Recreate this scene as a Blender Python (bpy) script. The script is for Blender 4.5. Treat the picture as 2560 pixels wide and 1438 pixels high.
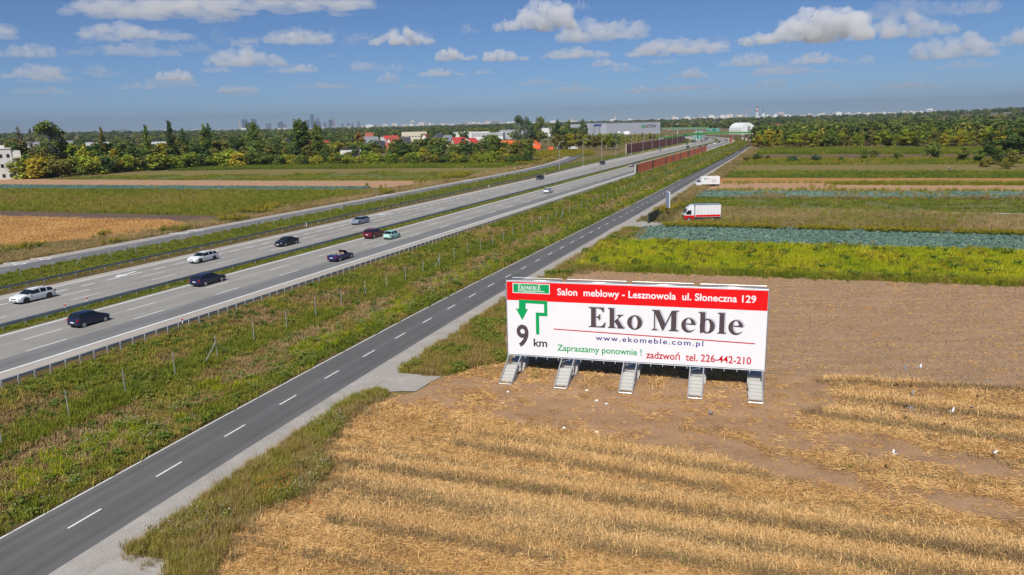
import bpy, bmesh, math, random
import numpy as np
from mathutils import Vector, Matrix, noise
from mathutils.geometry import tessellate_polygon

SC = bpy.context.scene
COL = SC.collection
for _o in list(bpy.data.objects):
    bpy.data.objects.remove(_o)
R = math.radians
random.seed(7)
RNG = np.random.default_rng(7)

# ------------------------------------------------------------------ camera
CAM_H = 20.4
PITCH, ROLL, FPX = R(12.6), R(1.4), 1820.0          # focal length in pixels of the 2560 px wide photograph
FWD = np.array([0.0, math.cos(PITCH), -math.sin(PITCH)])
_r0 = np.array([1.0, 0, 0]); _u0 = np.cross(_r0, FWD)
RT = _r0 * math.cos(ROLL) - _u0 * math.sin(ROLL)
UP = _r0 * math.sin(ROLL) + _u0 * math.cos(ROLL)
cam = bpy.data.cameras.new('camera')
cam.sensor_fit = 'HORIZONTAL'; cam.sensor_width = 36.0; cam.lens = FPX / 2560 * 36.0
cam.clip_start = 0.5; cam.clip_end = 60000
cam_o = bpy.data.objects.new('camera', cam); COL.objects.link(cam_o)
_m = Matrix.Identity(4)
for i in range(3):
    _m[i][0], _m[i][1], _m[i][2] = RT[i], UP[i], -FWD[i]
_m[2][3] = CAM_H
cam_o.matrix_world = _m
SC.camera = cam_o

# ------------------------------------------------------------------ sky, sun, exposure
SUN_AZ, SUN_EL = R(194), R(50)
W = bpy.data.worlds.new('World'); SC.world = W; W.use_nodes = True
_nt = W.node_tree
_sky = _nt.nodes.new('ShaderNodeTexSky'); _sky.sky_type = 'NISHITA'; _sky.sun_disc = False
_sky.sun_elevation = SUN_EL; _sky.sun_rotation = SUN_AZ
_sky.altitude = 3000; _sky.air_density = 1.0; _sky.dust_density = 0.0; _sky.ozone_density = 10.0
_bg = _nt.nodes['Background']; _bg.inputs[1].default_value = 0.068
_nt.links.new(_sky.outputs[0], _bg.inputs[0])
sun = bpy.data.lights.new('sun', 'SUN'); sun.energy = 4.2; sun.angle = R(0.53); sun.color = (1.0, 0.955, 0.885)
sun_o = bpy.data.objects.new('sun', sun); COL.objects.link(sun_o)
SUN_DIR = Vector((math.sin(SUN_AZ) * math.cos(SUN_EL), math.cos(SUN_AZ) * math.cos(SUN_EL), math.sin(SUN_EL)))
sun_o.rotation_euler = SUN_DIR.to_track_quat('Z', 'Y').to_euler()
SC.view_settings.view_transform = 'Standard'; SC.view_settings.look = 'None'
SC.view_settings.exposure = 0.3; SC.view_settings.gamma = 1.0; SC.view_settings.use_curve_mapping = False
SC.render.engine = 'CYCLES'
cy = SC.cycles
cy.use_denoising = True
cy.max_bounces = 6; cy.diffuse_bounces = 2; cy.glossy_bounces = 2; cy.transmission_bounces = 3
cy.transparent_max_bounces = 8; cy.volume_bounces = 5
cy.use_adaptive_sampling = True; cy.adaptive_threshold = 0.02
cy.caustics_reflective = False; cy.caustics_refractive = False

# ------------------------------------------------------------------ mapping helpers
TH = R(22.0)
UU = np.array([math.sin(TH), math.cos(TH)])          # along the motorway
NN = np.array([math.cos(TH), -math.sin(TH)])         # to its right

def ray(x, y):
    return FWD + RT * ((x - 1280) / FPX) + UP * ((719 - y) / FPX)

def G(x, y, z=0.0):
    """ground point (at height z) that the photograph shows at pixel x, y"""
    d = ray(x, y); t = (z - CAM_H) / d[2]
    return (d[0] * t, d[1] * t, z)

def AT(x, y, dist):
    """point at pixel x, y at a horizontal distance from the camera"""
    d = ray(x, y); t = dist / math.hypot(d[0], d[1])
    return (d[0] * t, d[1] * t, CAM_H + d[2] * t)

def ST(s, t, z=0.0):
    return (s * UU[0] + t * NN[0], s * UU[1] + t * NN[1], z)

def toST(p):
    return (p[0] * UU[0] + p[1] * UU[1], p[0] * NN[0] + p[1] * NN[1])

def hw_off(s):                                       # the motorway bends left far away
    return 0.0 if s < 640 else -((s - 640) ** 2) / 1500.0

def HW(s, t, z=0.0):
    return ST(s, t + hw_off(s), z)

_cs = [-40, 0, 24.6, 36.6, 48.7, 66.7, 85, 121, 163, 194, 300, 434, 602, 680, 760, 900]
_ct = [-32.0, -34.2, -35.32, -35.91, -36.4, -36.95, -37.31, -37.35, -37.4, -37.6, -38.7, -40.0, -43.5, -46.2, -49.5, -55]
def srv_c(s):                                        # centre of the local road
    return float(np.interp(s, _cs, _ct))
def SV(s, off, z=0.0):
    return ST(s, srv_c(s) + off, z)

def pix_x(p):
    v = np.array([p[0], p[1], -CAM_H + 4.0]); return 1280 + FPX * (v @ RT) / max(v @ FWD, 1e-3)

def TZ(x, y):
    """the plain swells into low ridges a few kilometres out"""
    d = math.hypot(x, y)
    if d < 1500: return 0.0
    a = math.degrees(math.atan2(x, y))
    A = float(np.interp(a, [-180, -60, -35, -28, -22, -13, 0, 10, 20, 27, 31, 35, 40, 60, 180], [12, 18, 18, 14, 8, 5, 6, 7, 8, 8, 14, 22, 26, 26, 12]))
    k = min((d - 1500) / 1700, 1.0); return A * k * k * (3 - 2 * k)

def lin(r, g, b, k=1.0):
    f = lambda c: ((c / 255) / 12.92 if c / 255 <= 0.04045 else ((c / 255 + 0.055) / 1.055) ** 2.4)
    return (min(f(r) * k, 1), min(f(g) * k, 1), min(f(b) * k, 1))

# ------------------------------------------------------------------ object helpers
def mesh(name, verts, faces, mats=None, smooth=False, uv=None, fm=None):
    me = bpy.data.meshes.new(name)
    me.from_pydata([tuple(v) for v in verts], [], [tuple(f) for f in faces])
    if uv is not None:
        l = me.uv_layers.new(name='UVMap')
        vi = np.empty(len(me.loops), dtype=np.int32); me.loops.foreach_get('vertex_index', vi)
        l.data.foreach_set('uv', np.asarray(uv, dtype=np.float32)[vi].ravel())
    if mats is not None:
        for m in (mats if isinstance(mats, (list, tuple)) else [mats]):
            me.materials.append(m)
    if fm is not None:
        me.polygons.foreach_set('material_index', np.asarray(fm, dtype=np.int32))
    if smooth:
        me.polygons.foreach_set('use_smooth', np.ones(len(me.polygons), dtype=bool))
    me.update()
    return me

def link(name, me, parent=None, loc=None, rot=None):
    o = bpy.data.objects.new(name, me); COL.objects.link(o)
    if parent is not None: o.parent = parent
    if loc is not None: o.location = loc
    if rot is not None: o.rotation_euler = rot
    return o

def tag(o, label, cat, group=None):
    o['label'] = label; o['category'] = cat
    if group: o['group'] = group
    return o

def thing(name, label, cat, loc=(0, 0, 0), rz=0.0, group=None):
    o = link(name, None, None, loc, (0, 0, rz))
    o.empty_display_size = 0.2
    return tag(o, label, cat, group)

def struct(name, me, parent=None, kind='structure', label=None):
    o = link(name, me, parent)
    if parent is None: o['kind'] = kind
    if label: o['label'] = label
    return o

def dup(root, name=None, parent=None):
    """copy of a thing with copies of its parts and sub-parts (mesh data shared)"""
    c = root.copy(); COL.objects.link(c); c.parent = parent
    for ch in list(root.children):
        dup(ch, None, c)
    return c

class MB:
    """collects boxes, tubes and loops; build() links them as ONE mesh object"""
    def __init__(self): self.v = []; self.f = []
    def add(self, v, f):
        n = len(self.v); self.v += [tuple(p) for p in v]; self.f += [tuple(i + n for i in q) for q in f]; return self
    def box(self, c, s, rz=0.0, M=None):
        hx, hy, hz = s[0] / 2, s[1] / 2, s[2] / 2
        pts = [(sx * hx, sy * hy, sz * hz) for sz in (-1, 1) for sx, sy in ((-1, -1), (1, -1), (1, 1), (-1, 1))]
        ca, sa = math.cos(rz), math.sin(rz)
        pts = [(c[0] + x * ca - y * sa, c[1] + x * sa + y * ca, c[2] + z) for x, y, z in pts]
        if M is not None: pts = [tuple(M @ Vector(p)) for p in pts]
        return self.add(pts, [(0, 3, 2, 1), (4, 5, 6, 7), (0, 1, 5, 4), (1, 2, 6, 5), (2, 3, 7, 6), (3, 0, 4, 7)])
    def tube(self, a, b, r, n=6, r2=None, cap=True):
        a, b = Vector(a), Vector(b); d = (b - a)
        if d.length < 1e-6: return self
        q = d.to_track_quat('Z', 'Y'); r2 = r if r2 is None else r2
        v = []
        for c, rr in ((a, r), (b, r2)):
            for k in range(n):
                an = 2 * math.pi * k / n
                v.append(c + q @ Vector((math.cos(an) * rr, math.sin(an) * rr, 0)))
        f = [(k, (k + 1) % n, n + (k + 1) % n, n + k) for k in range(n)]
        if cap: f += [tuple(reversed(range(n))), tuple(range(n, 2 * n))]
        return self.add(v, f)
    def path(self, pts, r, n=6):
        for a, b in zip(pts[:-1], pts[1:]): self.tube(a, b, r, n)
        return self
    def quad(self, a, b, c, d): return self.add([a, b, c, d], [(0, 1, 2, 3)])
    def prism(self, poly, axis_a, axis_b, depth_vec, org=(0, 0, 0)):
        """2-D polygon extruded along depth_vec"""
        A, B, D, O = Vector(axis_a), Vector(axis_b), Vector(depth_vec), Vector(org)
        n = len(poly)
        v = [O + A * p[0] + B * p[1] for p in poly] + [O + A * p[0] + B * p[1] + D for p in poly]
        tr = tessellate_polygon([[Vector((p[0], p[1], 0)) for p in poly]])
        f = [tuple(t) for t in tr] + [tuple(n + i for i in reversed(t)) for t in tr]
        f += [(k, (k + 1) % n, n + (k + 1) % n, n + k) for k in range(n)]
        return self.add(v, f)
    def mesh(self, name, mat, smooth=False):
        me = mesh(name, self.v, self.f, mat, smooth)
        bm = bmesh.new(); bm.from_mesh(me); bmesh.ops.recalc_face_normals(bm, faces=bm.faces); bm.to_mesh(me); bm.free()
        return me
    def build(self, name, mat, parent=None, smooth=False, loc=None):
        return link(name, self.mesh(name, mat, smooth), parent, loc)

# ------------------------------------------------------------------ materials
def new_mat(name):
    m = bpy.data.materials.new(name); m.use_nodes = True
    nt = m.node_tree
    return m, nt, nt.nodes['Principled BSDF']

def N(nt, kind, **kw):
    n = nt.nodes.new('ShaderNode' + kind)
    for k, v in kw.items():
        if k.startswith('i_'):
            key = k[2:].replace('_', ' ')
            n.inputs[int(key) if key.isdigit() else key].default_value = v
        else: setattr(n, k, v)
    return n

def ramp(nt, stops, interp='LINEAR'):
    r = nt.nodes.new('ShaderNodeValToRGB'); r.color_ramp.interpolation = interp
    e = r.color_ramp.elements
    while len(e) > 1: e.remove(e[-1])
    e[0].position = stops[0][0]; e[0].color = (*stops[0][1], 1)
    for p, c in stops[1:]:
        x = e.new(p); x.color = (*c, 1)
    return r

def mixc(nt, a, b, fac, mode='MIX'):
    m = nt.nodes.new('ShaderNodeMix'); m.data_type = 'RGBA'; m.blend_type = mode
    for sock, val in ((m.inputs[0], fac), (m.inputs[6], a), (m.inputs[7], b)):
        if hasattr(val, 'links') or hasattr(val, 'is_linked'): nt.links.new(val, sock)
        elif isinstance(val, (int, float)): sock.default_value = val
        else: sock.default_value = (*val, 1)
    return m.outputs[2]

def coords(nt, scale=(1, 1, 1), kind='Object', rz=0.0):
    tc = nt.nodes.new('ShaderNodeTexCoord'); mp = nt.nodes.new('ShaderNodeMapping')
    mp.inputs['Scale'].default_value = scale; mp.inputs['Rotation'].default_value = (0, 0, rz)
    nt.links.new(tc.outputs[kind], mp.inputs[0]); return mp.outputs[0]

def plain(name, col, rough=0.6, metal=0.0, var=0.08, scale=3.0, spec=0.4, coat=0.0, bump=0.0, dirt=None):
    """painted / solid surface with a little tonal wear"""
    m, nt, b = new_mat(name)
    vec = coords(nt)
    nz = N(nt, 'TexNoise', i_Scale=scale, i_Detail=5.0, i_Roughness=0.6); nt.links.new(vec, nz.inputs['Vector'])
    rp = ramp(nt, [(0.3, tuple(c * (1 - var) for c in col)), (0.7, tuple(min(c * (1 + var), 1) for c in col))])
    nt.links.new(nz.outputs['Fac'], rp.inputs[0])
    out = rp.outputs[0]
    if dirt:
        n2 = N(nt, 'TexNoise', i_Scale=scale * 0.35, i_Detail=8.0, i_Roughness=0.75); nt.links.new(vec, n2.inputs['Vector'])
        mr = N(nt, 'MapRange'); mr.inputs[1].default_value = 0.5; mr.inputs[2].default_value = 0.72; mr.inputs[4].default_value = dirt[1]
        nt.links.new(n2.outputs['Fac'], mr.inputs[0])
        out = mixc(nt, out, dirt[0], mr.outputs[0])
    nt.links.new(out, b.inputs['Base Color'])
    b.inputs['Roughness'].default_value = rough; b.inputs['Metallic'].default_value = metal
    b.inputs['Specular IOR Level'].default_value = spec
    if coat: b.inputs['Coat Weight'].default_value = coat; b.inputs['Coat Roughness'].default_value = 0.05
    if bump:
        bp = N(nt, 'Bump', i_Strength=bump, i_Distance=0.02); nt.links.new(nz.outputs['Fac'], bp.inputs['Height'])
        nt.links.new(bp.outputs[0], b.inputs['Normal'])
    return m

def tufty(name, stops, rough=0.8, transl=0.25):
    """plant material: colour picked by the tint each clump carries"""
    m, nt, b = new_mat(name)
    at = N(nt, 'Attribute', attribute_type='INSTANCER', attribute_name='tint')
    rp = ramp(nt, stops); nt.links.new(at.outputs['Fac'], rp.inputs[0])
    a2 = N(nt, 'Attribute', attribute_name='var')
    mr = N(nt, 'MapRange'); mr.inputs[3].default_value = 0.7; mr.inputs[4].default_value = 1.3
    nt.links.new(a2.outputs['Fac'], mr.inputs[0])
    hs = N(nt, 'HueSaturation'); nt.links.new(rp.outputs[0], hs.inputs['Color']); nt.links.new(mr.outputs[0], hs.inputs['Value'])
    nt.links.new(hs.outputs[0], b.inputs['Base Color'])
    b.inputs['Roughness'].default_value = rough; b.inputs['Specular IOR Level'].default_value = 0.2
    tr = N(nt, 'BsdfTranslucent'); nt.links.new(hs.outputs[0], tr.inputs[0])
    mx = N(nt, 'MixShader'); mx.inputs[0].default_value = transl
    nt.links.new(b.outputs[0], mx.inputs[1]); nt.links.new(tr.outputs[0], mx.inputs[2])
    nt.links.new(mx.outputs[0], nt.nodes['Material Output'].inputs[0])
    return m

def leafy(name, hue_var=0.03):
    """tree foliage: species colour from the object's colour, varied leaf clump by leaf clump"""
    m, nt, b = new_mat(name)
    oi = N(nt, 'ObjectInfo')
    a2 = N(nt, 'Attribute', attribute_name='var')
    v = N(nt, 'MapRange'); v.inputs[3].default_value = 0.55; v.inputs[4].default_value = 1.5
    nt.links.new(a2.outputs['Fac'], v.inputs[0])
    h = N(nt, 'MapRange'); h.inputs[3].default_value = 0.5 - hue_var; h.inputs[4].default_value = 0.5 + hue_var
    nt.links.new(a2.outputs['Fac'], h.inputs[0])
    hs = N(nt, 'HueSaturation'); nt.links.new(oi.outputs['Color'], hs.inputs['Color'])
    nt.links.new(v.outputs[0], hs.inputs['Value']); nt.links.new(h.outputs[0], hs.inputs['Hue'])
    nt.links.new(hs.outputs[0], b.inputs['Base Color'])
    b.inputs['Roughness'].default_value = 0.65; b.inputs['Specular IOR Level'].default_value = 0.25
    tr = N(nt, 'BsdfTranslucent'); nt.links.new(hs.outputs[0], tr.inputs[0])
    mx = N(nt, 'MixShader'); mx.inputs[0].default_value = 0.25
    nt.links.new(b.outputs[0], mx.inputs[1]); nt.links.new(tr.outputs[0], mx.inputs[2])
    nt.links.new(mx.outputs[0], nt.nodes['Material Output'].inputs[0])
    return m

def ground_mat(name, c1, c2, scale=0.6, c3=None, fine=18.0, stretch=(1, 1, 1), rz=0.0, bump=0.6, mid=0.5, width=0.12, rough=0.95):
    """earth / field surface: two tones in patches, a fine grain, optional third tone in speckles"""
    m, nt, b = new_mat(name)
    vec = coords(nt, stretch, 'Object', rz)
    n1 = N(nt, 'TexNoise', i_Scale=scale, i_Detail=7.0, i_Roughness=0.68); nt.links.new(vec, n1.inputs['Vector'])
    r1 = ramp(nt, [(mid - width, c1), (mid + width, c2)]); nt.links.new(n1.outputs['Fac'], r1.inputs[0])
    n2 = N(nt, 'TexNoise', i_Scale=fine * scale, i_Detail=4.0, i_Roughness=0.7); nt.links.new(vec, n2.inputs['Vector'])
    r2 = ramp(nt, [(0.25, (0.62,) * 3), (0.75, (1.38,) * 3)]); nt.links.new(n2.outputs['Fac'], r2.inputs[0])
    out = mixc(nt, r1.outputs[0], r2.outputs[0], 1.0, 'MULTIPLY')
    if c3:
        n3 = N(nt, 'TexNoise', i_Scale=fine * scale * 0.55, i_Detail=3.0); nt.links.new(vec, n3.inputs['Vector'])
        r3 = ramp(nt, [(0.55, (0, 0, 0)), (0.63, (1, 1, 1))]); nt.links.new(n3.outputs['Fac'], r3.inputs[0])
        out = mixc(nt, out, c3, r3.outputs[0])
    nt.links.new(out, b.inputs['Base Color'])
    b.inputs['Roughness'].default_value = rough; b.inputs['Specular IOR Level'].default_value = 0.15
    bp = N(nt, 'Bump', i_Strength=bump, i_Distance=0.12); nt.links.new(n2.outputs['Fac'], bp.inputs['Height'])
    nt.links.new(bp.outputs[0], b.inputs['Normal'])
    return m
# ================================================================== SETTING
def road_mat(name, col, v0, v1, prof, streak=0.10, grain=0.10, joint=None, patch=0.08):
    """carriageway: UV is metres (along, across); prof = wear across the width"""
    m, nt, b = new_mat(name)
    uv = N(nt, 'UVMap'); sp = N(nt, 'SeparateXYZ'); nt.links.new(uv.outputs[0], sp.inputs[0])
    mr = N(nt, 'MapRange'); mr.inputs[1].default_value = v0; mr.inputs[2].default_value = v1
    nt.links.new(sp.outputs[1], mr.inputs[0])
    rp = ramp(nt, [((p - v0) / (v1 - v0), tuple(c * k for c in (kc if isinstance(kc, tuple) else col))) for p, k, kc in
                   [(q + (col,)) if len(q) == 2 else q for q in prof]])
    nt.links.new(mr.outputs[0], rp.inputs[0])
    out = rp.outputs[0]
    def nz(su, sv, lo, hi, det=3.0, a=0.3, c=0.7):
        mp = N(nt, 'Mapping'); mp.inputs['Scale'].default_value = (su, sv, 1); nt.links.new(uv.outputs[0], mp.inputs[0])
        n = N(nt, 'TexNoise', i_Scale=1.0, i_Detail=det, i_Roughness=0.65); nt.links.new(mp.outputs[0], n.inputs['Vector'])
        r = ramp(nt, [(a, (lo,) * 3), (c, (hi,) * 3)]); nt.links.new(n.outputs['Fac'], r.inputs[0]); return n, r.outputs[0]
    _, k = nz(0.012, 1.3, 1 - streak, 1 + streak); out = mixc(nt, out, k, 1.0, 'MULTIPLY')
    _, k = nz(0.12, 0.22, 1 - patch, 1 + patch, 6.0); out = mixc(nt, out, k, 1.0, 'MULTIPLY')
    g, k = nz(14, 14, 1 - grain, 1 + grain, 4.0); out = mixc(nt, out, k, 1.0, 'MULTIPLY')
    if joint:
        w = N(nt, 'Math', operation='PINGPONG'); w.inputs[1].default_value = joint / 2
        nt.links.new(sp.outputs[0], w.inputs[0])
        c = N(nt, 'Math', operation='LESS_THAN'); c.inputs[1].default_value = 0.03; nt.links.new(w.outputs[0], c.inputs[0])
        k2 = N(nt, 'Math', operation='MULTIPLY'); k2.inputs[1].default_value = 0.35; nt.links.new(c.outputs[0], k2.inputs[0])
        out = mixc(nt, out, tuple(x * 0.4 for x in col), k2.outputs[0])
    nt.links.new(out, b.inputs['Base Color'])
    b.inputs['Roughness'].default_value = 0.85; b.inputs['Specular IOR Level'].default_value = 0.25
    bp = N(nt, 'Bump', i_Strength=0.25, i_Distance=0.01); nt.links.new(g.outputs['Fac'], bp.inputs['Height']); nt.links.new(bp.outputs[0], b.inputs['Normal'])
    return m

def srange(a, b):
    s = a; out = []
    while s < b:
        out.append(s); s += 1.0 if s < 130 else (3.0 if s < 350 else 8.0)
    return out + [b]

def strip(fn, prof, ss, amp=0.0, wob=0.0, seed=0.0):
    """cross-section prof [(t, z), ...] swept along; returns verts, faces, uv"""
    v, uv = [], []
    for s in ss:
        for k, (t, z) in enumerate(prof):
            inner = 0 < k < len(prof) - 1
            dz = amp * noise.noise((s * 0.35, t * 0.4, seed)) if inner else 0.0
            dt = wob * noise.noise((s * 0.25, k * 7.3, seed + 5)) if not inner else 0.0
            v.append(fn(s, t + dt, z + dz)); uv.append((s, t))
    n = len(prof)
    f = [(i * n + k, i * n + k + 1, (i + 1) * n + k + 1, (i + 1) * n + k) for i in range(len(ss) - 1) for k in range(n - 1)]
    a, b_, c = np.array(v[0]), np.array(v[1]), np.array(v[n])
    if np.cross(b_ - a, c - a)[2] < 0: f = [tuple(reversed(q)) for q in f]
    return v, f, uv

M_ground = ground_mat('meadow_earth', lin(112, 104, 62, .75), lin(146, 124, 80, .8), 0.05, lin(84, 92, 44, .7), 30)
M_asph = road_mat('local_asphalt', (0.118, 0.117, 0.115), -2.8, 2.8,
                  [(-2.8, 1.12), (-2.3, 1.05), (-1.9, .88), (-1.4, 1.02), (-.8, .92), (0, 1.1), (.8, .9), (1.4, 1.04), (1.9, .86), (2.3, 1.02), (2.8, 1.15)], .13, .15, patch=.13)
M_asphL = road_mat('left_asphalt', (0.155, 0.155, 0.16), -117.1, -111.2, [(-117.1, 1.1), (-114.2, .95), (-111.2, 1.1)], .08, .1)
_cc = (0.285, 0.273, 0.248); _dk = (0.185, 0.187, 0.182); _sh = (0.37, 0.34, 0.295)
M_hwR = road_mat('concrete_carriageway', _cc, -73.7, -58.9,
                 [(-73.7, .95), (-72.8, 1.0), (-71.6, .93), (-70.2, .98), (-69.4, 1.06), (-68.4, .95), (-66.6, .96), (-65.5, 1.0), (-64.9, 1.0, _dk), (-63.6, .92, _dk), (-62.3, .98, _dk), (-61.7, 1.0, _dk), (-61.4, 1.0, _sh), (-58.9, 1.02, _sh)],
                 .11, .1, 5.0, .11)
M_hwL = road_mat('concrete_carriageway_far', _cc, -103.5, -76.9,
                 [(-103.5, 1.0, _sh), (-90.4, 1.0, _sh), (-90.0, 1.05), (-88.6, .97), (-87.0, 1.06), (-85.6, .86), (-84.2, 1.0), (-82.4, .9), (-80.8, 1.03), (-79, .95), (-76.9, 1.05)], .11, .1, 5.0, .11)
M_mark = plain('road_paint', (0.74, 0.74, 0.72), .6, var=.1, scale=2.5, dirt=((.42, .41, .39), .45))

def paving_mat(name, col):
    m, nt, b = new_mat(name)
    uv = N(nt, 'UVMap')
    br = N(nt, 'TexBrick'); br.inputs['Scale'].default_value = 1.0; br.inputs['Brick Width'].default_value = 0.21; br.inputs['Row Height'].default_value = 0.105
    br.inputs['Mortar Size'].default_value = 0.008; br.inputs['Color1'].default_value = (*[c * 1.05 for c in col], 1); br.inputs['Color2'].default_value = (*[c * .93 for c in col], 1)
    br.inputs['Mortar'].default_value = (*[c * .6 for c in col], 1)
    nt.links.new(uv.outputs[0], br.inputs['Vector'])
    n = N(nt, 'TexNoise', i_Scale=.5, i_Detail=8.0, i_Roughness=.7); nt.links.new(uv.outputs[0], n.inputs['Vector'])
    r = ramp(nt, [(.3, (.8, .79, .77)), (.7, (1.12, 1.12, 1.12))]); nt.links.new(n.outputs['Fac'], r.inputs[0])
    out = mixc(nt, br.outputs['Color'], r.outputs[0], 1.0, 'MULTIPLY')
    nt.links.new(out, b.inputs['Base Color']); b.inputs['Roughness'].default_value = .9
    bp = N(nt, 'Bump', i_Strength=.5, i_Distance=.01, invert=True); nt.links.new(br.outputs['Fac'], bp.inputs['Height']); nt.links.new(bp.outputs[0], b.inputs['Normal'])
    return m
M_pave = paving_mat('block_paving', (.40, .37, .335))

# the ground: one sheet out to the horizon, finer near the camera
_rad = [0, 30, 80, 200, 500, 1200, 1500, 1800, 2150, 2500, 2850, 3200, 5000, 9000, 13000, 18000]
_v, _f = [(0, 0, 0)], []
NA = 72
for r_ in _rad[1:]:
    for k in range(NA):
        a = 2 * math.pi * k / NA
        _v.append((r_ * math.sin(a), r_ * math.cos(a), TZ(r_ * math.sin(a), r_ * math.cos(a))))
_f += [(0, 1 + (k + 1) % NA, 1 + k) for k in range(NA)]
for j in range(len(_rad) - 2):
    b0 = 1 + j * NA; b1 = b0 + NA
    _f += [(b0 + k, b0 + (k + 1) % NA, b1 + (k + 1) % NA, b1 + k) for k in range(NA)]
struct('ground', mesh('ground', _v, _f, M_ground))

# ---- motorway
S0, S1 = -25, 980
ss = srange(S0, S1)
v, f, uv = strip(HW, [(-58.9, 1.18), (-61.4, 1.2), (-67.5, 1.22), (-73.7, 1.2)], ss)
hwR = struct('motorway_carriageway', mesh('motorway_carriageway', v, f, M_hwR, uv=uv), label='near concrete carriageway with three lanes')
def wide(s):                                           # slip lane opens far away on the left carriageway
    return -92.0 - 8.5 * min(max((s - 250) / 200, 0), 1)
v, uv = [], []
for s in ss:
    for t in (-76.9, -84, wide(s)): v.append(HW(s, t, 1.2)); uv.append((s, t))
f = [(i * 3 + k + 1, i * 3 + k, (i + 1) * 3 + k, (i + 1) * 3 + k + 1) for i in range(len(ss) - 1) for k in range(2)]
f = [tuple(reversed(q)) for q in f]
hwL = struct('motorway_carriageway', mesh('motorway_carriageway', v, f, M_hwL, uv=uv), label='far concrete carriageway with four lanes')

M_soilgrass = ground_mat('verge_earth', lin(96, 84, 50, .7), lin(128, 104, 70, .75), .35, lin(78, 92, 36, .8), 16)
M_median = ground_mat('median_turf', lin(88, 108, 40, .8), lin(120, 112, 62, .8), .5, lin(70, 92, 30, .8), 16)
def EZ(t):                                             # height of the bank between local road and motorway
    return float(np.interp(-t, [39.4, 41, 44, 46.5, 48.4, 51, 54, 56.5, 59.0], [.03, .07, .06, .2, .42, .62, .95, 1.12, 1.165]))
BT = [-39.9, -41, -42.5, -44, -46.5, -48.4, -51, -54, -56.5, -59.2]
def bank_fn(s, t, z):
    if t > -40.2: t = srv_c(s) - 2.72                 # meets the local road's edge
    return ST(s, t + hw_off(s) * min(max((-t - 42) / 15, 0), 1), z)
v, f, uv = strip(bank_fn, [(t, EZ(t)) for t in BT], ss, .12, .0)
bank = struct('verge_bank', mesh('verge_bank', v, f, M_soilgrass, uv=uv, smooth=True))
v, f, uv = strip(HW, [(-73.6, 1.17), (-74.5, 1.24), (-75.3, 1.27), (-76.2, 1.24), (-77.0, 1.17)], ss, .04)
struct('median_strip', mesh('median_strip', v, f, M_median, uv=uv, smooth=True))
def LZ(t):
    return float(np.interp(-t, [91.8, 94.5, 97, 101, 104.5, 108, 111.3], [1.16, 1.12, .85, .55, .45, .38, .3]))
v, f, uv = strip(HW, [(t, LZ(t)) for t in (-91.7, -94.5, -97, -101, -104.5, -108, -111.3)], srange(S0, 900), .08)
for k in range(0, len(v), 7):                         # let the slip lane eat into it far away
    pass
struct('verge_bank', mesh('verge_bank', v, f, M_soilgrass, uv=uv, smooth=True))

# ---- local roads
v, f, uv = strip(SV, [(-2.8, .02), (-1.4, .045), (0, .06), (1.4, .045), (2.8, .02)], srange(-40, 780))
road = struct('local_road', mesh('local_road', v, f, M_asph, uv=[(a, b) for a, b in uv]), label='two lane asphalt local road')
v, f, uv = strip(SV, [(2.72, .0), (2.75, .032), (2.95, .05), (5.0, .05), (5.1, .0)], srange(-40, 700), 0, .18, 3)
struct('pavement', mesh('pavement', v, f, M_pave, uv=uv), label='strip of concrete block paving beside the local road')
def LSR(s, t, z=0):                                   # left local road drifts away from the motorway far off
    d = max(s - 270, 0)
    return ST(s, t - d * d / 1500.0, z)
v, f, uv = strip(LSR, [(-111.2, .3), (-114.2, .335), (-117.1, .3)], srange(S0, 470))
roadL = struct('local_road', mesh('local_road', v, f, M_asphL, uv=uv), label='local road beyond the motorway')
v, f, uv = strip(LSR, [(-117.0, .3), (-117.1, .32), (-119.9, .32), (-120.0, .29)], srange(S0, 470), 0, .35, 9)
struct('pavement', mesh('pavement', v, f, M_pave, uv=uv), label='pavement beside the far local road')
v, f, uv = strip(LSR, [(-119.9, .28), (-122.5, .14), (-126, .03)], srange(S0, 470), .04)
M_dry = ground_mat('dry_verge_earth', lin(150, 124, 78, .8), lin(118, 104, 58, .75), .25, lin(168, 142, 96, .8), 18)
struct('verge_bank', mesh('verge_bank', v, f, M_dry, uv=uv, smooth=True))

# ---- painted markings: each dash a piece of its road
def rect_mesh(name, L, w, z=0.0):
    return mesh(name, [(-w / 2, 0, z), (w / 2, 0, z), (w / 2, L, z), (-w / 2, L, z)], [(0, 1, 2, 3)], M_mark)
def mark_line(parent, fn, t, w, z, a, b, name='edge_line'):
    ss_ = srange(a, b); v, f, uv = strip(fn, [(t - w / 2, z), (t + w / 2, z)], ss_)
    return link(name, mesh(name, v, f, M_mark, uv=uv), parent)
def dashes(parent, fn, t, w, L, period, first, last, z):
    me = rect_mesh('lane_dash', L, w)
    s = first
    while s < last:
        p, q = fn(s, t, z), fn(s + L, t, z)
        link('lane_dash', me, parent, p, (0, 0, math.atan2(-(q[0] - p[0]), q[1] - p[1])))
        s += period
mark_line(hwR, HW, -61.55, .30, 1.207, S0, 900)
mark_line(hwR, HW, -73.05, .30, 1.209, S0, 900)
dashes(hwR, HW, -69.4, .15, 4, 11.8, 21.6, 640, 1.224)
dashes(hwR, HW, -65.45, .15, 4, 11.8, 19.1, 640, 1.219)
mark_line(hwL, HW, -90.0, .25, 1.206, S0, 640)
mark_line(hwL, HW, -77.5, .20, 1.206, S0, 900)
dashes(hwL, HW, -86.9, .24, 2, 3.85, 45.9, 420, 1.206)
dashes(hwL, HW, -84.0, .15, 4, 11.8, 36.5, 640, 1.206)
dashes(hwL, HW, -80.7, .15, 4, 11.8, 35.4, 640, 1.206)
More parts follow.
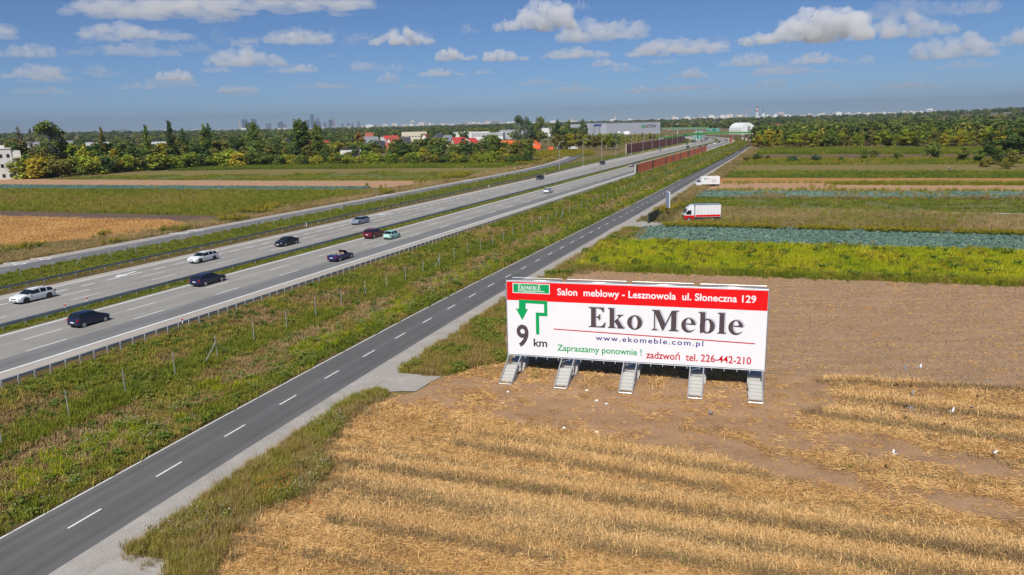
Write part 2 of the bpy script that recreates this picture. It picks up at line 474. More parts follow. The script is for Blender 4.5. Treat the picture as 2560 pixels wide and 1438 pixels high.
for s_, nm in ((71.0, 0), (141.5, 1)):                # lane arrows on the slip lane
    pts = [(-.12, 0), (.12, 0), (.12, 2.6), (.55, 2.6), (0, 4.4), (-.55, 2.6), (-.12, 2.6)]
    mm = MB(); mm.add([(x * 1.7, y, 0) for x, y in pts], [t for t in tessellate_polygon([[Vector((x, y, 0)) for x, y in pts]])])
    p = HW(s_ + 4, -88.4, 1.207)
    link('lane_arrow', mesh('lane_arrow', mm.v, mm.f, M_mark), hwL, p, (0, 0, -TH + math.pi + (.22 if nm == 0 else -.2)))
mark_line(road, SV, -2.66, .12, .027, -40, 760)
me_d = rect_mesh('lane_dash', 2.1, .13)
s = 24.6 - 1.05 - 6.04 * 3
while s < 560:
    p, q = SV(s, 0, .064), SV(s + 2, 0, .064)
    link('lane_dash', me_d, road, p, (0, 0, math.atan2(-(q[0] - p[0]), q[1] - p[1])))
    s += 6.04
dashes(roadL, LSR, -114.2, .13, 2.1, 12, 60, 300, .34)
# faded bicycle symbols beside the far local road
for s_ in (78, 112, 190, 250):
    mm = MB()
    for dx, dy in ((-.55, 0), (.55, 0)):
        ring = [(dx + .42 * math.cos(a) * k, dy + .42 * math.sin(a) * k, 0) for k in (1, .6) for a in np.linspace(0, 2 * math.pi, 12, endpoint=False)]
        mm.add(ring, [(i, (i + 1) % 12, 12 + (i + 1) % 12, 12 + i) for i in range(12)])
    mm.add([(-.5, .05, 0), (0, .75, 0), (.12, .75, 0), (-.35, .05, 0)], [(0, 1, 2, 3)]); mm.add([(0, .68, 0), (.5, .68, 0), (.5, .8, 0), (0, .8, 0)], [(0, 1, 2, 3)])
    for k, (dy, sc) in enumerate(((0, 2.2), (4.4, 2.0))):
        o = link('bicycle_symbol', mesh('bicycle_symbol', [(x * sc, y * sc, z) for x, y, z in mm.v], mm.f, M_mark), roadL, LSR(s_ + dy, -118.5, .329), (0, 0, -TH))

# ---- fields, each a sheet of its own
def line_ext(p, q, t_left, x_right):
    """line through two photographed ground points, from the lateral offset t_left to far right"""
    a, b = np.array(G(*p)[:2]), np.array(G(*q)[:2]); d = b - a
    k0 = (t_left - a @ NN) / (d @ NN)
    return a + d * k0, a + d * x_right
def poly_sheet(name, pts, mat, z, label, sub=None, kind='structure'):
    """flat field sheet from a world polygon, uneven along its edges"""
    P = []
    for i in range(len(pts)):
        a, b = np.array(pts[i][:2]), np.array(pts[(i + 1) % len(pts)][:2])
        L = np.linalg.norm(b - a); n = max(1, int(L / 2.5)) if sub is None else max(1, int(L / sub))
        nrm = np.array([-(b - a)[1], (b - a)[0]]) / max(L, 1e-6)
        for k in range(n):
            p = a + (b - a) * k / n
            w = noise.noise((p[0] * .18, p[1] * .18, z * 50)) * (.35 if 0 < k else 0)
            P.append(p + nrm * w)
    tr = tessellate_polygon([[Vector((p[0], p[1], 0)) for p in P]])
    v = [(p[0], p[1], z) for p in P]
    ff = []
    for t in tr:
        a, b, c = (np.array(P[i]) for i in t)
        ff.append(tuple(t) if (b - a)[0] * (c - a)[1] - (b - a)[1] * (c - a)[0] > 0 else tuple(reversed(t)))
    o = struct(name, mesh(name, v, ff, mat, uv=[(p[0], p[1]) for p in P]), label=label, kind=kind)
    return P
def GP(*pix): return [G(x, y)[:2] for x, y in pix]

ROWZ = R(-18.5)                         # direction of the furrows near the board
M_soil = ground_mat('bare_sandy_soil', lin(182, 148, 116, .8), lin(158, 126, 98, .8), .22, lin(196, 152, 92, .8), 26, (1, 2.2, 1), -ROWZ, .5)
M_plough = ground_mat('ploughed_soil', lin(192, 158, 126, .84), lin(168, 136, 106, .82), .35, lin(188, 146, 92, .78), 14, (.45, 2.6, 1), -ROWZ, 1.0)
M_strawsoil = ground_mat('straw_littered_soil', lin(186, 142, 84, .8), lin(160, 118, 70, .75), .3, lin(206, 166, 104, .8), 18, (.6, 2.0, 1), -ROWZ, .9)
M_crop = ground_mat('green_crop', lin(86, 100, 46, .8), lin(112, 116, 60, .8), .35, lin(170, 150, 104, .75), 9, (.25, 2.4, 1), -ROWZ, .8)
M_crop2 = ground_mat('dense_green_crop', lin(62, 84, 36, .8), lin(84, 100, 44, .8), .4, None, 12, (.4, 2, 1), -ROWZ, .8)
M_cabsoil = ground_mat('cabbage_soil', lin(120, 98, 74, .75), lin(96, 92, 70, .7), .5, None, 12)
M_pink = ground_mat('dry_tilled_soil', lin(192, 152, 122, .8), lin(176, 138, 106, .8), .2, lin(198, 164, 120, .8), 14, (.5, 2.2, 1), -ROWZ, .7)
M_grey = ground_mat('dark_tilled_soil', lin(126, 104, 92, .75), lin(108, 90, 78, .75), .3, None, 14, (.5, 2, 1), -ROWZ, .8)
M_orange = ground_mat('orange_stubble', lin(196, 150, 92, .8), lin(172, 126, 72, .78), .12, lin(156, 114, 66, .75), 12, (.25, 3.2, 1), -ROWZ, .9)
M_olive = ground_mat('mown_olive_grass', lin(140, 122, 74, .8), lin(116, 112, 60, .8), .12, lin(158, 140, 92, .75), 18, (.4, 2, 1), -ROWZ, .7)
M_meadow = ground_mat('rough_meadow', lin(94, 104, 44, .8), lin(118, 110, 56, .8), .1, lin(82, 98, 36, .8), 20, (1, 1.6, 1), 0, .8)
M_weedearth = ground_mat('weed_strip_earth', lin(110, 112, 36, .7), lin(130, 124, 50, .7), .3, None, 12)

F = {}
z = .006
F['stubble'] = poly_sheet('stubble_field', GP((400, 1470), (562, 1350), (637, 1278), (790, 1232), (840, 1180), (812, 1120), (868, 1062), (930, 1012), (985, 992), (1040, 980), (1100, 945), (1215, 918), (1262, 905), (1925, 935), (2560, 975)) + [(95, 38), (80, 5), (30, -8), (-14, 8)], M_soil, z, 'straw littered stubble field around the billboard')
F['plough'] = poly_sheet('ploughed_field', GP((1240, 905), (1236, 860), (1275, 812), (1330, 765), (1432, 674), (2560, 716)) + [(150, 55.5), (150, 21), G(2560, 975)[:2], G(1925, 934)[:2], G(1600, 922)[:2], G(1300, 912)[:2]], M_plough, .010, 'dry ploughed field behind the billboard')
F['weeds'] = poly_sheet('weed_strip', GP((1432, 673), (1500, 612), (1572, 606), (2560, 634)) + [(160, 79), (150, 56), G(2560, 715)[:2]], M_weedearth, .014, 'strip of tall yellow green weeds')
F['cabA'] = poly_sheet('cabbage_field', GP((1570, 606), (1612, 568), (1700, 565), (2560, 587)) + [(170, 93), (160, 79), G(2560, 633)[:2]], M_cabsoil, .018, 'near field of blue green cabbages')
def band(key, name, mat, z, top, bot, label, tl=-27.5, xr=2.2):
    a, b = line_ext(*top, tl, xr); c, d = line_ext(*bot, tl, xr)
    F[key] = poly_sheet(name, [c, d, b, a], mat, z, label)
Rr = lambda y1, y2: ((1920, y1), (2560, y2))
band('mixed', 'dry_meadow', M_olive, .022, Rr(523, 540), Rr(571, 585), 'dry weedy plot behind the wire fence', -25)
band('cropA', 'row_crop_field', M_crop, .026, Rr(495, 497), Rr(523, 536), 'sparse green row crop behind the dry plot')
band('cabB', 'cabbage_field', M_cabsoil, .030, Rr(480, 482), Rr(495, 498), 'far narrow cabbage field')
band('pink', 'tilled_field', M_pink, .034, Rr(457, 457), Rr(476, 480), 'bare pale tilled strip behind the white van')
band('orange', 'stubble_field', M_orange, .038, Rr(444, 445), Rr(458, 458), 'orange stubble strip')
band('cropB', 'row_crop_field', M_crop2, .042, Rr(428, 428), Rr(445, 446), 'green crop strip beyond the orange stubble')
band('olive', 'mown_field', M_olive, .046, Rr(412, 410), Rr(429, 429), 'mown tan green field below the bushes')
band('gold', 'weed_strip', M_weedearth, .050, Rr(398, 398), Rr(413, 411), 'goldenrod strip among the bushes')
band('greyR', 'tilled_field', M_grey, .054, Rr(389, 388), Rr(399, 399), 'grey tilled strip behind the bushes')
band('corn', 'maize_field', M_crop2, .058, Rr(374, 372), Rr(386, 385), 'green strip in front of the young trees')
band('tanR', 'stubble_field', M_pink, .062, Rr(369, 367), Rr(375, 373), 'pale strip at the foot of the young trees')
# lawn with a pale kerb behind the fence on the right
F['lawn'] = poly_sheet('lawn', GP((2385, 537), (2560, 541)) + [(150, 134), (150, 118), G(2560, 566)[:2], G(2400, 562)[:2]], M_meadow, .0255, 'mown lawn plot at the right edge')
mm = MB(); a, b = np.array(G(2380, 533)), np.array(G(2700, 538)); mm.box(((a + b) / 2)[:2].tolist() + [.06], (np.linalg.norm(b - a), .5, .12), math.atan2(b[1] - a[1], b[0] - a[0]))
M_conc = plain('concrete', (.46, .45, .42), .85, var=.14, scale=2.0, dirt=((.28, .26, .23), .5), bump=.3)
struct('kerb', mm.mesh('kerb', M_conc))

# left side
def bandL(key, name, mat, z, pts, label):
    F[key] = poly_sheet(name, GP(*pts), mat, z, label)
bandL('Lorange', 'stubble_field', M_orange, .006, [(-600, 640), (0, 612), (130, 604), (330, 588), (470, 562), (425, 551), (0, 541), (-600, 528)], 'golden stubble field beyond the motorway')
bandL('Lgrey', 'tilled_field', M_grey, .010, [(-600, 528), (0, 541), (430, 552), (545, 549), (555, 540), (0, 528), (-600, 516)], 'dark tilled strip behind the golden stubble')
bandL('Lmeadow', 'meadow', M_meadow, .014, [(-600, 516), (0, 528), (560, 541), (640, 530), (820, 498), (960, 478), (640, 478), (0, 475), (-600, 470)], 'rough green meadow beyond the motorway')
bandL('Lcab', 'cabbage_field', M_cabsoil, .018, [(-600, 472), (0, 475), (640, 478), (900, 476), (930, 468), (640, 467), (0, 463), (-600, 458)], 'blue green cabbage strip beyond the meadow')
bandL('Lpink', 'tilled_field', M_pink, .022, [(-600, 459), (0, 464), (640, 468), (960, 470), (1090, 455), (1070, 451), (640, 450), (120, 448), (0, 449), (-600, 446)], 'pale tilled strip beyond the cabbages')
bandL('Lcrop', 'row_crop_field', M_crop, .026, [(110, 449), (640, 452), (1080, 452), (1150, 440), (1230, 428), (900, 431), (640, 437), (300, 440)], 'pale green row crop')
bandL('Lolive', 'mown_field', M_olive, .030, [(240, 441), (640, 439), (900, 432), (1230, 428), (1290, 418), (900, 421), (640, 423), (420, 427)], 'olive field strip')
bandL('Ldark', 'row_crop_field', M_crop2, .034, [(420, 428), (640, 424), (900, 422), (1290, 419), (1330, 409), (900, 411), (620, 413)], 'dark green crop strip at the foot of the trees')
bandL('Lpink2', 'tilled_field', M_pink, .010, [(1330, 404), (1400, 402), (1440, 396), (1330, 393)], 'small bare plot by the orange roofed houses')
bandL('Lgold2', 'weed_strip', M_weedearth, .014, [(1300, 393), (1440, 394), (1490, 388), (1480, 378), (1290, 380)], 'yellow weed plot by the orange roofed houses')
# paved drives
def drive(pts, label, z=.052):
    poly_sheet('driveway', GP(*pts), M_pave, z, label, 50)
drive([(975, 945), (990, 933), (1104, 943), (1068, 962), (1040, 980), (1005, 979), (976, 981), (906, 991), (890, 1000), (868, 1015)], 'block paved drive to the billboard field')
drive([(300, 1385), (330, 1390), (431, 1404), (400, 1470), (180, 1470)], 'block paved drive at the near edge')
drive([(1540, 565), (1575, 556), (1600, 553), (1622, 556), (1700, 560), (1700, 564), (1612, 567), (1560, 572), (1500, 590)], 'paved drive to the dark gate')
# ================================================================== BILLBOARD
M_white = plain('white_banner_vinyl', (.82, .83, .85), .45, var=.03, scale=.5, bump=.25)
M_red = plain('red_print', lin(232, 12, 18), .45, var=.02)
M_green = plain('green_print', lin(0, 160, 88), .45, var=.02)
M_dkred = plain('dark_red_print', lin(196, 16, 34), .45, var=.03)
M_ink = plain('brown_grey_print', lin(82, 70, 74), .45, var=.02)
M_ink2 = plain('near_black_print', lin(48, 44, 46), .45, var=.02)
M_navy = plain('navy_print', lin(48, 40, 132), .45, var=.02)
M_ghost = plain('pale_grey_print', lin(196, 198, 212), .45, var=.02)
M_galv = plain('galvanised_steel', (.56, .59, .62), .42, .75, .12, 9, dirt=((.36, .36, .36), .4))
M_galvd = plain('dull_galvanised_steel', (.40, .42, .44), .55, .5, .15, 6, dirt=((.26, .25, .24), .5))
M_slab = plain('precast_concrete', (.50, .49, .45), .85, var=.12, scale=1.6, dirt=((.36, .34, .30), .6), bump=.4)

B0 = np.array([-0.41, 58.55]); B1 = np.array([19.12, 52.95])
BL = float(np.linalg.norm(B1 - B0)); BD = (B1 - B0) / BL
BN = np.array([BD[1], -BD[0]])                          # towards the viewer
if BN[1] > 0: BN = -BN
bb_rz = math.atan2(BD[1], BD[0])
BB = thing('billboard', 'wide red and white roadside furniture shop billboard on five ballasted steel feet', 'billboard', (B0[0], B0[1], 0), bb_rz)
# local frame: x along the board, -y towards the viewer, z up
def BU(px, py):
    """board-plane coordinates of a photographed point on the print"""
    d = ray(px, py); n3 = np.array([BN[0], BN[1], 0]); p0 = np.array([B0[0], B0[1], 0]) + n3 * .06
    t = ((p0 - np.array([0, 0, CAM_H])) @ n3) / (d @ n3)
    p = np.array([0, 0, CAM_H]) + d * t
    return float((p[:2] - B0) @ BD), float(p[2])
u0, u1 = -.02, BL + .05
ZB, ZT = 1.62, 7.86
zred = 6.28
def flat(name, polys, mat, y, parent, thick=None):
    """flat printed shapes on the board plane; polys = [(outer, [holes])]"""
    vv, ff = [], []
    for outer, holes in polys:
        loops = [[Vector((p[0], p[1], 0)) for p in outer]] + [[Vector((p[0], p[1], 0)) for p in h] for h in holes]
        allp = [p for l in loops for p in l]; n = len(vv)
        vv += [(p.x, y, p.y) for p in allp]
        for t in tessellate_polygon(loops):
            a, b, c = (allp[i] for i in t)
            ccw = (b - a).cross(c - a).z > 0
            ff.append(tuple(n + i for i in (t if ccw else reversed(t))))
    return link(name, mesh(name, vv, ff, mat), parent)
mb = MB(); mb.box(((u0 + u1) / 2, 0, (ZB + ZT) / 2), (u1 - u0, .05, ZT - ZB))
banner = mb.build('banner', M_white, BB)
# a little slack in the vinyl is real relief
flat('red_header', [([(u0 + .01, zred), (u1 - .01, zred), (u1 - .01, ZT - .02), (u0 + .01, ZT - .02)], [])], M_red, -.028, BB)

def font_mesh(name, body, mat, bold=0.0, spacing=1.0, res=4):
    c = bpy.data.curves.new(name, 'FONT'); c.body = body; c.size = 1.0; c.offset = bold; c.space_character = spacing
    c.resolution_u = res; c.fill_mode = 'FRONT' if hasattr(c, 'fill_mode') else c.fill_mode
    o = bpy.data.objects.new(name, c); COL.objects.link(o)
    dg = bpy.context.evaluated_depsgraph_get(); dg.update()
    me = bpy.data.meshes.new_from_object(o.evaluated_get(dg)); bpy.data.objects.remove(o); bpy.data.curves.remove(c)
    me.materials.clear(); me.materials.append(mat); me.name = name
    return me
def set_xz(me, x0, x1, zcap0, zcap1, y, capref):
    """fit glyph mesh: left/right extents and cap height, on an x-z plane"""
    n = len(me.vertices); a = np.empty(n * 3, dtype=np.float32); me.vertices.foreach_get('co', a); a = a.reshape(-1, 3)
    mn, mx = a[:, 0].min(), a[:, 0].max()
    out = np.empty_like(a)
    out[:, 0] = x0 + (a[:, 0] - mn) / (mx - mn) * (x1 - x0)
    out[:, 2] = zcap0 + a[:, 1] / capref * (zcap1 - zcap0)
    out[:, 1] = y
    me.vertices.foreach_set('co', out.ravel()); me.update()
    bm = bmesh.new(); bm.from_mesh(me)
    for f in bm.faces:
        f.normal_update()
        if f.normal.y > 0: f.normal_flip()
    bm.to_mesh(me); bm.free()
CAPH = .70
def text_line(name, body, mat, pl, pr, ptop, bold=.012, spacing=1.0, y=-.031, parent=None, label=None):
    """pl / pr: photographed baseline left and right; ptop: top of the first capital"""
    ul, zl = BU(*pl); ur, zr = BU(*pr); ut, zt = BU(*ptop)
    zb_ = (zl + zr) / 2
    me = font_mesh(name, body, mat, bold, spacing); set_xz(me, ul, ur, zb_, zb_ + (zt - zl), y, CAPH)
    o = link(name, me, parent or BB)
    if label: o['label'] = label
    return o
text_line('lettering', 'Salon  meblowy - Lesznowola  ul. Słoneczna 129', M_white, (1393, 735.5), (1890, 760), (1393, 719), .022, 1.02)
text_line('lettering', 'www.ekomeble.com.pl', M_navy, (1489, 849), (1758, 868), (1489, 836.5), .014, 1.25)
text_line('lettering', 'Zapraszamy ponownie !', M_green, (1393, 874), (1604, 892), (1393, 859), .016)
text_line('lettering', 'zadzwoń  tel. 226-442-210', M_dkred, (1615, 894), (1878, 914), (1877.5, 0), .016) if False else None
_ul, _zl = BU(1615, 893.5); _ur, _zr = BU(1877.5, 914); _, _zt = BU(1868, 896)
_me = font_mesh('lettering', 'zadzwoń  tel. 226-442-210', M_dkred, .016); set_xz(_me, _ul, _ur, (_zl + _zr) / 2, (_zl + _zr) / 2 + (_zt - BU(1868, 914)[1]), -.031, CAPH); link('lettering', _me, BB)
_ul, _zl = BU(1292, 864); _ur, _ = BU(1322, 866); _, _zt = BU(1305, 811.5)
_me = font_mesh('lettering', '9', M_ink, .025); set_xz(_me, _ul, _ur, _zl, _zt, -.031, CAPH + .02); link('lettering', _me, BB)
_ul, _zl = BU(1334, 866); _ur, _ = BU(1368, 868.5); _, _zt = BU(1334, 846)
_me = font_mesh('lettering', 'km', M_ink2, .02); set_xz(_me, _ul, _ur, _zl, _zt, -.031, CAPH + .03); link('lettering', _me, BB)
# turn arrow
ap = [(1297, 749), (1368, 753), (1368.5, 791.5), (1347.5, 790.5), (1348.5, 837), (1340, 836.5), (1339, 781.5), (1360, 782.5), (1360, 761), (1314, 758.5), (1314, 773), (1320, 773.5), (1305.5, 801), (1289.5, 771.5), (1297, 772)]
flat('turn_arrow', [([BU(*p) for p in ap], [])], M_green, -.031, BB)
# red rule
def rule(pa, pb, th, mat, y=-.031):
    a, b = BU(*pa), BU(*pb); return flat('rule', [([(a[0], a[1] - th / 2), (b[0], b[1] - th / 2), (b[0], b[1] + th / 2), (a[0], a[1] + th / 2)], [])], mat, y, BB)
rule((1384, 823), (1888, 860), .085, M_dkred)
# logo plate
def qd(a, b, c, d): return [BU(*a), BU(*b), BU(*c), BU(*d)]
lg = link('logo_plate', None, BB)
lg_u0, lg_z0 = BU(1281.5, 732.5); lg_u1, lg_z1 = BU(1374, 711)
def lrect(u_0, z_0, u_1, z_1): return [(u_0, z_0), (u_1, z_0), (u_1, z_1), (u_0, z_1)]
bpy.data.objects.remove(lg)
lg = flat('logo_plate', [(lrect(lg_u0, lg_z0, lg_u1, lg_z1), [])], M_white, -.030, BB)
W_ = lg_u1 - lg_u0; H_ = lg_z1 - lg_z0
flat('logo_field', [(lrect(lg_u0 + .06, lg_z0 + .06, lg_u1 - .06, lg_z1 - .06), [])], M_green, -.032, lg)
flat('rule', [(lrect(lg_u0 + .14 * W_, lg_z0 + .20 * H_, lg_u0 + .86 * W_, lg_z0 + .27 * H_), []), (lrect(lg_u0 + .28 * W_, lg_z0 + .12 * H_, lg_u0 + .62 * W_, lg_z0 + .145 * H_), [])], M_white, -.034, lg)

# serif letters of the big name (hand drawn outlines, cap height 1)
def ell(cx, cy, rx, ry, a0=0, a1=360, n=22, closed=True):
    k = n if closed else n + 1
    return [(cx + rx * math.cos(R(a0 + (a1 - a0) * i / n)), cy + ry * math.sin(R(a0 + (a1 - a0) * i / n))) for i in range(k)]
GL = {
 'E': (.70, [([(0, 0), (0, .04), (.06, .05), (.10, .09), (.10, .91), (.06, .95), (0, .96), (0, 1), (.60, 1), (.61, .76), (.57, .76), (.53, .86), (.46, .93), (.36, .95), (.29, .95), (.29, .54), (.34, .54), (.39, .57), (.42, .66), (.46, .66), (.46, .36), (.42, .36), (.39, .45), (.34, .49), (.29, .49), (.29, .10), (.31, .06), (.35, .05), (.42, .05), (.52, .08), (.59, .17), (.63, .27), (.67, .27), (.64, 0)], [])]),
 'k': (.68, [([(0, 0), (0, .04), (.05, .06), (.07, .1), (.07, .9), (.05, .94), (0, .96), (0, 1), (.25, 1), (.25, .36), (.40, .53), (.42, .58), (.40, .62), (.35, .64), (.35, .68), (.60, .68), (.60, .64), (.54, .62), (.47, .55), (.40, .46), (.58, .12), (.62, .06), (.66, .04), (.66, 0), (.36, 0), (.36, .04), (.39, .05), (.39, .08), (.28, .32), (.25, .28), (.25, .1), (.27, .06), (.31, .04), (.31, 0)], [])]),
 'o': (.62, [(ell(.30, .335, .29, .36), [list(reversed(ell(.30, .335, .115, .305)))])]),
 'M': (1.04, [([(0, 0), (0, .04), (.06, .06), (.09, .10), (.09, .90), (.06, .95), (0, .96), (0, 1), (.29, 1), (.52, .36), (.74, 1), (1.01, 1), (1.01, .96), (.95, .95), (.92, .91), (.92, .10), (.95, .06), (1.01, .04), (1.01, 0), (.64, 0), (.64, .04), (.70, .06), (.73, .10), (.73, .80), (.44, 0), (.41, 0), (.135, .80), (.135, .10), (.17, .06), (.24, .04), (.24, 0)], [])]),
 'e': (.56, [([(.50, .16)] + ell(.27, .335, .265, .36, -38, -358, 26, False) + [(.17, .37)] + ell(.33, .36, .165, .30, 178, 262, 8, False) + [(.40, .09)], [list(reversed(ell(.27, .42, .10, .23, 0, 180, 9, False)))])]),
 'l': (.33, [([(0, 0), (0, .04), (.05, .06), (.07, .1), (.07, .9), (.05, .94), (0, .96), (0, 1), (.25, 1), (.25, .1), (.27, .06), (.32, .04), (.32, 0)], [])]),
 'b': (.63, [([(.07, 0), (.07, .9), (.05, .94), (0, .96), (0, 1), (.25, 1), (.25, .06), (.20, .05), (.13, -.02)], [])]),
 'K': (.78, [([(0, 0), (0, .04), (.06, .06), (.09, .1), (.09, .9), (.06, .95), (0, .96), (0, 1), (.36, 1), (.36, .96), (.30, .95), (.28, .9), (.28, .55), (.52, .86), (.53, .92), (.46, .96), (.46, 1), (.74, 1), (.74, .96), (.66, .92), (.46, .66), (.70, .12), (.77, .04), (.77, 0), (.42, 0), (.42, .04), (.48, .06), (.33, .50), (.28, .44), (.28, .1), (.31, .06), (.36, .04), (.36, 0)], [])]),
 'O': (.80, [(ell(.39, .5, .38, .52), [list(reversed(ell(.39, .5, .19, .46)))])]),
 'L': (.68, [([(0, 0), (0, .04), (.06, .06), (.09, .1), (.09, .9), (.06, .95), (0, .96), (0, 1), (.37, 1), (.37, .96), (.30, .95), (.28, .9), (.28, .1), (.31, .05), (.42, .05), (.54, .1), (.61, .3), (.65, .3), (.62, 0)], [])]),
 'B': (.70, [([(0, 0), (0, .04), (.06, .06), (.09, .1), (.09, .9), (.06, .95), (0, .96), (0, 1), (.36, 1), (.54, .95), (.60, .78), (.56, .62), (.44, .53), (.60, .46), (.66, .28), (.60, .08), (.40, 0)], [[(.28, .06), (.28, .49), (.38, .48), (.45, .40), (.46, .26), (.43, .12), (.36, .06)], [(.28, .55), (.28, .95), (.35, .94), (.41, .86), (.41, .68), (.36, .57)]])]),
}
def serif_word(name, word, x0, x1, z0, cap, mat, y, parent, gap=.06, heights=None):
    adv = 0; items = []
    for i, ch in enumerate(word):
        if ch == ' ': adv += .34; continue
        h = heights[i] if heights else 1.0
        items.append((ch, adv, h)); adv += (GL[ch][0] + gap) * h
    sx = (x1 - x0) / (adv - gap)
    polys, bowls = [], []
    for ch, a, h in items:
        for o_, hs in GL[ch][1]:
            polys.append(([(x0 + (a + p[0] * h) * sx, z0 + p[1] * cap * h) for p in o_], [[(x0 + (a + p[0] * h) * sx, z0 + p[1] * cap * h) for p in q] for q in hs]))
        if ch == 'b':
            mapp = lambda L: [(x0 + (a + p[0]) * sx, z0 + p[1] * cap) for p in L]
            bowls.append((mapp(ell(.33, .335, .275, .36)), [mapp(list(reversed(ell(.325, .335, .105, .30))))]))
    o = flat(name, polys, mat, y, parent)
    if bowls: flat(name, bowls, mat, y - .002, parent)
    return o
_ul, _zl = BU(1471, 818); _ur, _zr = BU(1859, 843); _, _zt = BU(1471, 768)
for y_, mt, dx, dz in ((-.0305, M_ghost, .11, .07), (-.0345, M_ink, 0, 0)):
    uk1 = _ul + (BU(1607, 826)[0] - _ul); uM = BU(1628, 828)[0]
    serif_word('lettering', 'Eko', _ul + dx, uk1 + dx, _zl + dz, _zt - _zl, mt, y_, BB)
    serif_word('lettering', 'Meble', uM + dx, _ur + dx, _zl + dz, _zt - _zl, mt, y_, BB)
serif_word('lettering', 'EKOMEBLE', lg_u0 + .15 * W_, lg_u0 + .76 * W_, lg_z0 + .36 * H_, .5 * H_, M_white, -.034, lg, .05, [1, .78, .78, .78, .78, .78, .78, 1])

# steel: rails, towers, ballast
mb = MB()
for z_ in (ZB - .10,): mb.tube((u0 - .05, .05, z_), (u1 + .05, .05, z_), .045, 8)
mb.build('bottom_rail', M_galv, BB)
mb = MB(); mb.tube((u0 - .05, .06, ZT + .05), (u1 + .05, .06, ZT + .05), .04, 8); mb.build('top_rail', M_galv, BB)
for x_ in (u0 - .06, u1 + .06):
    mb = MB(); mb.tube((x_, .05, .1), (x_, .05, ZT + .12), .045, 8)
    for k in range(9): mb.tube((x_, .05, ZB + .3 + k * .7), (x_ + (.12 if x_ > 1 else -.12), .0, ZB + .33 + k * .7), .018, 5)
    mb.build('side_post', M_galv, BB)
# catwalk tubes along the top, in four lengths
seg = [(.35, 4.55), (4.95, 9.75), (10.2, 14.9), (15.4, u1 - .1)]
for a, b in seg:
    mb = MB(); mb.tube((a, .30, ZT + .06), (b, .30, ZT + .06), .085, 10); mb.build('catwalk_tube', M_galv, BB, True)
    mb = MB()
    mb.tube((a, .5, ZT + .22), (b, .5, ZT + .22), .018, 6)
    k = a
    while k <= b + .01:
        mb.tube((k, .06, ZT + .08), (k, .5, ZT + .22), .014, 5); mb.tube((k, .3, ZT + .03), (k, .5, ZT + .22), .012, 5); k += (b - a) / 5
    mb.build('catwalk_bracket', M_galv, BB)
mb = MB()
for k in range(22):
    x_ = .5 + k * .94; mb.box((x_, -.02, ZB - .2 + .02 * math.sin(k * 3)), (.03, .015, .2))
mb.build('tie_straps', M_white, BB)
slab_me = None
def slab_mesh(w, d, h):
    mm = MB(); c = .03
    prof = [(-d / 2, 0), (d / 2, 0), (d / 2, h - c), (d / 2 - c, h), (-d / 2 + c, h), (-d / 2, h - c)]
    mm.prism(prof, (0, 1, 0), (0, 0, 1), (w, 0, 0), (-w / 2, 0, 0))
    mm.box((0, -d / 2 - .004, h * .5), (w * .98, .012, h * .12))
    return mm.mesh('concrete_slab', M_slab)
sl_f = slab_mesh(1.06, .62, .17); sl_b = slab_mesh(1.18, 1.5, .2)
for i, ux in enumerate((.02, 4.55, 9.65, 14.85, 19.2)):
    w = 1.02
    tower = MB()
    xs = (ux, ux + w) if i < 4 else (ux + w,)
    for x_ in xs:
        tower.tube((x_, .12, .0), (x_, .12, ZT), .05, 7)
        tower.tube((x_, .85, .0), (x_, .85, ZT - .2), .045, 7)
        for k in range(8): tower.tube((x_, .12, .4 + k * .95), (x_, .85, .85 + k * .95), .025, 5)
    if i < 4:
        for k in range(8): tower.tube((ux, .12, .7 + k * .95), (ux + w, .12, .7 + k * .95), .025, 5)
        tower.tube((ux, .12, 1.15), (ux + w, .12, 1.55), .025, 5)
    tower.build('tower_frame', M_galv, BB)
    for x_ in xs:
        st_ = MB(); st_.tube((x_, -.02, 1.5), (x_ - .02, -2.95, .08), .05, 7); st_.tube((x_, .12, 1.5), (x_, -.04, 1.5), .035, 6); st_.build('strut', M_galv, BB)
        st_ = MB(); st_.tube((x_ - .02, -3.05, .05), (x_, .9, .05), .04, 6); st_.build('base_rail', M_galv, BB)
    st_ = MB(); st_.tube((ux - .02, -3.0, .06), (ux + w, -3.0, .06), .035, 6); st_.build('cross_bar', M_galv, BB)
    if i == 4:
        st_ = MB(); st_.tube((ux, -3.0, .06), (ux, -2.3, .06), .035, 6); st_.build('base_rail', M_galv, BB)
    n = 5
    for k in range(n):                                   # stepped front ballast
        o = link('concrete_slab', sl_f, BB, (ux + w / 2 + random.uniform(-.03, .03), -2.25 + k * .34, .07 + k * .165), (0, 0, random.uniform(-.02, .02)))
        if k > 0:
            o = link('concrete_slab', sl_f, BB, (ux + w / 2 + random.uniform(-.04, .04), -1.72 + k * .2, .07 + (k - 1) * .165), (0, 0, random.uniform(-.02, .02)))
    for k in range(4):
        link('concrete_slab', sl_b, BB, (ux + w / 2 + .1 + random.uniform(-.04, .04), .95 + .18 * k, .07 + k * .2), (0, 0, random.uniform(-.03, .03)))
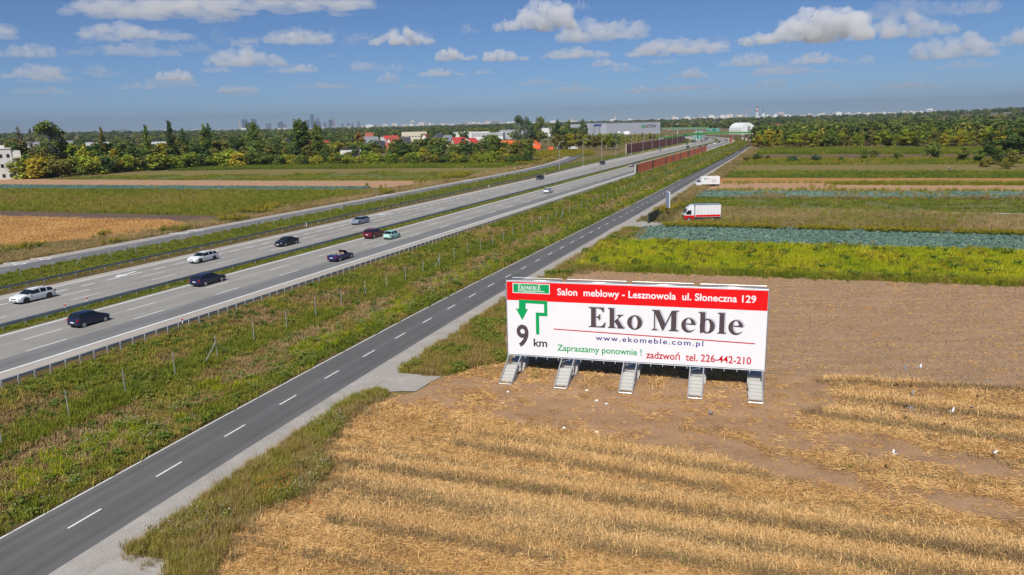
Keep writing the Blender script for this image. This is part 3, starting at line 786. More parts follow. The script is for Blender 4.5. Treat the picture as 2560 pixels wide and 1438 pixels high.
# ================================================================== ROADSIDE FURNITURE
def rail_mesh(name, fn, t, z, a, b, side, double=False):
    """W-beam guard rail swept along the road"""
    prof = [(-.04, .0), (.0, .05), (.0, .10), (-.05, .15), (.0, .20), (.0, .25), (-.04, .31)]
    vv, ff = [], []
    ss_ = srange(a, b); sets = [side] + ([-side] if double else [])
    for sd in sets:
        base = len(vv); n = len(prof)
        for s in ss_:
            for p in prof: vv.append(fn(s, t + sd * (.12 + p[0] * -1), z + .42 + p[1]))
        ff += [(base + i * n + k, base + i * n + k + 1, base + (i + 1) * n + k + 1, base + (i + 1) * n + k) for i in range(len(ss_) - 1) for k in range(n - 1)]
        n2 = len(vv)                                     # back skin gives the sheet a thickness
        for s in ss_:
            for p in prof: vv.append(fn(s, t + sd * (.112 + p[0] * -1), z + .42 + p[1]))
        ff += [(n2 + i * n + k + 1, n2 + i * n + k, n2 + (i + 1) * n + k, n2 + (i + 1) * n + k + 1) for i in range(len(ss_) - 1) for k in range(n - 1)]
        ff += [(base + i * n + n - 1, n2 + i * n + n - 1, n2 + (i + 1) * n + n - 1, base + (i + 1) * n + n - 1) for i in range(len(ss_) - 1)]
    return mesh(name, vv, ff, M_rail, True)
M_rail = plain('weathered_guard_rail', (.34, .36, .38), .5, .55, .15, 1.5, dirt=((.24, .24, .24), .5))
M_railpost = plain('guard_rail_post', (.50, .52, .53), .55, .4, .12, 3)
def guard(label, fn, t, zfn, a, b, step, side, first, limit, double=False, pole=.75):
    g = thing('guard_rail', label, 'guard rail', fn(first, t, zfn(t)), 0)
    inv = Matrix.Translation(Vector(g.location)).inverted()
    def par(o): o.parent = g; o.matrix_parent_inverse = inv; return o
    par(link('rail_beam', rail_mesh('rail_beam', fn, t, zfn(t), a, b, side, double)))
    mm = MB(); mm.box((0, 0, pole / 2 - .15), (.07, .13, pole + .3)); mm.box((.055, 0, pole - .18), (.05, .1, .16))
    pm = mm.mesh('post', M_railpost)
    s = first; rest = MB(); n = 0
    while s < b:
        if s >= a:
            p = fn(s, t, zfn(t))
            if n < limit: par(link('post', pm, None, p, (0, 0, -TH)))
            else: rest.box((p[0], p[1], p[2] + pole / 2), (.07, .13, pole), -TH)
            n += 1
        s += step
    if rest.v: o = par(rest.build('post_row', M_railpost)); o['kind'] = 'stuff'
    return g
guard('galvanised guard rail along the near edge of the motorway', HW, -57.5, lambda t: 1.12, 18, 266, 1.36, -1, 35.2 - 1.36 * 12, 170)
guard('grey guard rail along the grassy median', HW, -75.0, lambda t: 1.2, 18, 900, 2.33, 1, 47.1 - 2.33 * 12, 140, True)
guard('dark guard rail along the far edge of the motorway', HW, -94.4, lambda t: 1.12, 18, 440, 2.33, 1, 40, 160)

# wire fences on thin steel posts
M_post = plain('fence_post_zinc', (.52, .55, .55), .5, .5, .12, 6)
M_wire = plain('fence_wire', (.40, .43, .42), .6, .4)
def fence(label, fn, t, zfn, a, b, step, h=2.15, skip=(), braces=()):
    g = thing('wire_fence', label, 'fence', fn(a, t, zfn(t)))
    inv = Matrix.Translation(Vector(g.location)).inverted()
    def par(o): o.parent = g; o.matrix_parent_inverse = inv; return o
    mm = MB(); mm.tube((0, 0, -.3), (0, 0, h), .036, 6, .034); pm = mm.mesh('post', M_post)
    bm_ = MB(); bm_.tube((0, 0, h * .72), (0, -1.6, .02), .03, 6); brm = bm_.mesh('brace', M_post)
    s = a; k = 0
    while s < b:
        tz = zfn(t)
        if k not in skip:
            o = par(link('post', pm, None, fn(s, t + random.uniform(-.06, .06), tz), (random.uniform(-.02, .02), random.uniform(-.02, .02), 0)))
            if k in braces:
                par(link('brace', brm, None, fn(s, t, tz), (0, 0, -TH))); par(link('brace', brm, None, fn(s, t, tz), (0, 0, -TH + math.pi)))
        s += step; k += 1
    wm = MB()
    for hh in (.25, .7, 1.15, 1.6, 2.05):
        q = [fn(x, t, zfn(t) + hh) for x in np.arange(a, b, step * 2)]
        wm.path([Vector(p) for p in q], .004, 3)
    par(wm.build('wire', M_wire))
    return g
fence('thin post wire fence on the near motorway bank', HW, -48.4, EZ, 24.1, 262, 4.85, braces=(5, 14, 26))
fence('thin post wire fence on the near bank beside the long noise barrier', HW, -47.6, EZ, 268, 560, 4.85)
fence('wire fence on the far bank beside the far local road', HW, -104.6, LZ, 59.4, 400, 5.0, braces=(4, 22))

# noise barriers: posts, panels one by one, plinth
M_corten = plain('rust_brown_panel', lin(176, 88, 48, 1.0), .75, var=.22, scale=.5, dirt=((.14, .05, .03), .5))
M_cortend = plain('dark_brown_panel', lin(120, 74, 50, .95), .75, var=.2, scale=.6, dirt=((.08, .04, .03), .5))
M_corten2 = plain('deep_red_brown_panel', lin(130, 58, 42, .95), .75, var=.2, scale=.5, dirt=((.07, .03, .025), .5))
def barrier(label, fn, t, z, a, b, h, panel, mats, post_every=1, ribs=False):
    g = thing('noise_barrier', label, 'noise barrier', fn(a, t, z))
    inv = Matrix.Translation(Vector(g.location)).inverted()
    def par(o): o.parent = g; o.matrix_parent_inverse = inv; return o
    mm = MB()
    mm.box((0, panel / 2, h / 2 + .25), (.10, panel - .12, h - .5))
    nr = 9
    if ribs:
        for k in range(nr): mm.box((0, panel / 2, .25 + (k + .5) * (h - .5) / nr), (.16, panel - .14, .06))
    else:
        for k in range(int(panel / .35)): mm.box((0, .2 + k * .35, h / 2 + .25), (.15, .05, h - .52))
    pms = [mm.mesh('panel', m) for m in mats]
    mp = MB(); mp.box((0, 0, h / 2), (.2, .2, h + .1)); pp = mp.mesh('post', M_galvd)
    mk = MB(); mk.box((0, panel / 2, .1), (.14, panel - .16, .38)); pk = mk.mesh('plinth', M_conc)
    s = a; i = 0
    while s < b:
        p, q = fn(s, t, z), fn(s + panel, t, z); rz = math.atan2(-(q[0] - p[0]), q[1] - p[1])
        par(link('panel', random.choice(pms) if len(pms) > 1 else pms[0], None, p, (0, 0, rz)))
        par(link('plinth', pk, None, p, (0, 0, rz)))
        if i % post_every == 0: par(link('post', pp, None, p, (0, 0, rz)))
        s += panel; i += 1
    par(link('post', pp, None, fn(s, t, z), (0, 0, -TH)))
    mp2 = MB(); mp2.box((0, 0, h / 2), (.5, .5, h + .4)); par(link('end_post', mp2.mesh('end_post', M_conc), None, fn(a - .3, t, z), (0, 0, -TH)))
barrier('long rust brown noise barrier beside the near carriageway', HW, -58.3, 1.0, 268.5, 470, 4.0, 5.0, [M_corten, M_corten, M_corten, M_cortend])
barrier('short rust brown noise barrier by the footbridge', HW, -61.0, 1.0, 640, 775, 4.2, 5.0, [M_corten, M_corten, M_cortend])
barrier('tall ribbed red brown noise barrier beyond the far carriageway', HW, -102.0, 1.0, 443, 672, 6.0, 6.0, [M_corten2], 1, True)

# delineator posts
M_dwhite = plain('delineator_white', (.78, .78, .76), .5); M_dred = plain('delineator_red', lin(205, 24, 30), .5)
def delineator(label, p, h=.85, red=True):
    d = thing('delineator_post', label, 'road marker', p)
    mm = MB(); mm.prism([(-.06, 0), (.06, 0), (.06, h - .04), (0, h + .03), (-.06, h - .04)], (math.cos(TH), -math.sin(TH), 0), (0, 0, 1), (.045 * math.sin(TH), .045 * math.cos(TH), 0))
    mm.build('post', M_dwhite, d)
    if red:
        mm = MB(); mm.box((0, .02, h * .72), (.145, .1, .2), -TH); mm.build('reflector', M_dred, d)
delineator('red and white marker post on the median rail, left of the pair', HW(54.0, -75.0, 1.72), .62)
delineator('red and white marker post on the median rail, right of the pair', HW(57.2, -75.7, 1.72), .62)
delineator('red topped marker post on the near guard rail', HW(53.4, -57.5, 1.66), .55)
delineator('small marker post on the near guard rail above the board', HW(103, -75.0, 1.7), .6)
for i, s_ in enumerate((121, 214, 268, 320)):
    delineator(['white marker post on the far verge behind the silver estate car', 'white marker post on the far verge near the black car', 'white marker post on the far verge, third from the left', 'white marker post on the far verge, farthest of four'][i], HW(s_, -93.6, 1.1), .9, False)
delineator('white marker post on the bank below the short barrier', HW(545, -50, .6), 1.4, False)

# street lamps: pole, arm, lamp head
M_lamp = plain('lamp_pole_grey', (.50, .52, .53), .5, .4)
def lamp_proto():
    l = link('street_lamp', None); l.empty_display_size = .3
    mm = MB(); mm.tube((0, 0, -.4), (0, 0, 11.6), .11, 7, .06); mm.build('pole', M_lamp, l)
    mm = MB(); mm.path([Vector(p) for p in ((0, 0, 11.5), (.25, 0, 11.95), (.9, 0, 12.15), (1.6, 0, 12.2))], .05, 6); mm.build('arm', M_lamp, l)
    mm = MB(); mm.box((2.0, 0, 12.18), (.85, .3, .13)); mm.box((1.95, 0, 12.27), (.5, .2, .08)); mm.build('lamp_head', M_lamp, l)
    return l
lp = None
for i, s_ in enumerate((295, 332, 368, 400, 441, 477, 510, 540, 570, 600, 630, 660)):
    p = HW(s_, -96.4 - .5 * min(i, 10), 1.0)
    if lp is None: lp = lamp_proto(); o = lp
    else: o = dup(lp)
    o.location = p; o.rotation_euler = (0, 0, -TH + R(0))
    ordn = ['first', 'second', 'third', 'fourth', 'fifth', 'sixth', 'seventh', 'eighth', 'ninth', 'tenth', 'eleventh', 'twelfth'][i]
    tag(o, f'grey curved arm street lamp, {ordn} from the left in the row along the far carriageway', 'street lamp', 'street lamps along the far carriageway')
    o.name = 'street_lamp'
for i, (px, py, h) in enumerate(((1013, 362, 14), (1283, 372, 13), (643 + 640, 350, 10))):
    o = dup(lp); o.location = G(px, py); o.rotation_euler = (0, 0, R(40 * i)); o.scale = (h / 12,) * 3
    tag(o, ['tall thin lamp mast between the red roofed houses', 'lamp mast left of the orange roofed house', 'lamp mast behind the long white hall'][i], 'lamp mast')
    o.name = 'lamp_mast'

# big green direction signs
M_sgreen = plain('sign_green', lin(0, 128, 112), .45, var=.04); M_swhite = plain('sign_white', (.78, .8, .8), .45)
def sign_panel(parent, c, w, h, name='sign_panel'):
    mm = MB(); mm.box(c, (w, .12, h)); o = mm.build(name, M_swhite, parent)
    mm = MB(); mm.box((c[0], c[1] - .065, c[2]), (w - .3, .02, h - .3)); mm.build('sign_face', M_sgreen, o)
    return o
def strokes(parent, rects, y):
    mm = MB()
    for cx, cz, w, h in rects: mm.box((cx, y, cz), (w, .02, h))
    mm.build('lettering', M_swhite, parent)
g1 = thing('direction_sign', 'tall green motorway direction sign on a cantilever by the slip road', 'road sign', HW(712, -92.5, 1.0), -R(8))
mm = MB(); mm.tube((6.5, .4, 0), (6.5, .4, 9.5), .25, 8); mm.tube((6.5, .4, 8.6), (-3, .4, 8.6), .18, 8); mm.tube((6.5, .4, 5.6), (-3, .4, 5.6), .18, 8); mm.build('mast', M_galvd, g1)
sp1 = sign_panel(g1, (1.4, 0, 5.9), 5.4, 7.4); sp2 = sign_panel(g1, (-3.0, 0, 5.2), 2.6, 6.0)
strokes(sp1, [(.6 + 1.2, 8.6, 2.6, .5), (1.8, 7.2, 2.8, .45), (1.6, 6.0, 2.9, .45), (1.8, 4.8, 2.4, .45), (1.5, 3.5, 1.8, .4)], -.09)
strokes(sp2, [(-3.0, 5.2, .45, 4.6), (-2.4, 5.4, .9, .4)], -.09)
p2 = AT(1783, 325, 1000)
g2 = thing('direction_sign', 'wide green direction sign in front of the far retaining wall', 'road sign', (p2[0], p2[1], 0), -R(14))
zc = p2[2]
mm = MB(); mm.tube((-7, .4, 0), (-7, .4, zc + 1), .2, 7); mm.tube((7, .4, 0), (7, .4, zc + 1), .2, 7); mm.build('mast', M_galvd, g2)
sp3 = sign_panel(g2, (0, 0, zc), 16.5, 3.6)
strokes(sp3, [(-3.5, zc + .2, 4.5, .5), (5, zc + .5, 2.4, .45), (5.2, zc - .5, 1.6, .4)], -.09)

# green footbridge / overpass with pillars, far overpass and retaining wall
M_bgreen = plain('bridge_green', lin(92, 164, 66, .75), .5, var=.06, scale=.3)
M_bgreen2 = plain('bridge_pale_green', lin(118, 164, 120, .75), .5, var=.06, scale=.3)
def beam(mm, a, b, w, h):
    a, b = Vector(a), Vector(b); d = b - a; rz = math.atan2(d.y, d.x); L = math.hypot(d.x, d.y)
    n = Vector((-d.y, d.x, 0)).normalized() * w / 2
    vs = [a - n, a + n, b + n, b - n]; vs += [p + Vector((0, 0, h)) for p in vs]
    mm.add(vs, [(0, 1, 2, 3), (4, 7, 6, 5), (0, 4, 5, 1), (1, 5, 6, 2), (2, 6, 7, 3), (3, 7, 4, 0)])
def bridge(label, pts, deck_w, deck_h, par_h, mat, piers, mat2=None):
    g = thing('overpass', label, 'bridge', (pts[0][0], pts[0][1], 0)); inv = Matrix.Translation(Vector(g.location)).inverted()
    def par(o): o.parent = g; o.matrix_parent_inverse = inv; return o
    dk, pr = MB(), MB(); fr = MB()
    for a, b in zip(pts[:-1], pts[1:]):
        beam(dk, Vector(a) - Vector((0, 0, deck_h)), Vector(b) - Vector((0, 0, deck_h)), deck_w, deck_h)
        d = Vector(b) - Vector(a); n = Vector((-d.y, d.x, 0)).normalized() * (deck_w / 2 + .05)
        for sg in (-1, 1): beam(pr, Vector(a) + n * sg - Vector((0, 0, deck_h * .55)), Vector(b) + n * sg - Vector((0, 0, deck_h * .55)), .16, par_h + deck_h * .55)
    par(dk.build('deck', M_galvd)); par(pr.build('parapet', mat))
    for q in piers:
        mm = MB(); mm.box((q[0], q[1], q[2] / 2), (1.3, 1.3, q[2]), -TH); mm.box((q[0], q[1], q[2] - .4), (1.6, 3.2, .8), -TH); par(mm.build('pier', M_conc))
    return g
D2 = 715
bridge('bright green overpass on concrete piers over the motorway', [AT(1652, 345.5, 640), AT(1690, 342, 660), AT(1712, 337.5, 690), AT(1762, 334, 712), AT(1820, 331.6, 722), AT(1876, 331.5, 726)], 6, 1.0, .75, M_bgreen,
       [(*AT(1857, 336, 722)[:2], 6.4), (*AT(1866.5, 336, 726)[:2], 6.4), (*AT(1702, 344, 675)[:2], 3.0)])
bridge('pale green overpass on dark piers beyond the bright green one', [AT(1655, 321.5, 1180), AT(1710, 321, 1190), AT(1770, 320.5, 1200)], 10, 1.6, 1.4, M_bgreen2,
       [(*AT(1694, 326, 1180)[:2], 6.0), (*AT(1741, 326, 1190)[:2], 6.0)])
g = thing('retaining_wall', 'long brown panelled retaining wall behind the green direction sign', 'wall', (*AT(1760, 330, 1190)[:2], 0)); inv = Matrix.Translation(Vector(g.location)).inverted()
a, b = Vector(AT(1762, 330, 1190)), Vector(AT(1850, 330, 1150)); a.z = b.z = 0
M_wallp = plain('wall_panel_tan', lin(142, 128, 104, .8), .8, var=.15, scale=.2)
nP = 20
for k in range(nP):
    mm = MB(); p, q = a.lerp(b, k / nP), a.lerp(b, (k + .93) / nP); beam(mm, p, q, .6, 7.0 if k > 2 else 3.5 + 1.2 * k)
    o = mm.build('panel', M_wallp); o.parent = g; o.matrix_parent_inverse = inv
# earth ramp by the hangar
M_sand = ground_mat('pale_sand', lin(205, 186, 156, .8), lin(180, 164, 140, .8), .1)
M_gravelramp = ground_mat('grey_gravel', lin(150, 142, 130, .8), lin(130, 122, 112, .8), .1)
def mound(name, label, base, top, mat, parent=None):
    n = len(base); vv = [(*p, 0) for p in base] + [tuple(p) for p in top]
    ff = [(k, (k + 1) % n, n + (k + 1) % n, n + k) for k in range(n)] + [tuple(range(n, 2 * n))]
    me = mesh(name, vv, ff, mat); bm = bmesh.new(); bm.from_mesh(me); bmesh.ops.recalc_face_normals(bm, faces=bm.faces); bm.to_mesh(me); bm.free()
    return struct(name, me, label=label)
mound('earth_ramp', 'pale sand ramp beside the hangar', [AT(1872, 340, 740)[:2], AT(1912, 340, 745)[:2], AT(1925, 335, 880)[:2], AT(1880, 335, 900)[:2]],
      [AT(1884, 331, 760), AT(1898, 330, 765), AT(1914, 323, 860), AT(1898, 322.5, 870)], M_sand)
mound('earth_ramp', 'grey gravel ramp right of the pale sand ramp', [AT(1898, 342, 735)[:2], AT(1945, 342, 735)[:2], AT(1950, 335, 880)[:2], AT(1912, 335, 880)[:2]],
      [AT(1908, 332, 760), AT(1940, 332, 760), AT(1938, 323, 860), AT(1916, 322.5, 860)], M_gravelramp)

# roadside notice board, gate and the wire fence on the right
M_dark = plain('dark_steel', (.035, .045, .05), .5, .3); M_wood = plain('brown_post', lin(120, 82, 48, .8), .8)
M_boardf = plain('pale_blue_board', lin(176, 184, 204), .5, var=.05)
p = G(1669, 541); nb = thing('notice_board', 'tall narrow notice board on two brown posts beside the gate', 'board', p, R(-86))
mm = MB(); mm.box((0, 0, 3.7), (2.7, .14, 3.5)); mm.build('frame', M_white, nb)
mm = MB(); mm.box((-.02, -.08, 3.7), (2.4, .03, 3.15)); mm.build('board_panel', M_boardf, nb)
mm = MB(); mm.box((-.02, .08, 3.7), (2.4, .03, 3.15)); mm.build('board_panel', M_galvd, nb)
for x_ in (-.95, .95):
    mm = MB(); mm.box((x_, .1, 1.0), (.13, .13, 2.4)); mm.build('post', M_wood, nb)
a, b = Vector(G(1620, 560)), Vector(G(1646, 546)); d = b - a
gt = thing('gate', 'dark slatted sliding gate beside the local road', 'gate', a, math.atan2(d.y, d.x)); Lg = d.length
for k in range(13):
    mm = MB(); mm.box((Lg / 2, 0, .2 + k * .145), (Lg, .05, .125)); mm.build('slat', M_dark, gt)
mm = MB(); mm.box((0, 0, 1.1), (.16, .16, 2.2)); mm.build('post', plain('gate_post_green', lin(60, 88, 72), .6), gt)
mm = MB(); mm.box((Lg, 0, 1.1), (.14, .14, 2.2)); mm.build('post', M_dark, gt)
def pix_fence(label, pix, step, h, mat, n_w=4):
    P = [Vector(G(*q)) for q in pix]
    g = thing('wire_fence', label, 'fence', P[0]); inv = Matrix.Translation(P[0]).inverted()
    mm = MB(); mm.tube((0, 0, -.2), (0, 0, h), .035, 5); pm = mm.mesh('post', mat); wm = MB(); last = None
    for a, b in zip(P[:-1], P[1:]):
        n = max(1, int((b - a).length / step))
        for k in range(n + (1 if b is P[-1] else 0)):
            q = a.lerp(b, k / n); o = link('post', pm, None, q); o.parent = g; o.matrix_parent_inverse = inv
            if last is not None:
                for hh in np.linspace(.15, h - .05, n_w): wm.tube(last + Vector((0, 0, hh)), q + Vector((0, 0, hh)), .006, 3)
            last = q
    o = wm.build('wire', mat); o.parent = g; o.matrix_parent_inverse = inv
pix_fence('dark wire fence behind the goldenrod row by the near cabbages', [(1646, 566), (1900, 573), (2300, 582), (2760, 594)], 2.6, 1.75, M_dark)
pix_fence('dark panel fence running back from the gate past the notice board', [(1647, 545), (1668, 528), (1690, 508)], 2.6, 1.75, M_dark, 7)
pix_fence('dark wire fence behind the dry weedy plot', [(1700, 523), (2100, 528), (2760, 541)], 4.5, 1.7, M_dark)
# ================================================================== VEHICLES
def paint(name, col, metal=.0):
    m, nt, b = new_mat(name)
    b.inputs['Base Color'].default_value = (*col, 1); b.inputs['Roughness'].default_value = .32
    b.inputs['Metallic'].default_value = metal; b.inputs['Coat Weight'].default_value = .45; b.inputs['Coat Roughness'].default_value = .08; b.inputs['Specular IOR Level'].default_value = .35
    n = N(nt, 'TexNoise', i_Scale=6.0, i_Detail=4.0); nt.links.new(coords(nt), n.inputs['Vector'])
    r = ramp(nt, [(.3, tuple(c * .9 for c in col)), (.7, tuple(min(c * 1.08, 1) for c in col))]); nt.links.new(n.outputs['Fac'], r.inputs[0]); nt.links.new(r.outputs[0], b.inputs['Base Color'])
    return m
PAINT = {'white': paint('white_paint', (.78, .79, .80)), 'navy': paint('navy_paint', (.012, .017, .055)), 'black': paint('black_paint', (.012, .012, .02)),
         'maroon': paint('maroon_paint', (.14, .008, .022)), 'mint': paint('mint_paint', lin(176, 226, 214, .9)), 'silver': paint('silver_blue_paint', lin(168, 180, 200, .8), .3),
         'police': paint('cool_white_paint', (.70, .73, .80)), 'grey': paint('grey_paint', (.12, .12, .13), .3), 'red': paint('red_paint', lin(214, 20, 30)), 'deepblue': paint('deep_blue_paint', (.014, .016, .10)),
         'champagne': paint('champagne_paint', lin(190, 176, 170, .8), .3)}
m_, nt_, b_ = new_mat('car_glass'); b_.inputs['Base Color'].default_value = (.012, .016, .02, 1); b_.inputs['Roughness'].default_value = .06; b_.inputs['Specular IOR Level'].default_value = .6
M_glass = m_
M_tyre = plain('tyre_rubber', (.018, .018, .018), .85, var=.1); M_rim = plain('alloy_rim', (.52, .53, .55), .35, .7); M_rimd = plain('dark_alloy_rim', (.06, .06, .065), .35, .6)
M_trim = plain('black_trim', (.02, .02, .022), .6); M_hl = plain('headlight_lens', (.7, .74, .78), .15); M_tl = plain('tail_light_lens', lin(190, 20, 20, .8), .2); M_plate = plain('number_plate', (.75, .76, .78), .5)
M_leather = plain('beige_leather', lin(214, 190, 160, .8), .6)

TYPES = {   # x / L from the rear, top profile (x, z/H); intervals that are glass
 'estate': dict(L=4.75, W=1.83, H=1.46, top=[(0, .50), (.012, .63), (.03, .69), (.12, .925), (.17, .965), (.40, 1.0), (.53, .98), (.58, .95), (.745, .665), (.87, .605), (.955, .52), (1, .38)], rw=(.03, .12), fw=(.58, .745), cab=(.085, .73), pil=[(.235, .25), (.41, .425)], wb=(.205, .80)),
 'hatch': dict(L=3.8, W=1.70, H=1.52, top=[(0, .50), (.015, .62), (.035, .66), (.115, .94), (.16, .985), (.36, 1.0), (.52, .97), (.56, .945), (.76, .64), (.90, .56), (.97, .48), (1, .36)], rw=(.035, .115), fw=(.56, .76), cab=(.08, .74), pil=[(.24, .28), (.43, .455)], wb=(.165, .82)),
 'mini': dict(L=3.57, W=1.63, H=1.49, top=[(0, .50), (.02, .62), (.06, .66), (.20, .95), (.27, .99), (.42, 1.0), (.55, .97), (.60, .94), (.77, .64), (.91, .56), (.97, .46), (1, .36)], rw=(.06, .20), fw=(.60, .77), cab=(.16, .75), pil=[(.36, .40)], wb=(.18, .83)),
 'suv': dict(L=4.6, W=1.85, H=1.68, top=[(0, .50), (.015, .63), (.03, .67), (.10, .95), (.14, .985), (.36, 1.0), (.54, .975), (.58, .95), (.73, .66), (.88, .60), (.965, .52), (1, .40)], rw=(.03, .10), fw=(.58, .73), cab=(.07, .715), pil=[(.22, .25), (.41, .43)], wb=(.195, .80)),
 'saloon': dict(L=4.75, W=1.82, H=1.45, top=[(0, .52), (.012, .68), (.06, .70), (.15, .71), (.30, .96), (.36, .99), (.44, 1.0), (.55, .97), (.58, .95), (.735, .655), (.88, .59), (.965, .50), (1, .40)], rw=(.15, .30), fw=(.58, .735), cab=(.20, .715), pil=[(.29, .31), (.43, .45)], wb=(.205, .80)),
 'open': dict(L=4.65, W=1.78, H=1.38, top=[(0, .50), (.012, .66), (.08, .685), (.22, .69), (.45, .67), (.62, .66), (.73, .66), (.88, .585), (.965, .50), (1, .40)], rw=None, fw=None, cab=None, pil=[], wb=(.20, .80)),
}
CARCACHE = {}
def car_meshes(kind, col):
    key = (kind, col)
    if key in CARCACHE: return CARCACHE[key]
    T = TYPES[kind]; L, Wd, H = T['L'], T['W'], T['H']
    xs = sorted(set([round(p[0], 4) for p in T['top']] + [a for pr in T['pil'] for a in pr] + (list(T['cab']) if T['cab'] else []) + [.05, .27, .48, .66, .8, .93, .985]))
    tx, tz = zip(*T['top'])
    rings = []
    for x in xs:
        zt = float(np.interp(x, tx, tz)) * H
        belt = (.655 - .03 * x) * H if T['cab'] else (.655 - .03 * x) * H
        edge = min(x, 1 - x)
        w = Wd / 2 * (1 - .16 * max(0, 1 - edge / .10) ** 2.2)
        zlo = .20 + .10 * max(0, 1 - edge / .06)
        b = min(belt, zt - .02)
        k = max(0.0, (zt - b) / (H - b + 1e-6)); k = min(k, 1)
        wt = w * (.96 - .20 * k)
        if zt - b < .06: mid = (w * .955, b + (zt - b) * .5)
        else: mid = (w * .985 + (wt - w * .985) * .5, b + (zt - b) * .5)
        half = [(0, zlo), (w * .90, zlo), (w * .985, zlo + .16), (w, .42 * H * .9 + .1), (w * .985, b), mid, (wt, zt - .05 * min(1, k * 3 + .3)), (wt * .72, zt), (0, zt + .012)]
        rings.append([( (x - .5) * L, y, z) for y, z in half] + [((x - .5) * L, -y, z) for y, z in reversed(half[1:-1])])
    n = len(rings[0]); nh = 9
    V = [p for r in rings for p in r]
    groups = {'body': [], 'windscreen': [], 'rear_window': [], 'side_l': {}, 'side_r': {}}
    def inside(x, pr): return pr is not None and pr[0] - 1e-4 <= x <= pr[1] + 1e-4
    for i in range(len(xs) - 1):
        xm = (xs[i] + xs[i + 1]) / 2
        for j in range(n):
            q = (i * n + j, i * n + (j + 1) % n, (i + 1) * n + (j + 1) % n, (i + 1) * n + j)
            seg = j if j < nh - 1 else n - 1 - j        # mirrored segment index
            top = seg >= 6
            side = seg in (4, 5)
            if top and inside(xm, T['fw']): groups['windscreen'].append(q)
            elif top and inside(xm, T['rw']) : groups['rear_window'].append(q)
            elif side and inside(xm, T['cab']) and not any(inside(xm, p) for p in T['pil']) and xm < T['cab'][1] - .02 and seg == 4 or (side and inside(xm, T['cab']) and not any(inside(xm, p) for p in T['pil']) and seg == 5):
                cell = sum(1 for p in T['pil'] if xm > p[0])
                groups['side_l' if j < nh - 1 else 'side_r'].setdefault(cell, []).append(q)
            else: groups['body'].append(q)
    groups['body'] += [tuple(reversed(range(n))), tuple(range((len(xs) - 1) * n, len(xs) * n))]
    def sub(faces, name, mat, smooth=True):
        ids = sorted({i for f in faces for i in f}); mp = {a: k for k, a in enumerate(ids)}
        me = mesh(name, [V[i] for i in ids], [tuple(mp[i] for i in f) for f in faces], mat, smooth)
        bm = bmesh.new(); bm.from_mesh(me)
        cen = Vector((0, 0, H * .5))
        for fc in bm.faces:
            fc.normal_update()
            if fc.normal.dot(fc.calc_center_median() - Vector((fc.calc_center_median().x * .8, 0, H * .45))) < 0: fc.normal_flip()
        bm.to_mesh(me); bm.free()
        try: me.set_sharp_from_angle(angle=R(38))
        except Exception: pass
        return me
    out = [('body', sub(groups['body'], 'body', PAINT[col]))]
    if groups['windscreen']: out.append(('windscreen', sub(groups['windscreen'], 'windscreen', M_glass)))
    if groups['rear_window']: out.append(('rear_window', sub(groups['rear_window'], 'rear_window', M_glass)))
    for sd in ('side_l', 'side_r'):
        for c, fs in groups[sd].items(): out.append(('side_window', sub(fs, 'side_window', M_glass)))
    # wheels
    r = .335 if kind != 'suv' else .36
    if kind in ('hatch', 'mini'): r = .29
    def disc(mm, rad, y0, y1, nseg=16):
        v = [(rad * math.cos(2 * math.pi * k / nseg), y, rad * math.sin(2 * math.pi * k / nseg)) for y in (y0, y1) for k in range(nseg)]
        mm.add(v, [(k, (k + 1) % nseg, nseg + (k + 1) % nseg, nseg + k) for k in range(nseg)] + [tuple(range(nseg)), tuple(range(2 * nseg - 1, nseg - 1, -1))])
    mm = MB(); disc(mm, r, -.1, .1); tyre = mm.mesh('tyre', M_tyre)
    mm = MB(); disc(mm, r * .70, -.104, .104, 14)
    rim = mm.mesh('rim', M_rimd if (kind, col) in (('estate', 'white'),) else M_rim)
    mm = MB()
    for k in range(5):
        a = 2 * math.pi * k / 5; mm.box((r * .42 * math.cos(a + .63), 0, r * .42 * math.sin(a + .63)), (r * .2, .212, r * .2))
    gap = mm.mesh('rim_gap', M_trim)
    mm = MB(); disc(mm, r * 1.16, -.05, .05); arch = mm.mesh('wheel_arch', M_trim)
    ex = []
    z_ = H
    fh = (T['top'][-2][1]) * H
    hw = Wd / 2
    def bx(name, mat, c, s, rz=0): m2 = MB(); m2.box(c, s, rz); ex.append((name, m2.mesh(name, mat)))
    bx('grille', M_trim, (L / 2 - .03, 0, .42 * H), (.07, Wd * .42, .10)); bx('grille', M_trim, (L / 2 - .02, 0, .25 * H), (.06, Wd * .6, .10))
    for sg in (-1, 1):
        bx('headlight', M_hl, (L / 2 - .19, sg * (hw - .24), .455 * H), (.26, .30, .12), -sg * .5)
        tzz = .56 * H
        bx('tail_light', M_tl, (-L / 2 + .10, sg * (hw - .17), tzz), (.20, .22, .16), sg * .35)
        bx('mirror', PAINT[col], ((T['fw'][1] if T['fw'] else .70) * L - L / 2 - .22, sg * (hw + .06), .66 * H), (.12, .18, .12), 0)
    bx('number_plate', M_plate, (L / 2 + .015, 0, .30 * H), (.03, .52, .11)); bx('number_plate', M_plate, (-L / 2 - .01, 0, .45 * H if kind != 'hatch' else .40 * H), (.03, .52, .11))
    bx('bumper_trim', M_trim, (-L / 2 + .06, 0, .24 * H), (.14, Wd * .8, .12))
    bx('underbody', M_trim, (0, 0, .24), (L * .86, Wd * .86, .12))
    if kind in ('estate', 'suv'):
        for sg in (-1, 1): bx('roof_rail', M_galvd if col != 'navy' else M_trim, (-.08 * L, sg * Wd * .355, H * 1.005), (L * .36, .04, .05))
    CARCACHE[key] = (out, ex, tyre, rim, gap, arch, r)
    return CARCACHE[key]
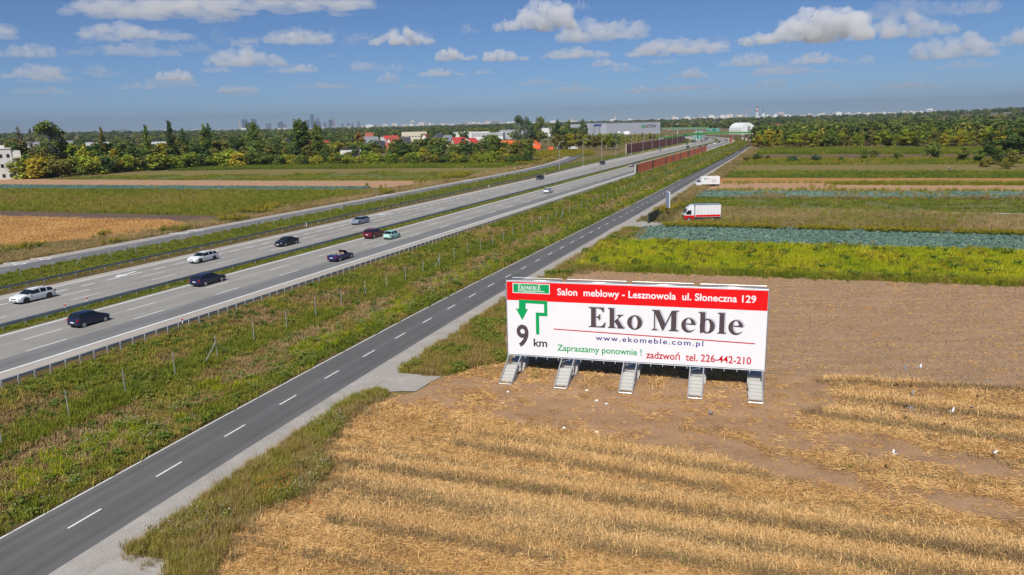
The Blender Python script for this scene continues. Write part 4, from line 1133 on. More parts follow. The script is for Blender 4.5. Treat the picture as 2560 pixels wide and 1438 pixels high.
def car(kind, col, label, s, t, z=1.215, back=False, fn=HW, name='car', wob=0.0, small=False):
    """back=True: drives towards the camera"""
    p, q = fn(s, t, z), fn(s + 1, t, z); hd = math.atan2(q[1] - p[1], q[0] - p[0]) + (math.pi if back else 0) + wob
    c = thing(name, label, 'car', p, hd, 'cars on the motorway')
    out, ex, tyre, rim, gap, arch, r = car_meshes(kind, col); T = TYPES[kind]
    for nm, me in out + ex:
        if small and nm in ('roof_rail', 'bumper_trim', 'underbody'): continue
        link(nm, me, c)
    for xr in T['wb']:
        for sg in (-1, 1):
            w = link('wheel', tyre, c, ((xr - .5) * T['L'], sg * (T['W'] / 2 - .085), r), (0, 0, 0))
            link('rim', rim, w)
            if not small: link('rim_gap', gap, w)
            a = link('wheel_arch', arch, c, ((xr - .5) * T['L'], sg * (T['W'] / 2 - .045), r + .02))
    return c
car('estate', 'white', 'white estate car with black wheels at the left edge of the far carriageway', 57.6, -85.3, back=True)
car('estate', 'white', 'white estate car behind the lane arrow on the far carriageway', 84.0, -84.6, back=True)
car('saloon', 'black', 'black saloon car on the far carriageway between two estate cars', 100.2, -81.9, back=True)
car('estate', 'silver', 'silver blue estate car on the far carriageway ahead of the white arrow', 127.5, -85.0, back=True)
car('hatch', 'navy', 'dark navy hatchback, nearest car on the near carriageway', 51.6, -68.4)
car('estate', 'navy', 'dark navy estate car in the left lane of the near carriageway', 71.2, -71.3)
car('suv', 'maroon', 'dark red car beside the small mint car', 111.5, -71.6)
car('mini', 'mint', 'small mint green hatchback beside the dark red car', 111.0, -67.6)
car('hatch', 'police', 'pale blue white hatchback alone in the middle lane of the near carriageway', 197, -67.8)
car('saloon', 'black', 'black saloon car in the slip lane of the far carriageway', 246, -87.6, back=True)
car('saloon', 'champagne', 'silver car at the start of the long brown barrier', 320, -71.2)
car('suv', 'black', 'dark blue car far along the far carriageway, left of the brown barrier', 336, -88.6, back=True)
FAR = [('suv', 'silver', 494, -91.2, 1, 'silver car in front of the tall ribbed barrier'), ('hatch', 'white', 507, -88.0, 1, 'white hatchback right of the silver car by the tall ribbed barrier'),
       ('suv', 'black', 533, -78.6, 1, 'black van like car behind the end of the long barrier'), ('saloon', 'black', 541, -71.0, 0, 'black car half hidden by the far end of the long barrier'),
       ('hatch', 'black', 574, -71.2, 0, 'black hatchback just past the far end of the long barrier'), ('suv', 'grey', 612, -91.0, 1, 'grey car left of the tall green sign'),
       ('estate', 'deepblue', 664, -93.0, 1, 'blue car just left of the tall green sign'), ('saloon', 'silver', 655, -90.4, 1, 'silver car in front of the blue car by the tall green sign'),
       ('suv', 'grey', 700, -88.6, 1, 'grey car below the tall green sign'), ('hatch', 'white', 616, -69.6, 0, 'white car in the near carriageway below the green overpass'),
       ('suv', 'black', 656, -70.5, 0, 'black car ahead of the white car below the green overpass'), ('saloon', 'grey', 705, -66.5, 0, 'dark grey car by the short brown barrier'),
       ('hatch', 'silver', 735, -65.6, 0, 'pale car farthest along by the short brown barrier'), ('suv', 'black', 760, -84.5, 1, 'black car under the green overpass, left'),
       ('hatch', 'grey', 800, -80.5, 1, 'grey car under the green overpass, right')]
for kd, cl, s_, t_, bk, lb in FAR:
    car(kd, cl, lb, s_, t_, back=bool(bk), small=True)
# convertible: open cabin, windscreen frame, seats
cv = car('open', 'deepblue', 'dark blue convertible with its roof down and one person driving', 90.6, -64.3)
mm = MB(); mm.box((-.10, 0, .86), (1.75, 1.36, .12)); mm.build('cabin_floor', M_trim, cv)
for x_, y_ in ((.28, .38), (.28, -.38), (-.62, .38), (-.62, -.38)):
    mm = MB(); mm.prism([(-.28, 0), (.22, 0), (.24, .1), (-.12, .14), (-.26, .52), (-.38, .52)], (1, 0, 0), (0, 0, 1), (0, .52, 0), (x_, y_ - .26, .62)); mm.build('seat', M_leather, cv)
mm = MB(); mm.quad((1.02, -.66, .91), (1.02, .66, .91), (.45, .56, 1.36), (.45, -.56, 1.36)); mm.quad((1.02, -.66, .905), (.45, -.56, 1.355), (.45, .56, 1.355), (1.02, .66, .905))
gw = mm.build('windscreen', M_glass, cv)
mm = MB(); mm.path([Vector(p) for p in ((1.03, -.68, .9), (.44, -.57, 1.37), (.44, .57, 1.37), (1.03, .68, .9))], .03, 6); mm.build('windscreen_frame', M_trim, cv)
mm = MB()
for k in range(14):
    a0, a1 = 2 * math.pi * k / 14, 2 * math.pi * (k + 1) / 14
    mm.tube((.66 + .05 * math.sin(a0), .38 + .17 * math.cos(a0), 1.02 + .17 * math.sin(a0)), (.66 + .05 * math.sin(a1), .38 + .17 * math.cos(a1), 1.02 + .17 * math.sin(a1)), .016, 5)
mm.build('steering_wheel', M_trim, cv)

# ---- people grown from a skeleton (skin surface)
M_skin = plain('skin', lin(222, 170, 140, .8), .6); M_hair = plain('brown_hair', (.05, .03, .02), .7)
def body(name, joints, edges, mats, parent, root=0, cloth=None):
    """one continuous figure: joints {name: (pos, radius)}; cloth = [(zmin, zmax, material index)]"""
    names = list(joints); idx = {k: i for i, k in enumerate(names)}
    me = bpy.data.meshes.new(name); me.from_pydata([joints[k][0] for k in names], [(idx[a], idx[b]) for a, b in edges], [])
    o = bpy.data.objects.new(name, me); COL.objects.link(o)
    md = o.modifiers.new('skin', 'SKIN'); md.use_smooth_shade = True
    for i, k in enumerate(names):
        sv = me.skin_vertices[0].data[i]; sv.radius = (joints[k][1], joints[k][1]); sv.use_root = (i == root)
    sb = o.modifiers.new('sub', 'SUBSURF'); sb.levels = 1; sb.render_levels = 1
    dg = bpy.context.evaluated_depsgraph_get(); dg.update()
    m2 = bpy.data.meshes.new_from_object(o.evaluated_get(dg)); bpy.data.objects.remove(o)
    m2.materials.clear()
    for m in mats: m2.materials.append(m)
    if cloth:
        for p in m2.polygons:
            c = p.center; p.material_index = cloth(c)
    m2.name = name
    return link(name, m2, parent)
PE = [('hip', 'waist'), ('waist', 'chest'), ('chest', 'neck'), ('neck', 'head'), ('head', 'crown')] + \
     [(a, b) for s_ in 'lr' for a, b in (('hip', 'hip' + s_), ('hip' + s_, 'knee' + s_), ('knee' + s_, 'ankle' + s_), ('ankle' + s_, 'toe' + s_), ('chest', 'sho' + s_), ('sho' + s_, 'elb' + s_), ('elb' + s_, 'wri' + s_), ('wri' + s_, 'palm' + s_), ('palm' + s_, 'fing' + s_), ('palm' + s_, 'thumb' + s_))]
def pose(hip, waist, chest, neck, head, legs, arms):
    J = {'hip': (hip, .13), 'waist': (waist, .125), 'chest': (chest, .15), 'neck': (neck, .055), 'head': (head, .095), 'crown': ((head[0], head[1], head[2] + .1), .075)}
    for s_, sg in (('l', 1), ('r', -1)):
        (k, a, t) = legs[s_]; (e, w, p) = arms[s_]
        J['hip' + s_] = ((hip[0], hip[1] + sg * .10, hip[2] - .05), .095); J['knee' + s_] = (k, .06); J['ankle' + s_] = (a, .042); J['toe' + s_] = (t, .035)
        J['sho' + s_] = ((chest[0] + .02, chest[1] + sg * .19, chest[2] + .06), .06); J['elb' + s_] = (e, .042); J['wri' + s_] = (w, .03); J['palm' + s_] = (p, .032)
        d = Vector(p) - Vector(w); d = d.normalized() if d.length > 0 else Vector((1, 0, 0))
        J['fing' + s_] = (tuple(Vector(p) + d * .09), .016); J['thumb' + s_] = (tuple(Vector(p) + d * .03 + Vector((0, -sg * .045, .02))), .013)
    return J
def hairdo(parent, head, mat, r=.105):
    mm = MB(); n = 8
    for i in range(4):
        pass
    bm = bmesh.new(); bmesh.ops.create_uvsphere(bm, u_segments=10, v_segments=7, radius=r)
    for v in list(bm.verts):
        if v.co.z < -.02 and v.co.x > -.02: bm.verts.remove(v)
    for v in bm.verts: v.co = v.co + Vector((head[0] - .015, head[1], head[2] + .06))
    me = bpy.data.meshes.new('hair'); bm.to_mesh(me); bm.free(); me.materials.append(mat); link('hair', me, parent)
# driver sits in the car's own frame
pc = thing('person', 'person in a dark top driving the dark blue convertible', 'person', cv.location - Vector((0, 0, .20)), cv.rotation_euler[2])
Jd = pose((.22, .38, .93), (.18, .38, 1.05), (.13, .38, 1.26), (.14, .38, 1.42), (.17, .38, 1.52),
          {'l': ((.62, .47, .95), (.98, .46, .72), (1.06, .46, .72)), 'r': ((.62, .29, .95), (.98, .30, .72), (1.06, .30, .72))},
          {'l': ((.34, .60, 1.13), (.56, .50, 1.12), (.62, .48, 1.13)), 'r': ((.34, .16, 1.13), (.56, .27, 1.12), (.62, .30, 1.13))})
M_tee = plain('dark_top', (.05, .04, .04), .8); M_jeans = plain('blue_jeans', (.05, .07, .13), .85)
body('body', Jd, PE, [M_skin, M_tee, M_jeans], pc, 0, lambda c: 1 if (c.z > 1.0 and c.z < 1.39 and abs(c.y - .38) < .27 and c.x < .40) else (2 if c.z <= 1.0 and c.x > .2 else 0))
hairdo(pc, (.17, .38, 1.52), M_hair)

# ---- parked box lorry, white and red
def wheel_big(parent, x, y, r=.48, w=.28):
    nseg = 16
    def disc(mm, rad, y0, y1):
        v = [(rad * math.cos(2 * math.pi * k / nseg), yy, rad * math.sin(2 * math.pi * k / nseg)) for yy in (y0, y1) for k in range(nseg)]
        mm.add(v, [(k, (k + 1) % nseg, nseg + (k + 1) % nseg, nseg + k) for k in range(nseg)] + [tuple(range(nseg)), tuple(range(2 * nseg - 1, nseg - 1, -1))])
    mm = MB(); disc(mm, r, -w / 2, w / 2); o = mm.build('wheel', M_tyre, parent, loc=(x, y, r))
    mm = MB(); disc(mm, r * .55, -w / 2 - .01, w / 2 + .01); mm.build('rim', M_rim, o)
M_boxw = plain('lorry_box_white', (.76, .76, .75), .5, var=.05, scale=1.2, dirt=((.55, .54, .5), .35))
pa, pb = Vector(G(1708, 553)), Vector(G(1797, 551)); d = pa - pb
lor = thing('lorry', 'parked white box lorry with red lower cab and red side stripe', 'lorry', (pa + pb) / 2, math.atan2(d.y, d.x)); LL = d.length
xb0, xb1 = -LL / 2, LL / 2 - 2.15
mm = MB(); mm.box(((xb0 + xb1) / 2, 0, 2.15), (xb1 - xb0, 2.45, 2.5)); bxo = mm.build('cargo_box', M_boxw, lor)
for sg in (-1, 1):
    mm = MB(); mm.box(((xb0 + xb1) / 2, sg * 1.235, 1.18), (xb1 - xb0 - .15, .03, .42)); mm.build('red_stripe', PAINT['red'], bxo)
    mm = MB()
    for k in range(7): mm.box((xb0 + (k + 1) * (xb1 - xb0) / 8, sg * 1.236, 2.2), (.03, .012, 2.3))
    mm.build('panel_seam', M_galv, bxo)
mm = MB(); mm.box(((xb0 + xb1) / 2, 0, 3.42), (xb1 - xb0 + .04, 2.5, .06)); mm.build('roof_edge', M_galv, bxo)
prof = [(xb1 + .18, .62), (xb1 + 2.08, .62), (xb1 + 2.14, 1.2), (xb1 + 1.98, 1.75), (xb1 + 1.55, 2.65), (xb1 + 1.35, 2.75), (xb1 + .18, 2.75)]
mm = MB(); mm.prism([p if p[1] > 1.28 else (p[0], max(p[1], 1.3)) for p in prof], (1, 0, 0), (0, 0, 1), (0, 2.2, 0), (0, -1.1, 0)); cabo = mm.build('cab', PAINT['white'], lor)
mm = MB(); mm.prism([(xb1 + .18, .62), (xb1 + 2.08, .62), (xb1 + 2.145, 1.29), (xb1 + .18, 1.29)], (1, 0, 0), (0, 0, 1), (0, 2.22, 0), (0, -1.11, 0)); mm.build('lower_cab', PAINT['red'], lor)
mm = MB(); mm.prism([(xb1 + .2, 2.76), (xb1 + 1.45, 2.76), (xb1 + .55, 3.35), (xb1 + .2, 3.42)], (1, 0, 0), (0, 0, 1), (0, 1.9, 0), (0, -.95, 0)); mm.build('wind_deflector', PAINT['white'], lor)
for sg in (-1, 1):
    mm = MB(); mm.prism([(xb1 + .75, 1.45), (xb1 + 1.86, 1.45), (xb1 + 1.78, 1.7), (xb1 + 1.48, 2.35), (xb1 + .75, 2.35)], (1, 0, 0), (0, 0, 1), (0, .03, 0), (0, sg * 1.1 - .015, 0)); mm.build('side_window', M_glass, lor)
    mm = MB(); mm.box((xb1 + 1.8, sg * 1.24, 2.05), (.1, .22, .42)); mm.build('mirror', M_trim, lor)
mm = MB(); mm.prism([(xb1 + 2.0, 1.72), (xb1 + 2.03, 1.74), (xb1 + 1.62, 2.58), (xb1 + 1.59, 2.56)], (1, 0, 0), (0, 0, 1), (0, 1.9, 0), (0, -.95, 0)); mm.build('windscreen', M_glass, lor)
mm = MB(); mm.box(((xb0 + xb1) / 2 + .3, 0, .75), (LL - .8, .9, .24)); mm.build('chassis', M_trim, lor)
for x_ in (xb1 + 1.15, xb0 + 1.7):
    for sg in (-1, 1): wheel_big(lor, x_, sg * 1.0)
# ---- parked white box van
pa, pb = Vector(G(1738.5, 467)), Vector(G(1796.5, 465.5)); d = pa - pb
van = thing('box_van', 'parked white box van with a small green logo on its side', 'van', (pa + pb) / 2, math.atan2(d.y, d.x)); LL = d.length
xb0, xb1 = -LL / 2, LL / 2 - 2.0
mm = MB(); mm.prism([(xb0, .75), (xb1 + .45, .75), (xb1 + .45, 2.5), (xb1 + .1, 3.15), (xb0, 3.15)], (1, 0, 0), (0, 0, 1), (0, 2.2, 0), (0, -1.1, 0)); bxo = mm.build('cargo_box', M_boxw, van)
prof = [(xb1 + .3, .35), (xb1 + 1.9, .35), (xb1 + 2.0, .8), (xb1 + 1.9, 1.15), (xb1 + 1.45, 1.4), (xb1 + .75, 2.2), (xb1 + .46, 2.25), (xb1 + .46, .8)]
mm = MB(); mm.prism(prof, (1, 0, 0), (0, 0, 1), (0, 1.95, 0), (0, -.975, 0)); mm.build('cab', PAINT['white'], van)
for sg in (-1, 1):
    mm = MB(); mm.prism([(xb1 + .6, 1.42), (xb1 + 1.32, 1.42), (xb1 + .82, 2.0), (xb1 + .6, 2.0)], (1, 0, 0), (0, 0, 1), (0, .03, 0), (0, sg * .975 - .015, 0)); mm.build('side_window', M_glass, van)
    mm = MB(); mm.box((xb1 + 1.25, sg * 1.1, 1.5), (.1, .2, .3)); mm.build('mirror', M_trim, van)
mm = MB(); mm.prism([(xb1 + 1.42, 1.44), (xb1 + 1.45, 1.46), (xb1 + .82, 2.17), (xb1 + .79, 2.15)], (1, 0, 0), (0, 0, 1), (0, 1.7, 0), (0, -.85, 0)); mm.build('windscreen', M_glass, van)
mm = MB(); mm.box((xb1 + 1.95, 0, .5), (.2, 1.9, .3)); mm.build('bumper', M_trim, van)
mm = MB(); mm.box((xb0 + 2.2, 0, .6), (4.4, 1.2, .2)); mm.build('chassis', M_trim, van)
for x_ in (xb1 + 1.25, xb0 + 1.1):
    for sg in (-1, 1): wheel_big(van, x_, sg * .86, .35, .22)
sgv = 1.105                                             # the side that faces the viewer (left of travel)
vg = lambda pts: [(p[0], p[1]) for p in pts]
mm = MB(); mm.add([(xb1 - .65 + .28 * math.cos(a), sgv, 2.45 + .26 * math.sin(a)) for a in np.linspace(0, 2 * math.pi, 14, endpoint=False)], [tuple(range(14))]); mm.build('logo', M_green, bxo)
for nm, mt, c, s_ in (('logo_text', M_dkred, (xb1 - 1.35, sgv, 2.45), (.7, .012, .17)), ('logo_text', M_ink, (xb1 - 1.95, sgv, 2.43), (.42, .012, .15)), ('small_print', M_ghost, (xb1 - 1.4, sgv, 1.6), (1.2, .012, .1)),
                      ('small_print', M_ink, (xb1 - 3.7, sgv, 1.75), (1.6, .012, .12)), ('small_print', M_ink, (xb1 - 3.6, sgv, 1.35), (1.3, .012, .1)), ('small_print', M_ink, (xb1 - 3.5, sgv, 2.25), (1.2, .012, .08))):
    mm = MB(); mm.box(c, s_); mm.build(nm, mt, bxo)
mm = MB(); mm.path([Vector((xb1 - 2.45 - .9 + .9 * math.cos(a), sgv, 1.2 + 1.2 * math.sin(a))) for a in np.linspace(0, math.pi * .62, 9)], .025, 4); mm.build('logo_arc', M_ink, bxo)

# ---- cyclists and a field worker
def bike(parent, mat):
    for x_ in (-.5, .5):
        mm = MB(); pts = [Vector((x_ + .33 * math.cos(a), 0, .34 + .33 * math.sin(a))) for a in np.linspace(0, 2 * math.pi, 15)]; mm.path(pts, .02, 5); w = mm.build('wheel', M_tyre, parent)
        mm = MB()
        for k in range(4): a = k * math.pi / 4; mm.tube((x_ - .32 * math.cos(a), 0, .34 - .32 * math.sin(a)), (x_ + .32 * math.cos(a), 0, .34 + .32 * math.sin(a)), .006, 3)
        mm.build('spokes', M_galv, w)
    mm = MB()
    for a, b in (((-.5, 0, .34), (-.05, 0, .32)), ((-.05, 0, .32), (-.2, 0, .88)), ((-.2, 0, .82), (.36, 0, .84)), ((-.05, 0, .32), (.36, 0, .80)), ((.5, 0, .34), (.34, 0, .98)), ((-.5, 0, .34), (-.2, 0, .8))): mm.tube(a, b, .022, 6)
    mm.build('frame', mat, parent)
    mm = MB(); mm.path([Vector(p) for p in ((.42, .26, 1.02), (.36, .1, 1.02), (.36, -.1, 1.02), (.42, -.26, 1.02))], .018, 5); mm.build('handlebar', M_trim, parent)
    mm = MB(); mm.prism([(-.34, .90), (-.06, .90), (-.06, .94), (-.34, .96)], (1, 0, 0), (0, 0, 1), (0, .12, 0), (0, -.06, 0)); mm.build('saddle', M_trim, parent)
Jc = pose((-.2, 0, 1.0), (-.12, 0, 1.14), (.05, 0, 1.38), (.14, 0, 1.52), (.2, 0, 1.62),
          {'l': ((.12, .12, .86), (-.02, .11, .50), (.12, .11, .46)), 'r': ((.06, -.12, .66), (-.12, -.11, .22), (.02, -.11, .18))},
          {'l': ((.18, .24, 1.2), (.36, .25, 1.08), (.40, .25, 1.06)), 'r': ((.18, -.24, 1.2), (.36, -.25, 1.08), (.40, -.25, 1.06))})
def cyclist(s_, label, plabel, top, blabel, frame):
    p = LSR(s_, -118.3, .33); q = LSR(s_ - 1, -118.3, .33); hd = math.atan2(q[1] - p[1], q[0] - p[0])
    b = thing('bicycle', blabel, 'bicycle', p, hd); bike(b, frame)
    t = thing('person', plabel, 'person', p, hd); body('body', Jc, PE, [M_skin, top, M_jeans], t, 0, lambda c: 1 if (1.08 < c.z < 1.48 and abs(c.y) < .30 and c.x < .32) else (2 if c.z <= 1.06 and c.z > .55 and c.x < .2 else 0))
    hairdo(t, (.2, 0, 1.62), M_helmet)
M_helmet = plain('pale_helmet', (.75, .74, .70), .4)
_sA = toST(G(1349, 414, .33))[0]; _sB = toST(G(1286, 425.5, .33))[0]; _sC = toST(G(1272, 429, .33))[0]
cyclist(_sA, '', 'cyclist in a yellow top leading the three on the far local road', plain('yellow_top', lin(240, 180, 40), .7), 'bicycle of the yellow topped rider, farthest right of three', PAINT['red'])
cyclist(_sB, '', 'cyclist in a pale pink top, middle one of three', plain('pink_top', lin(236, 196, 180), .7), 'bicycle of the pink topped rider, middle one of three', PAINT['grey'])
cyclist(_sC, '', 'cyclist in a cream top, last of the three', plain('cream_top', lin(232, 214, 160), .7), 'bicycle of the cream topped rider, leftmost of three', PAINT['grey'])
p = G(2374, 427); wk = thing('person', 'field worker in a blue top and white hat bending in the green strip', 'person', p, R(200))
Jw = pose((0, 0, .9), (.12, 0, 1.02), (.38, 0, 1.16), (.52, 0, 1.22), (.62, 0, 1.24),
          {'l': ((.05, .13, .48), (-.03, .13, .08), (.12, .14, .04)), 'r': ((.05, -.13, .48), (-.05, -.13, .08), (.1, -.14, .04))},
          {'l': ((.44, .26, .90), (.52, .24, .62), (.54, .23, .55)), 'r': ((.44, -.26, .90), (.52, -.24, .62), (.54, -.23, .55))})
body('body', Jw, PE, [M_skin, plain('blue_work_top', lin(70, 100, 170), .8), M_jeans], wk, 0, lambda c: 1 if (c.z > .98 and c.x < .48 or (c.z > .7 and abs(c.y) > .17)) else (2 if c.z <= .98 and c.z > .1 and abs(c.y) < .22 and c.x < .2 else 0))
mm = MB(); mm.tube((.60, 0, 1.36), (.63, 0, 1.46), .13, 10, .10); mm.tube((.60, 0, 1.345), (.602, 0, 1.36), .22, 12); mm.build('hat', plain('white_hat', (.78, .77, .72), .8), wk)
# ================================================================== BUILDINGS
def HOR(x): return 343.3 - .02444 * x
def px2m(p, dist): return p * dist / FPX
M_wall = {k: plain('wall_' + k, c, .85, var=.05, scale=.4) for k, c in dict(white=(.74, .73, .70), cream=(.66, .58, .46), grey=(.42, .43, .45), dark=(.06, .06, .07), orange=lin(214, 130, 60, .8), tan=lin(190, 170, 140, .8), blue=lin(64, 96, 168, .8)).items()}
def roof_mat(name, c):
    m, nt, b = new_mat(name); w = N(nt, 'TexWave', i_Scale=1.6, i_Distortion=.4, bands_direction='Z'); nt.links.new(coords(nt), w.inputs['Vector'])
    r = ramp(nt, [(0, tuple(x * .8 for x in c)), (1, tuple(min(1, x * 1.12) for x in c))]); nt.links.new(w.outputs['Fac'], r.inputs[0]); nt.links.new(r.outputs[0], b.inputs['Base Color']); b.inputs['Roughness'].default_value = .75
    return m
M_roof = {k: roof_mat('roof_' + k, c) for k, c in dict(red=lin(190, 62, 54, .85), orange=lin(226, 92, 34, .9), dark=(.045, .045, .055), grey=(.20, .22, .25), brick=lin(176, 96, 74, .8), white=(.72, .72, .72)).items()}
M_win = plain('window_glass', (.03, .035, .045), .12, var=.1, spec=.6)
M_frame = plain('window_frame', (.7, .7, .68), .6)
M_solar = plain('solar_panel', (.015, .018, .04), .25)

def window(parent, x, y, z, w, h, face):
    """face: outward unit normal in the house frame"""
    mm = MB(); s = (w, .08, h) if abs(face[1]) > .5 else (.08, w, h); mm.box((x, y, z), s); o = mm.build('window', M_frame, parent)
    s2 = (w - .16, .05, h - .16) if abs(face[1]) > .5 else (.05, w - .16, h - .16)
    mm = MB(); mm.box((x + face[0] * .03, y + face[1] * .03, z), s2); mm.build('pane', M_win, o)

def house(label, px, ytop, dist, wpx, wall='white', roof='red', rot=0, d=9.0, ov=.5, chimney=True, win=2, solar=False, frac=.55, name='house', cat='house', hip=False, dormer=False):
    p = AT(px, ytop, dist); H = max(p[2], 3.0); w = px2m(wpx, dist); hw_ = H * frac
    yaw = math.atan2(p[0], p[1])
    h = thing(name, label, cat, (p[0], p[1], 0), -yaw + R(rot))
    mm = MB(); x0, x1, y0, y1 = -w / 2, w / 2, -d / 2, d / 2
    mm.add([(x0, y0, 0), (x1, y0, 0), (x1, y1, 0), (x0, y1, 0), (x0, y0, hw_), (x1, y0, hw_), (x1, y1, hw_), (x0, y1, hw_), (x0, 0, H - .25), (x1, 0, H - .25)],
           [(0, 1, 5, 4), (1, 2, 6, 5), (2, 3, 7, 6), (3, 0, 4, 7), (4, 8, 7), (5, 6, 9)] if not hip else [(0, 1, 5, 4), (1, 2, 6, 5), (2, 3, 7, 6), (3, 0, 4, 7)])
    mm.build('wall', M_wall[wall], h)
    r = MB(); k = (H - hw_) / (d / 2); e = hw_ - ov * k; xo = w / 2 + ov
    hx = 0 if not hip else min(w * .3, d * .45)
    top = [(-xo + hx, 0, H), (xo - hx, 0, H)]; bot = [(-xo, y0 - ov, e), (xo, y0 - ov, e), (xo, y1 + ov, e), (-xo, y1 + ov, e)]
    th = .22
    vs = bot + top + [(a, b, c - th) for a, b, c in bot + top]
    r.add(vs, [(0, 1, 5, 4), (2, 3, 4, 5), (6, 10, 11, 7), (8, 11, 10, 9), (0, 6, 7, 1), (2, 8, 9, 3)] + ([(1, 2, 5), (3, 0, 4)] if hip else [(1, 7, 11, 5), (5, 11, 8, 2), (0, 4, 10, 6), (4, 3, 9, 10)]))
    ro = r.build('roof', M_roof[roof], h)
    if chimney:
        mm = MB(); mm.box((w * .18, d * .12, H + .1), (.7, .6, 1.6)); mm.box((w * .18, d * .12, H + .95), (.85, .75, .15)); mm.build('chimney', M_wall['tan'], ro)
    if solar:
        sl = MB(); n = Vector((0, -(H - hw_), d / 2)).normalized()
        A, Bv = Vector((w * .18, y0 * .92, hw_ + .08 * (H - hw_))), Vector((w * .44, y0 * .25, hw_ + .75 * (H - hw_)))
        off = n * .12
        sl.quad(Vector((A.x, A.y, A.z)) + off, Vector((Bv.x, A.y, A.z)) + off, Vector((Bv.x, Bv.y, Bv.z)) + off, Vector((A.x, Bv.y, Bv.z)) + off); sl.build('solar_panel', M_solar, ro)
    if dormer:
        mm = MB(); mm.box((-w * .02, y0 * .62, hw_ + .28 * (H - hw_)), (1.9, 1.8, 1.7)); dm = mm.build('dormer', M_wall[wall], ro)
        mm = MB(); mm.prism([(-1.25, 0), (1.25, 0), (0, 1.1)], (1, 0, 0), (0, 0, 1), (0, 2.2, 0), (-w * .02, y0 * .62 - 1.1, hw_ + .28 * (H - hw_) + .86)); mm.build('dormer_roof', M_roof[roof], ro)
    for i in range(win):
        x_ = x0 + (i + .5) * w / win
        window(h, x_, y0, hw_ * .55, 1.3, 1.4, (0, -1))
    window(h, x0, 0, hw_ * 1.05, 1.1, 1.3, (-1, 0)); window(h, x1, 0, hw_ * 1.05, 1.1, 1.3, (1, 0))
    mm = MB(); mm.box((x0 + w * .5, y0 - .01, 1.05), (1.0, .08, 2.1)); mm.build('door', M_cortend, h)
    return h
HS = [
 ('house with a red roof and dark solar panels behind the tree belt', 1146, 343, 640, 30, 'cream', 'red', 22, dict(solar=True, d=10)),
 ('large white house with a bright orange roof and one dormer', 1264, 352, 560, 42, 'white', 'orange', -14, dict(d=11, dormer=True, win=4)),
 ('white annex with an orange roof joined right of the large orange roofed house', 1293, 354, 562, 15, 'white', 'orange', -14, dict(chimney=False)),
 ('low white house with an orange roof right of the large one', 1335, 362, 570, 30, 'white', 'orange', -6, dict(win=4, frac=.45, d=8)),
 ('white gabled house with a red roof behind the low orange roofed one', 1333, 351, 640, 20, 'white', 'orange', 60, {}),
 ('house with a dark roof left of the white gabled house', 1312, 348, 650, 16, 'white', 'dark', 10, {}),
 ('dark roofed house with black walls left of the solar panel house', 1083, 343, 660, 34, 'dark', 'dark', 8, dict(hip=True)),
 ('cream row house with a grey roof above the solar panel house', 1118, 338, 740, 22, 'cream', 'grey', 30, dict(win=3)),
 ('orange walled house with a dark roof', 1098, 333, 800, 20, 'orange', 'dark', -35, {}),
 ('white house with a steep white gable left of the dark one', 1062, 335, 820, 16, 'white', 'red', 75, {}),
 ('house with a wide brick red roof in front of the row', 985, 356, 600, 40, 'tan', 'brick', 6, dict(win=3)),
 ('brick red roofed terrace house, left of the pair', 978, 344, 650, 16, 'white', 'brick', 38, {}),
 ('brick red roofed terrace house, right of the pair', 992, 344, 655, 16, 'white', 'brick', 38, {}),
 ('white gabled house with a dark roof right of the brick red terrace', 1013, 343, 670, 22, 'white', 'dark', 12, {}),
 ('long house with a bright red roof behind the brick red terrace', 976, 339, 760, 34, 'tan', 'red', 4, dict(win=4)),
 ('white gabled house left of the brick red terrace', 955, 343, 680, 14, 'white', 'white', 70, {}),
 ('low house with a dark grey roof and white walls left of the white gable', 926, 342, 720, 34, 'white', 'grey', 3, dict(win=4, frac=.5)),
 ('small house with a dark brown roof below the white gable', 950, 352, 620, 22, 'dark', 'dark', 25, {}),
 ('white house with a pale roof far left of the red roofs', 922, 332, 900, 18, 'white', 'brick', 10, {}),
 ('house with an orange red roof between two poplars', 776, 352, 600, 10, 'white', 'red', 15, {}),
 ('pink walled house with a red roof right of the tall round poplar', 812, 352, 610, 16, 'orange', 'red', 25, {}),
 ('white house half hidden by trees left of the tall round poplar', 716, 349, 620, 14, 'white', 'dark', 50, {}),
 ('red roofed house beside the long white hall', 1180, 345, 700, 18, 'cream', 'red', 30, {}),
 ('tiny shed with an orange roof by the parked vans', 1377, 368, 560, 8, 'orange', 'orange', 5, dict(chimney=False, d=4, win=1)),
 ('brick house with a red roof far beyond the pale green overpass', 1673, 310, 1700, 10, 'orange', 'red', 10, {}),
 ('white house far beyond the pale green overpass', 1692, 309, 1750, 8, 'white', 'white', 30, {}),
 ('white house with a pink roof beyond the pale green overpass', 1715, 308, 1800, 9, 'white', 'brick', 10, {}),
 ('red roofed house right of the white hangar', 1940, 310, 1300, 17, 'white', 'red', 10, dict(win=4)),
 ('small red roofed house right of the hangar, second of two', 2007, 311, 1500, 11, 'tan', 'brick', 10, {}),
]
for lb, px, yt, ds, wp, wl, rf, rt, kw in HS: house(lb, px, yt, ds, wp, wl, rf, rt, **kw)

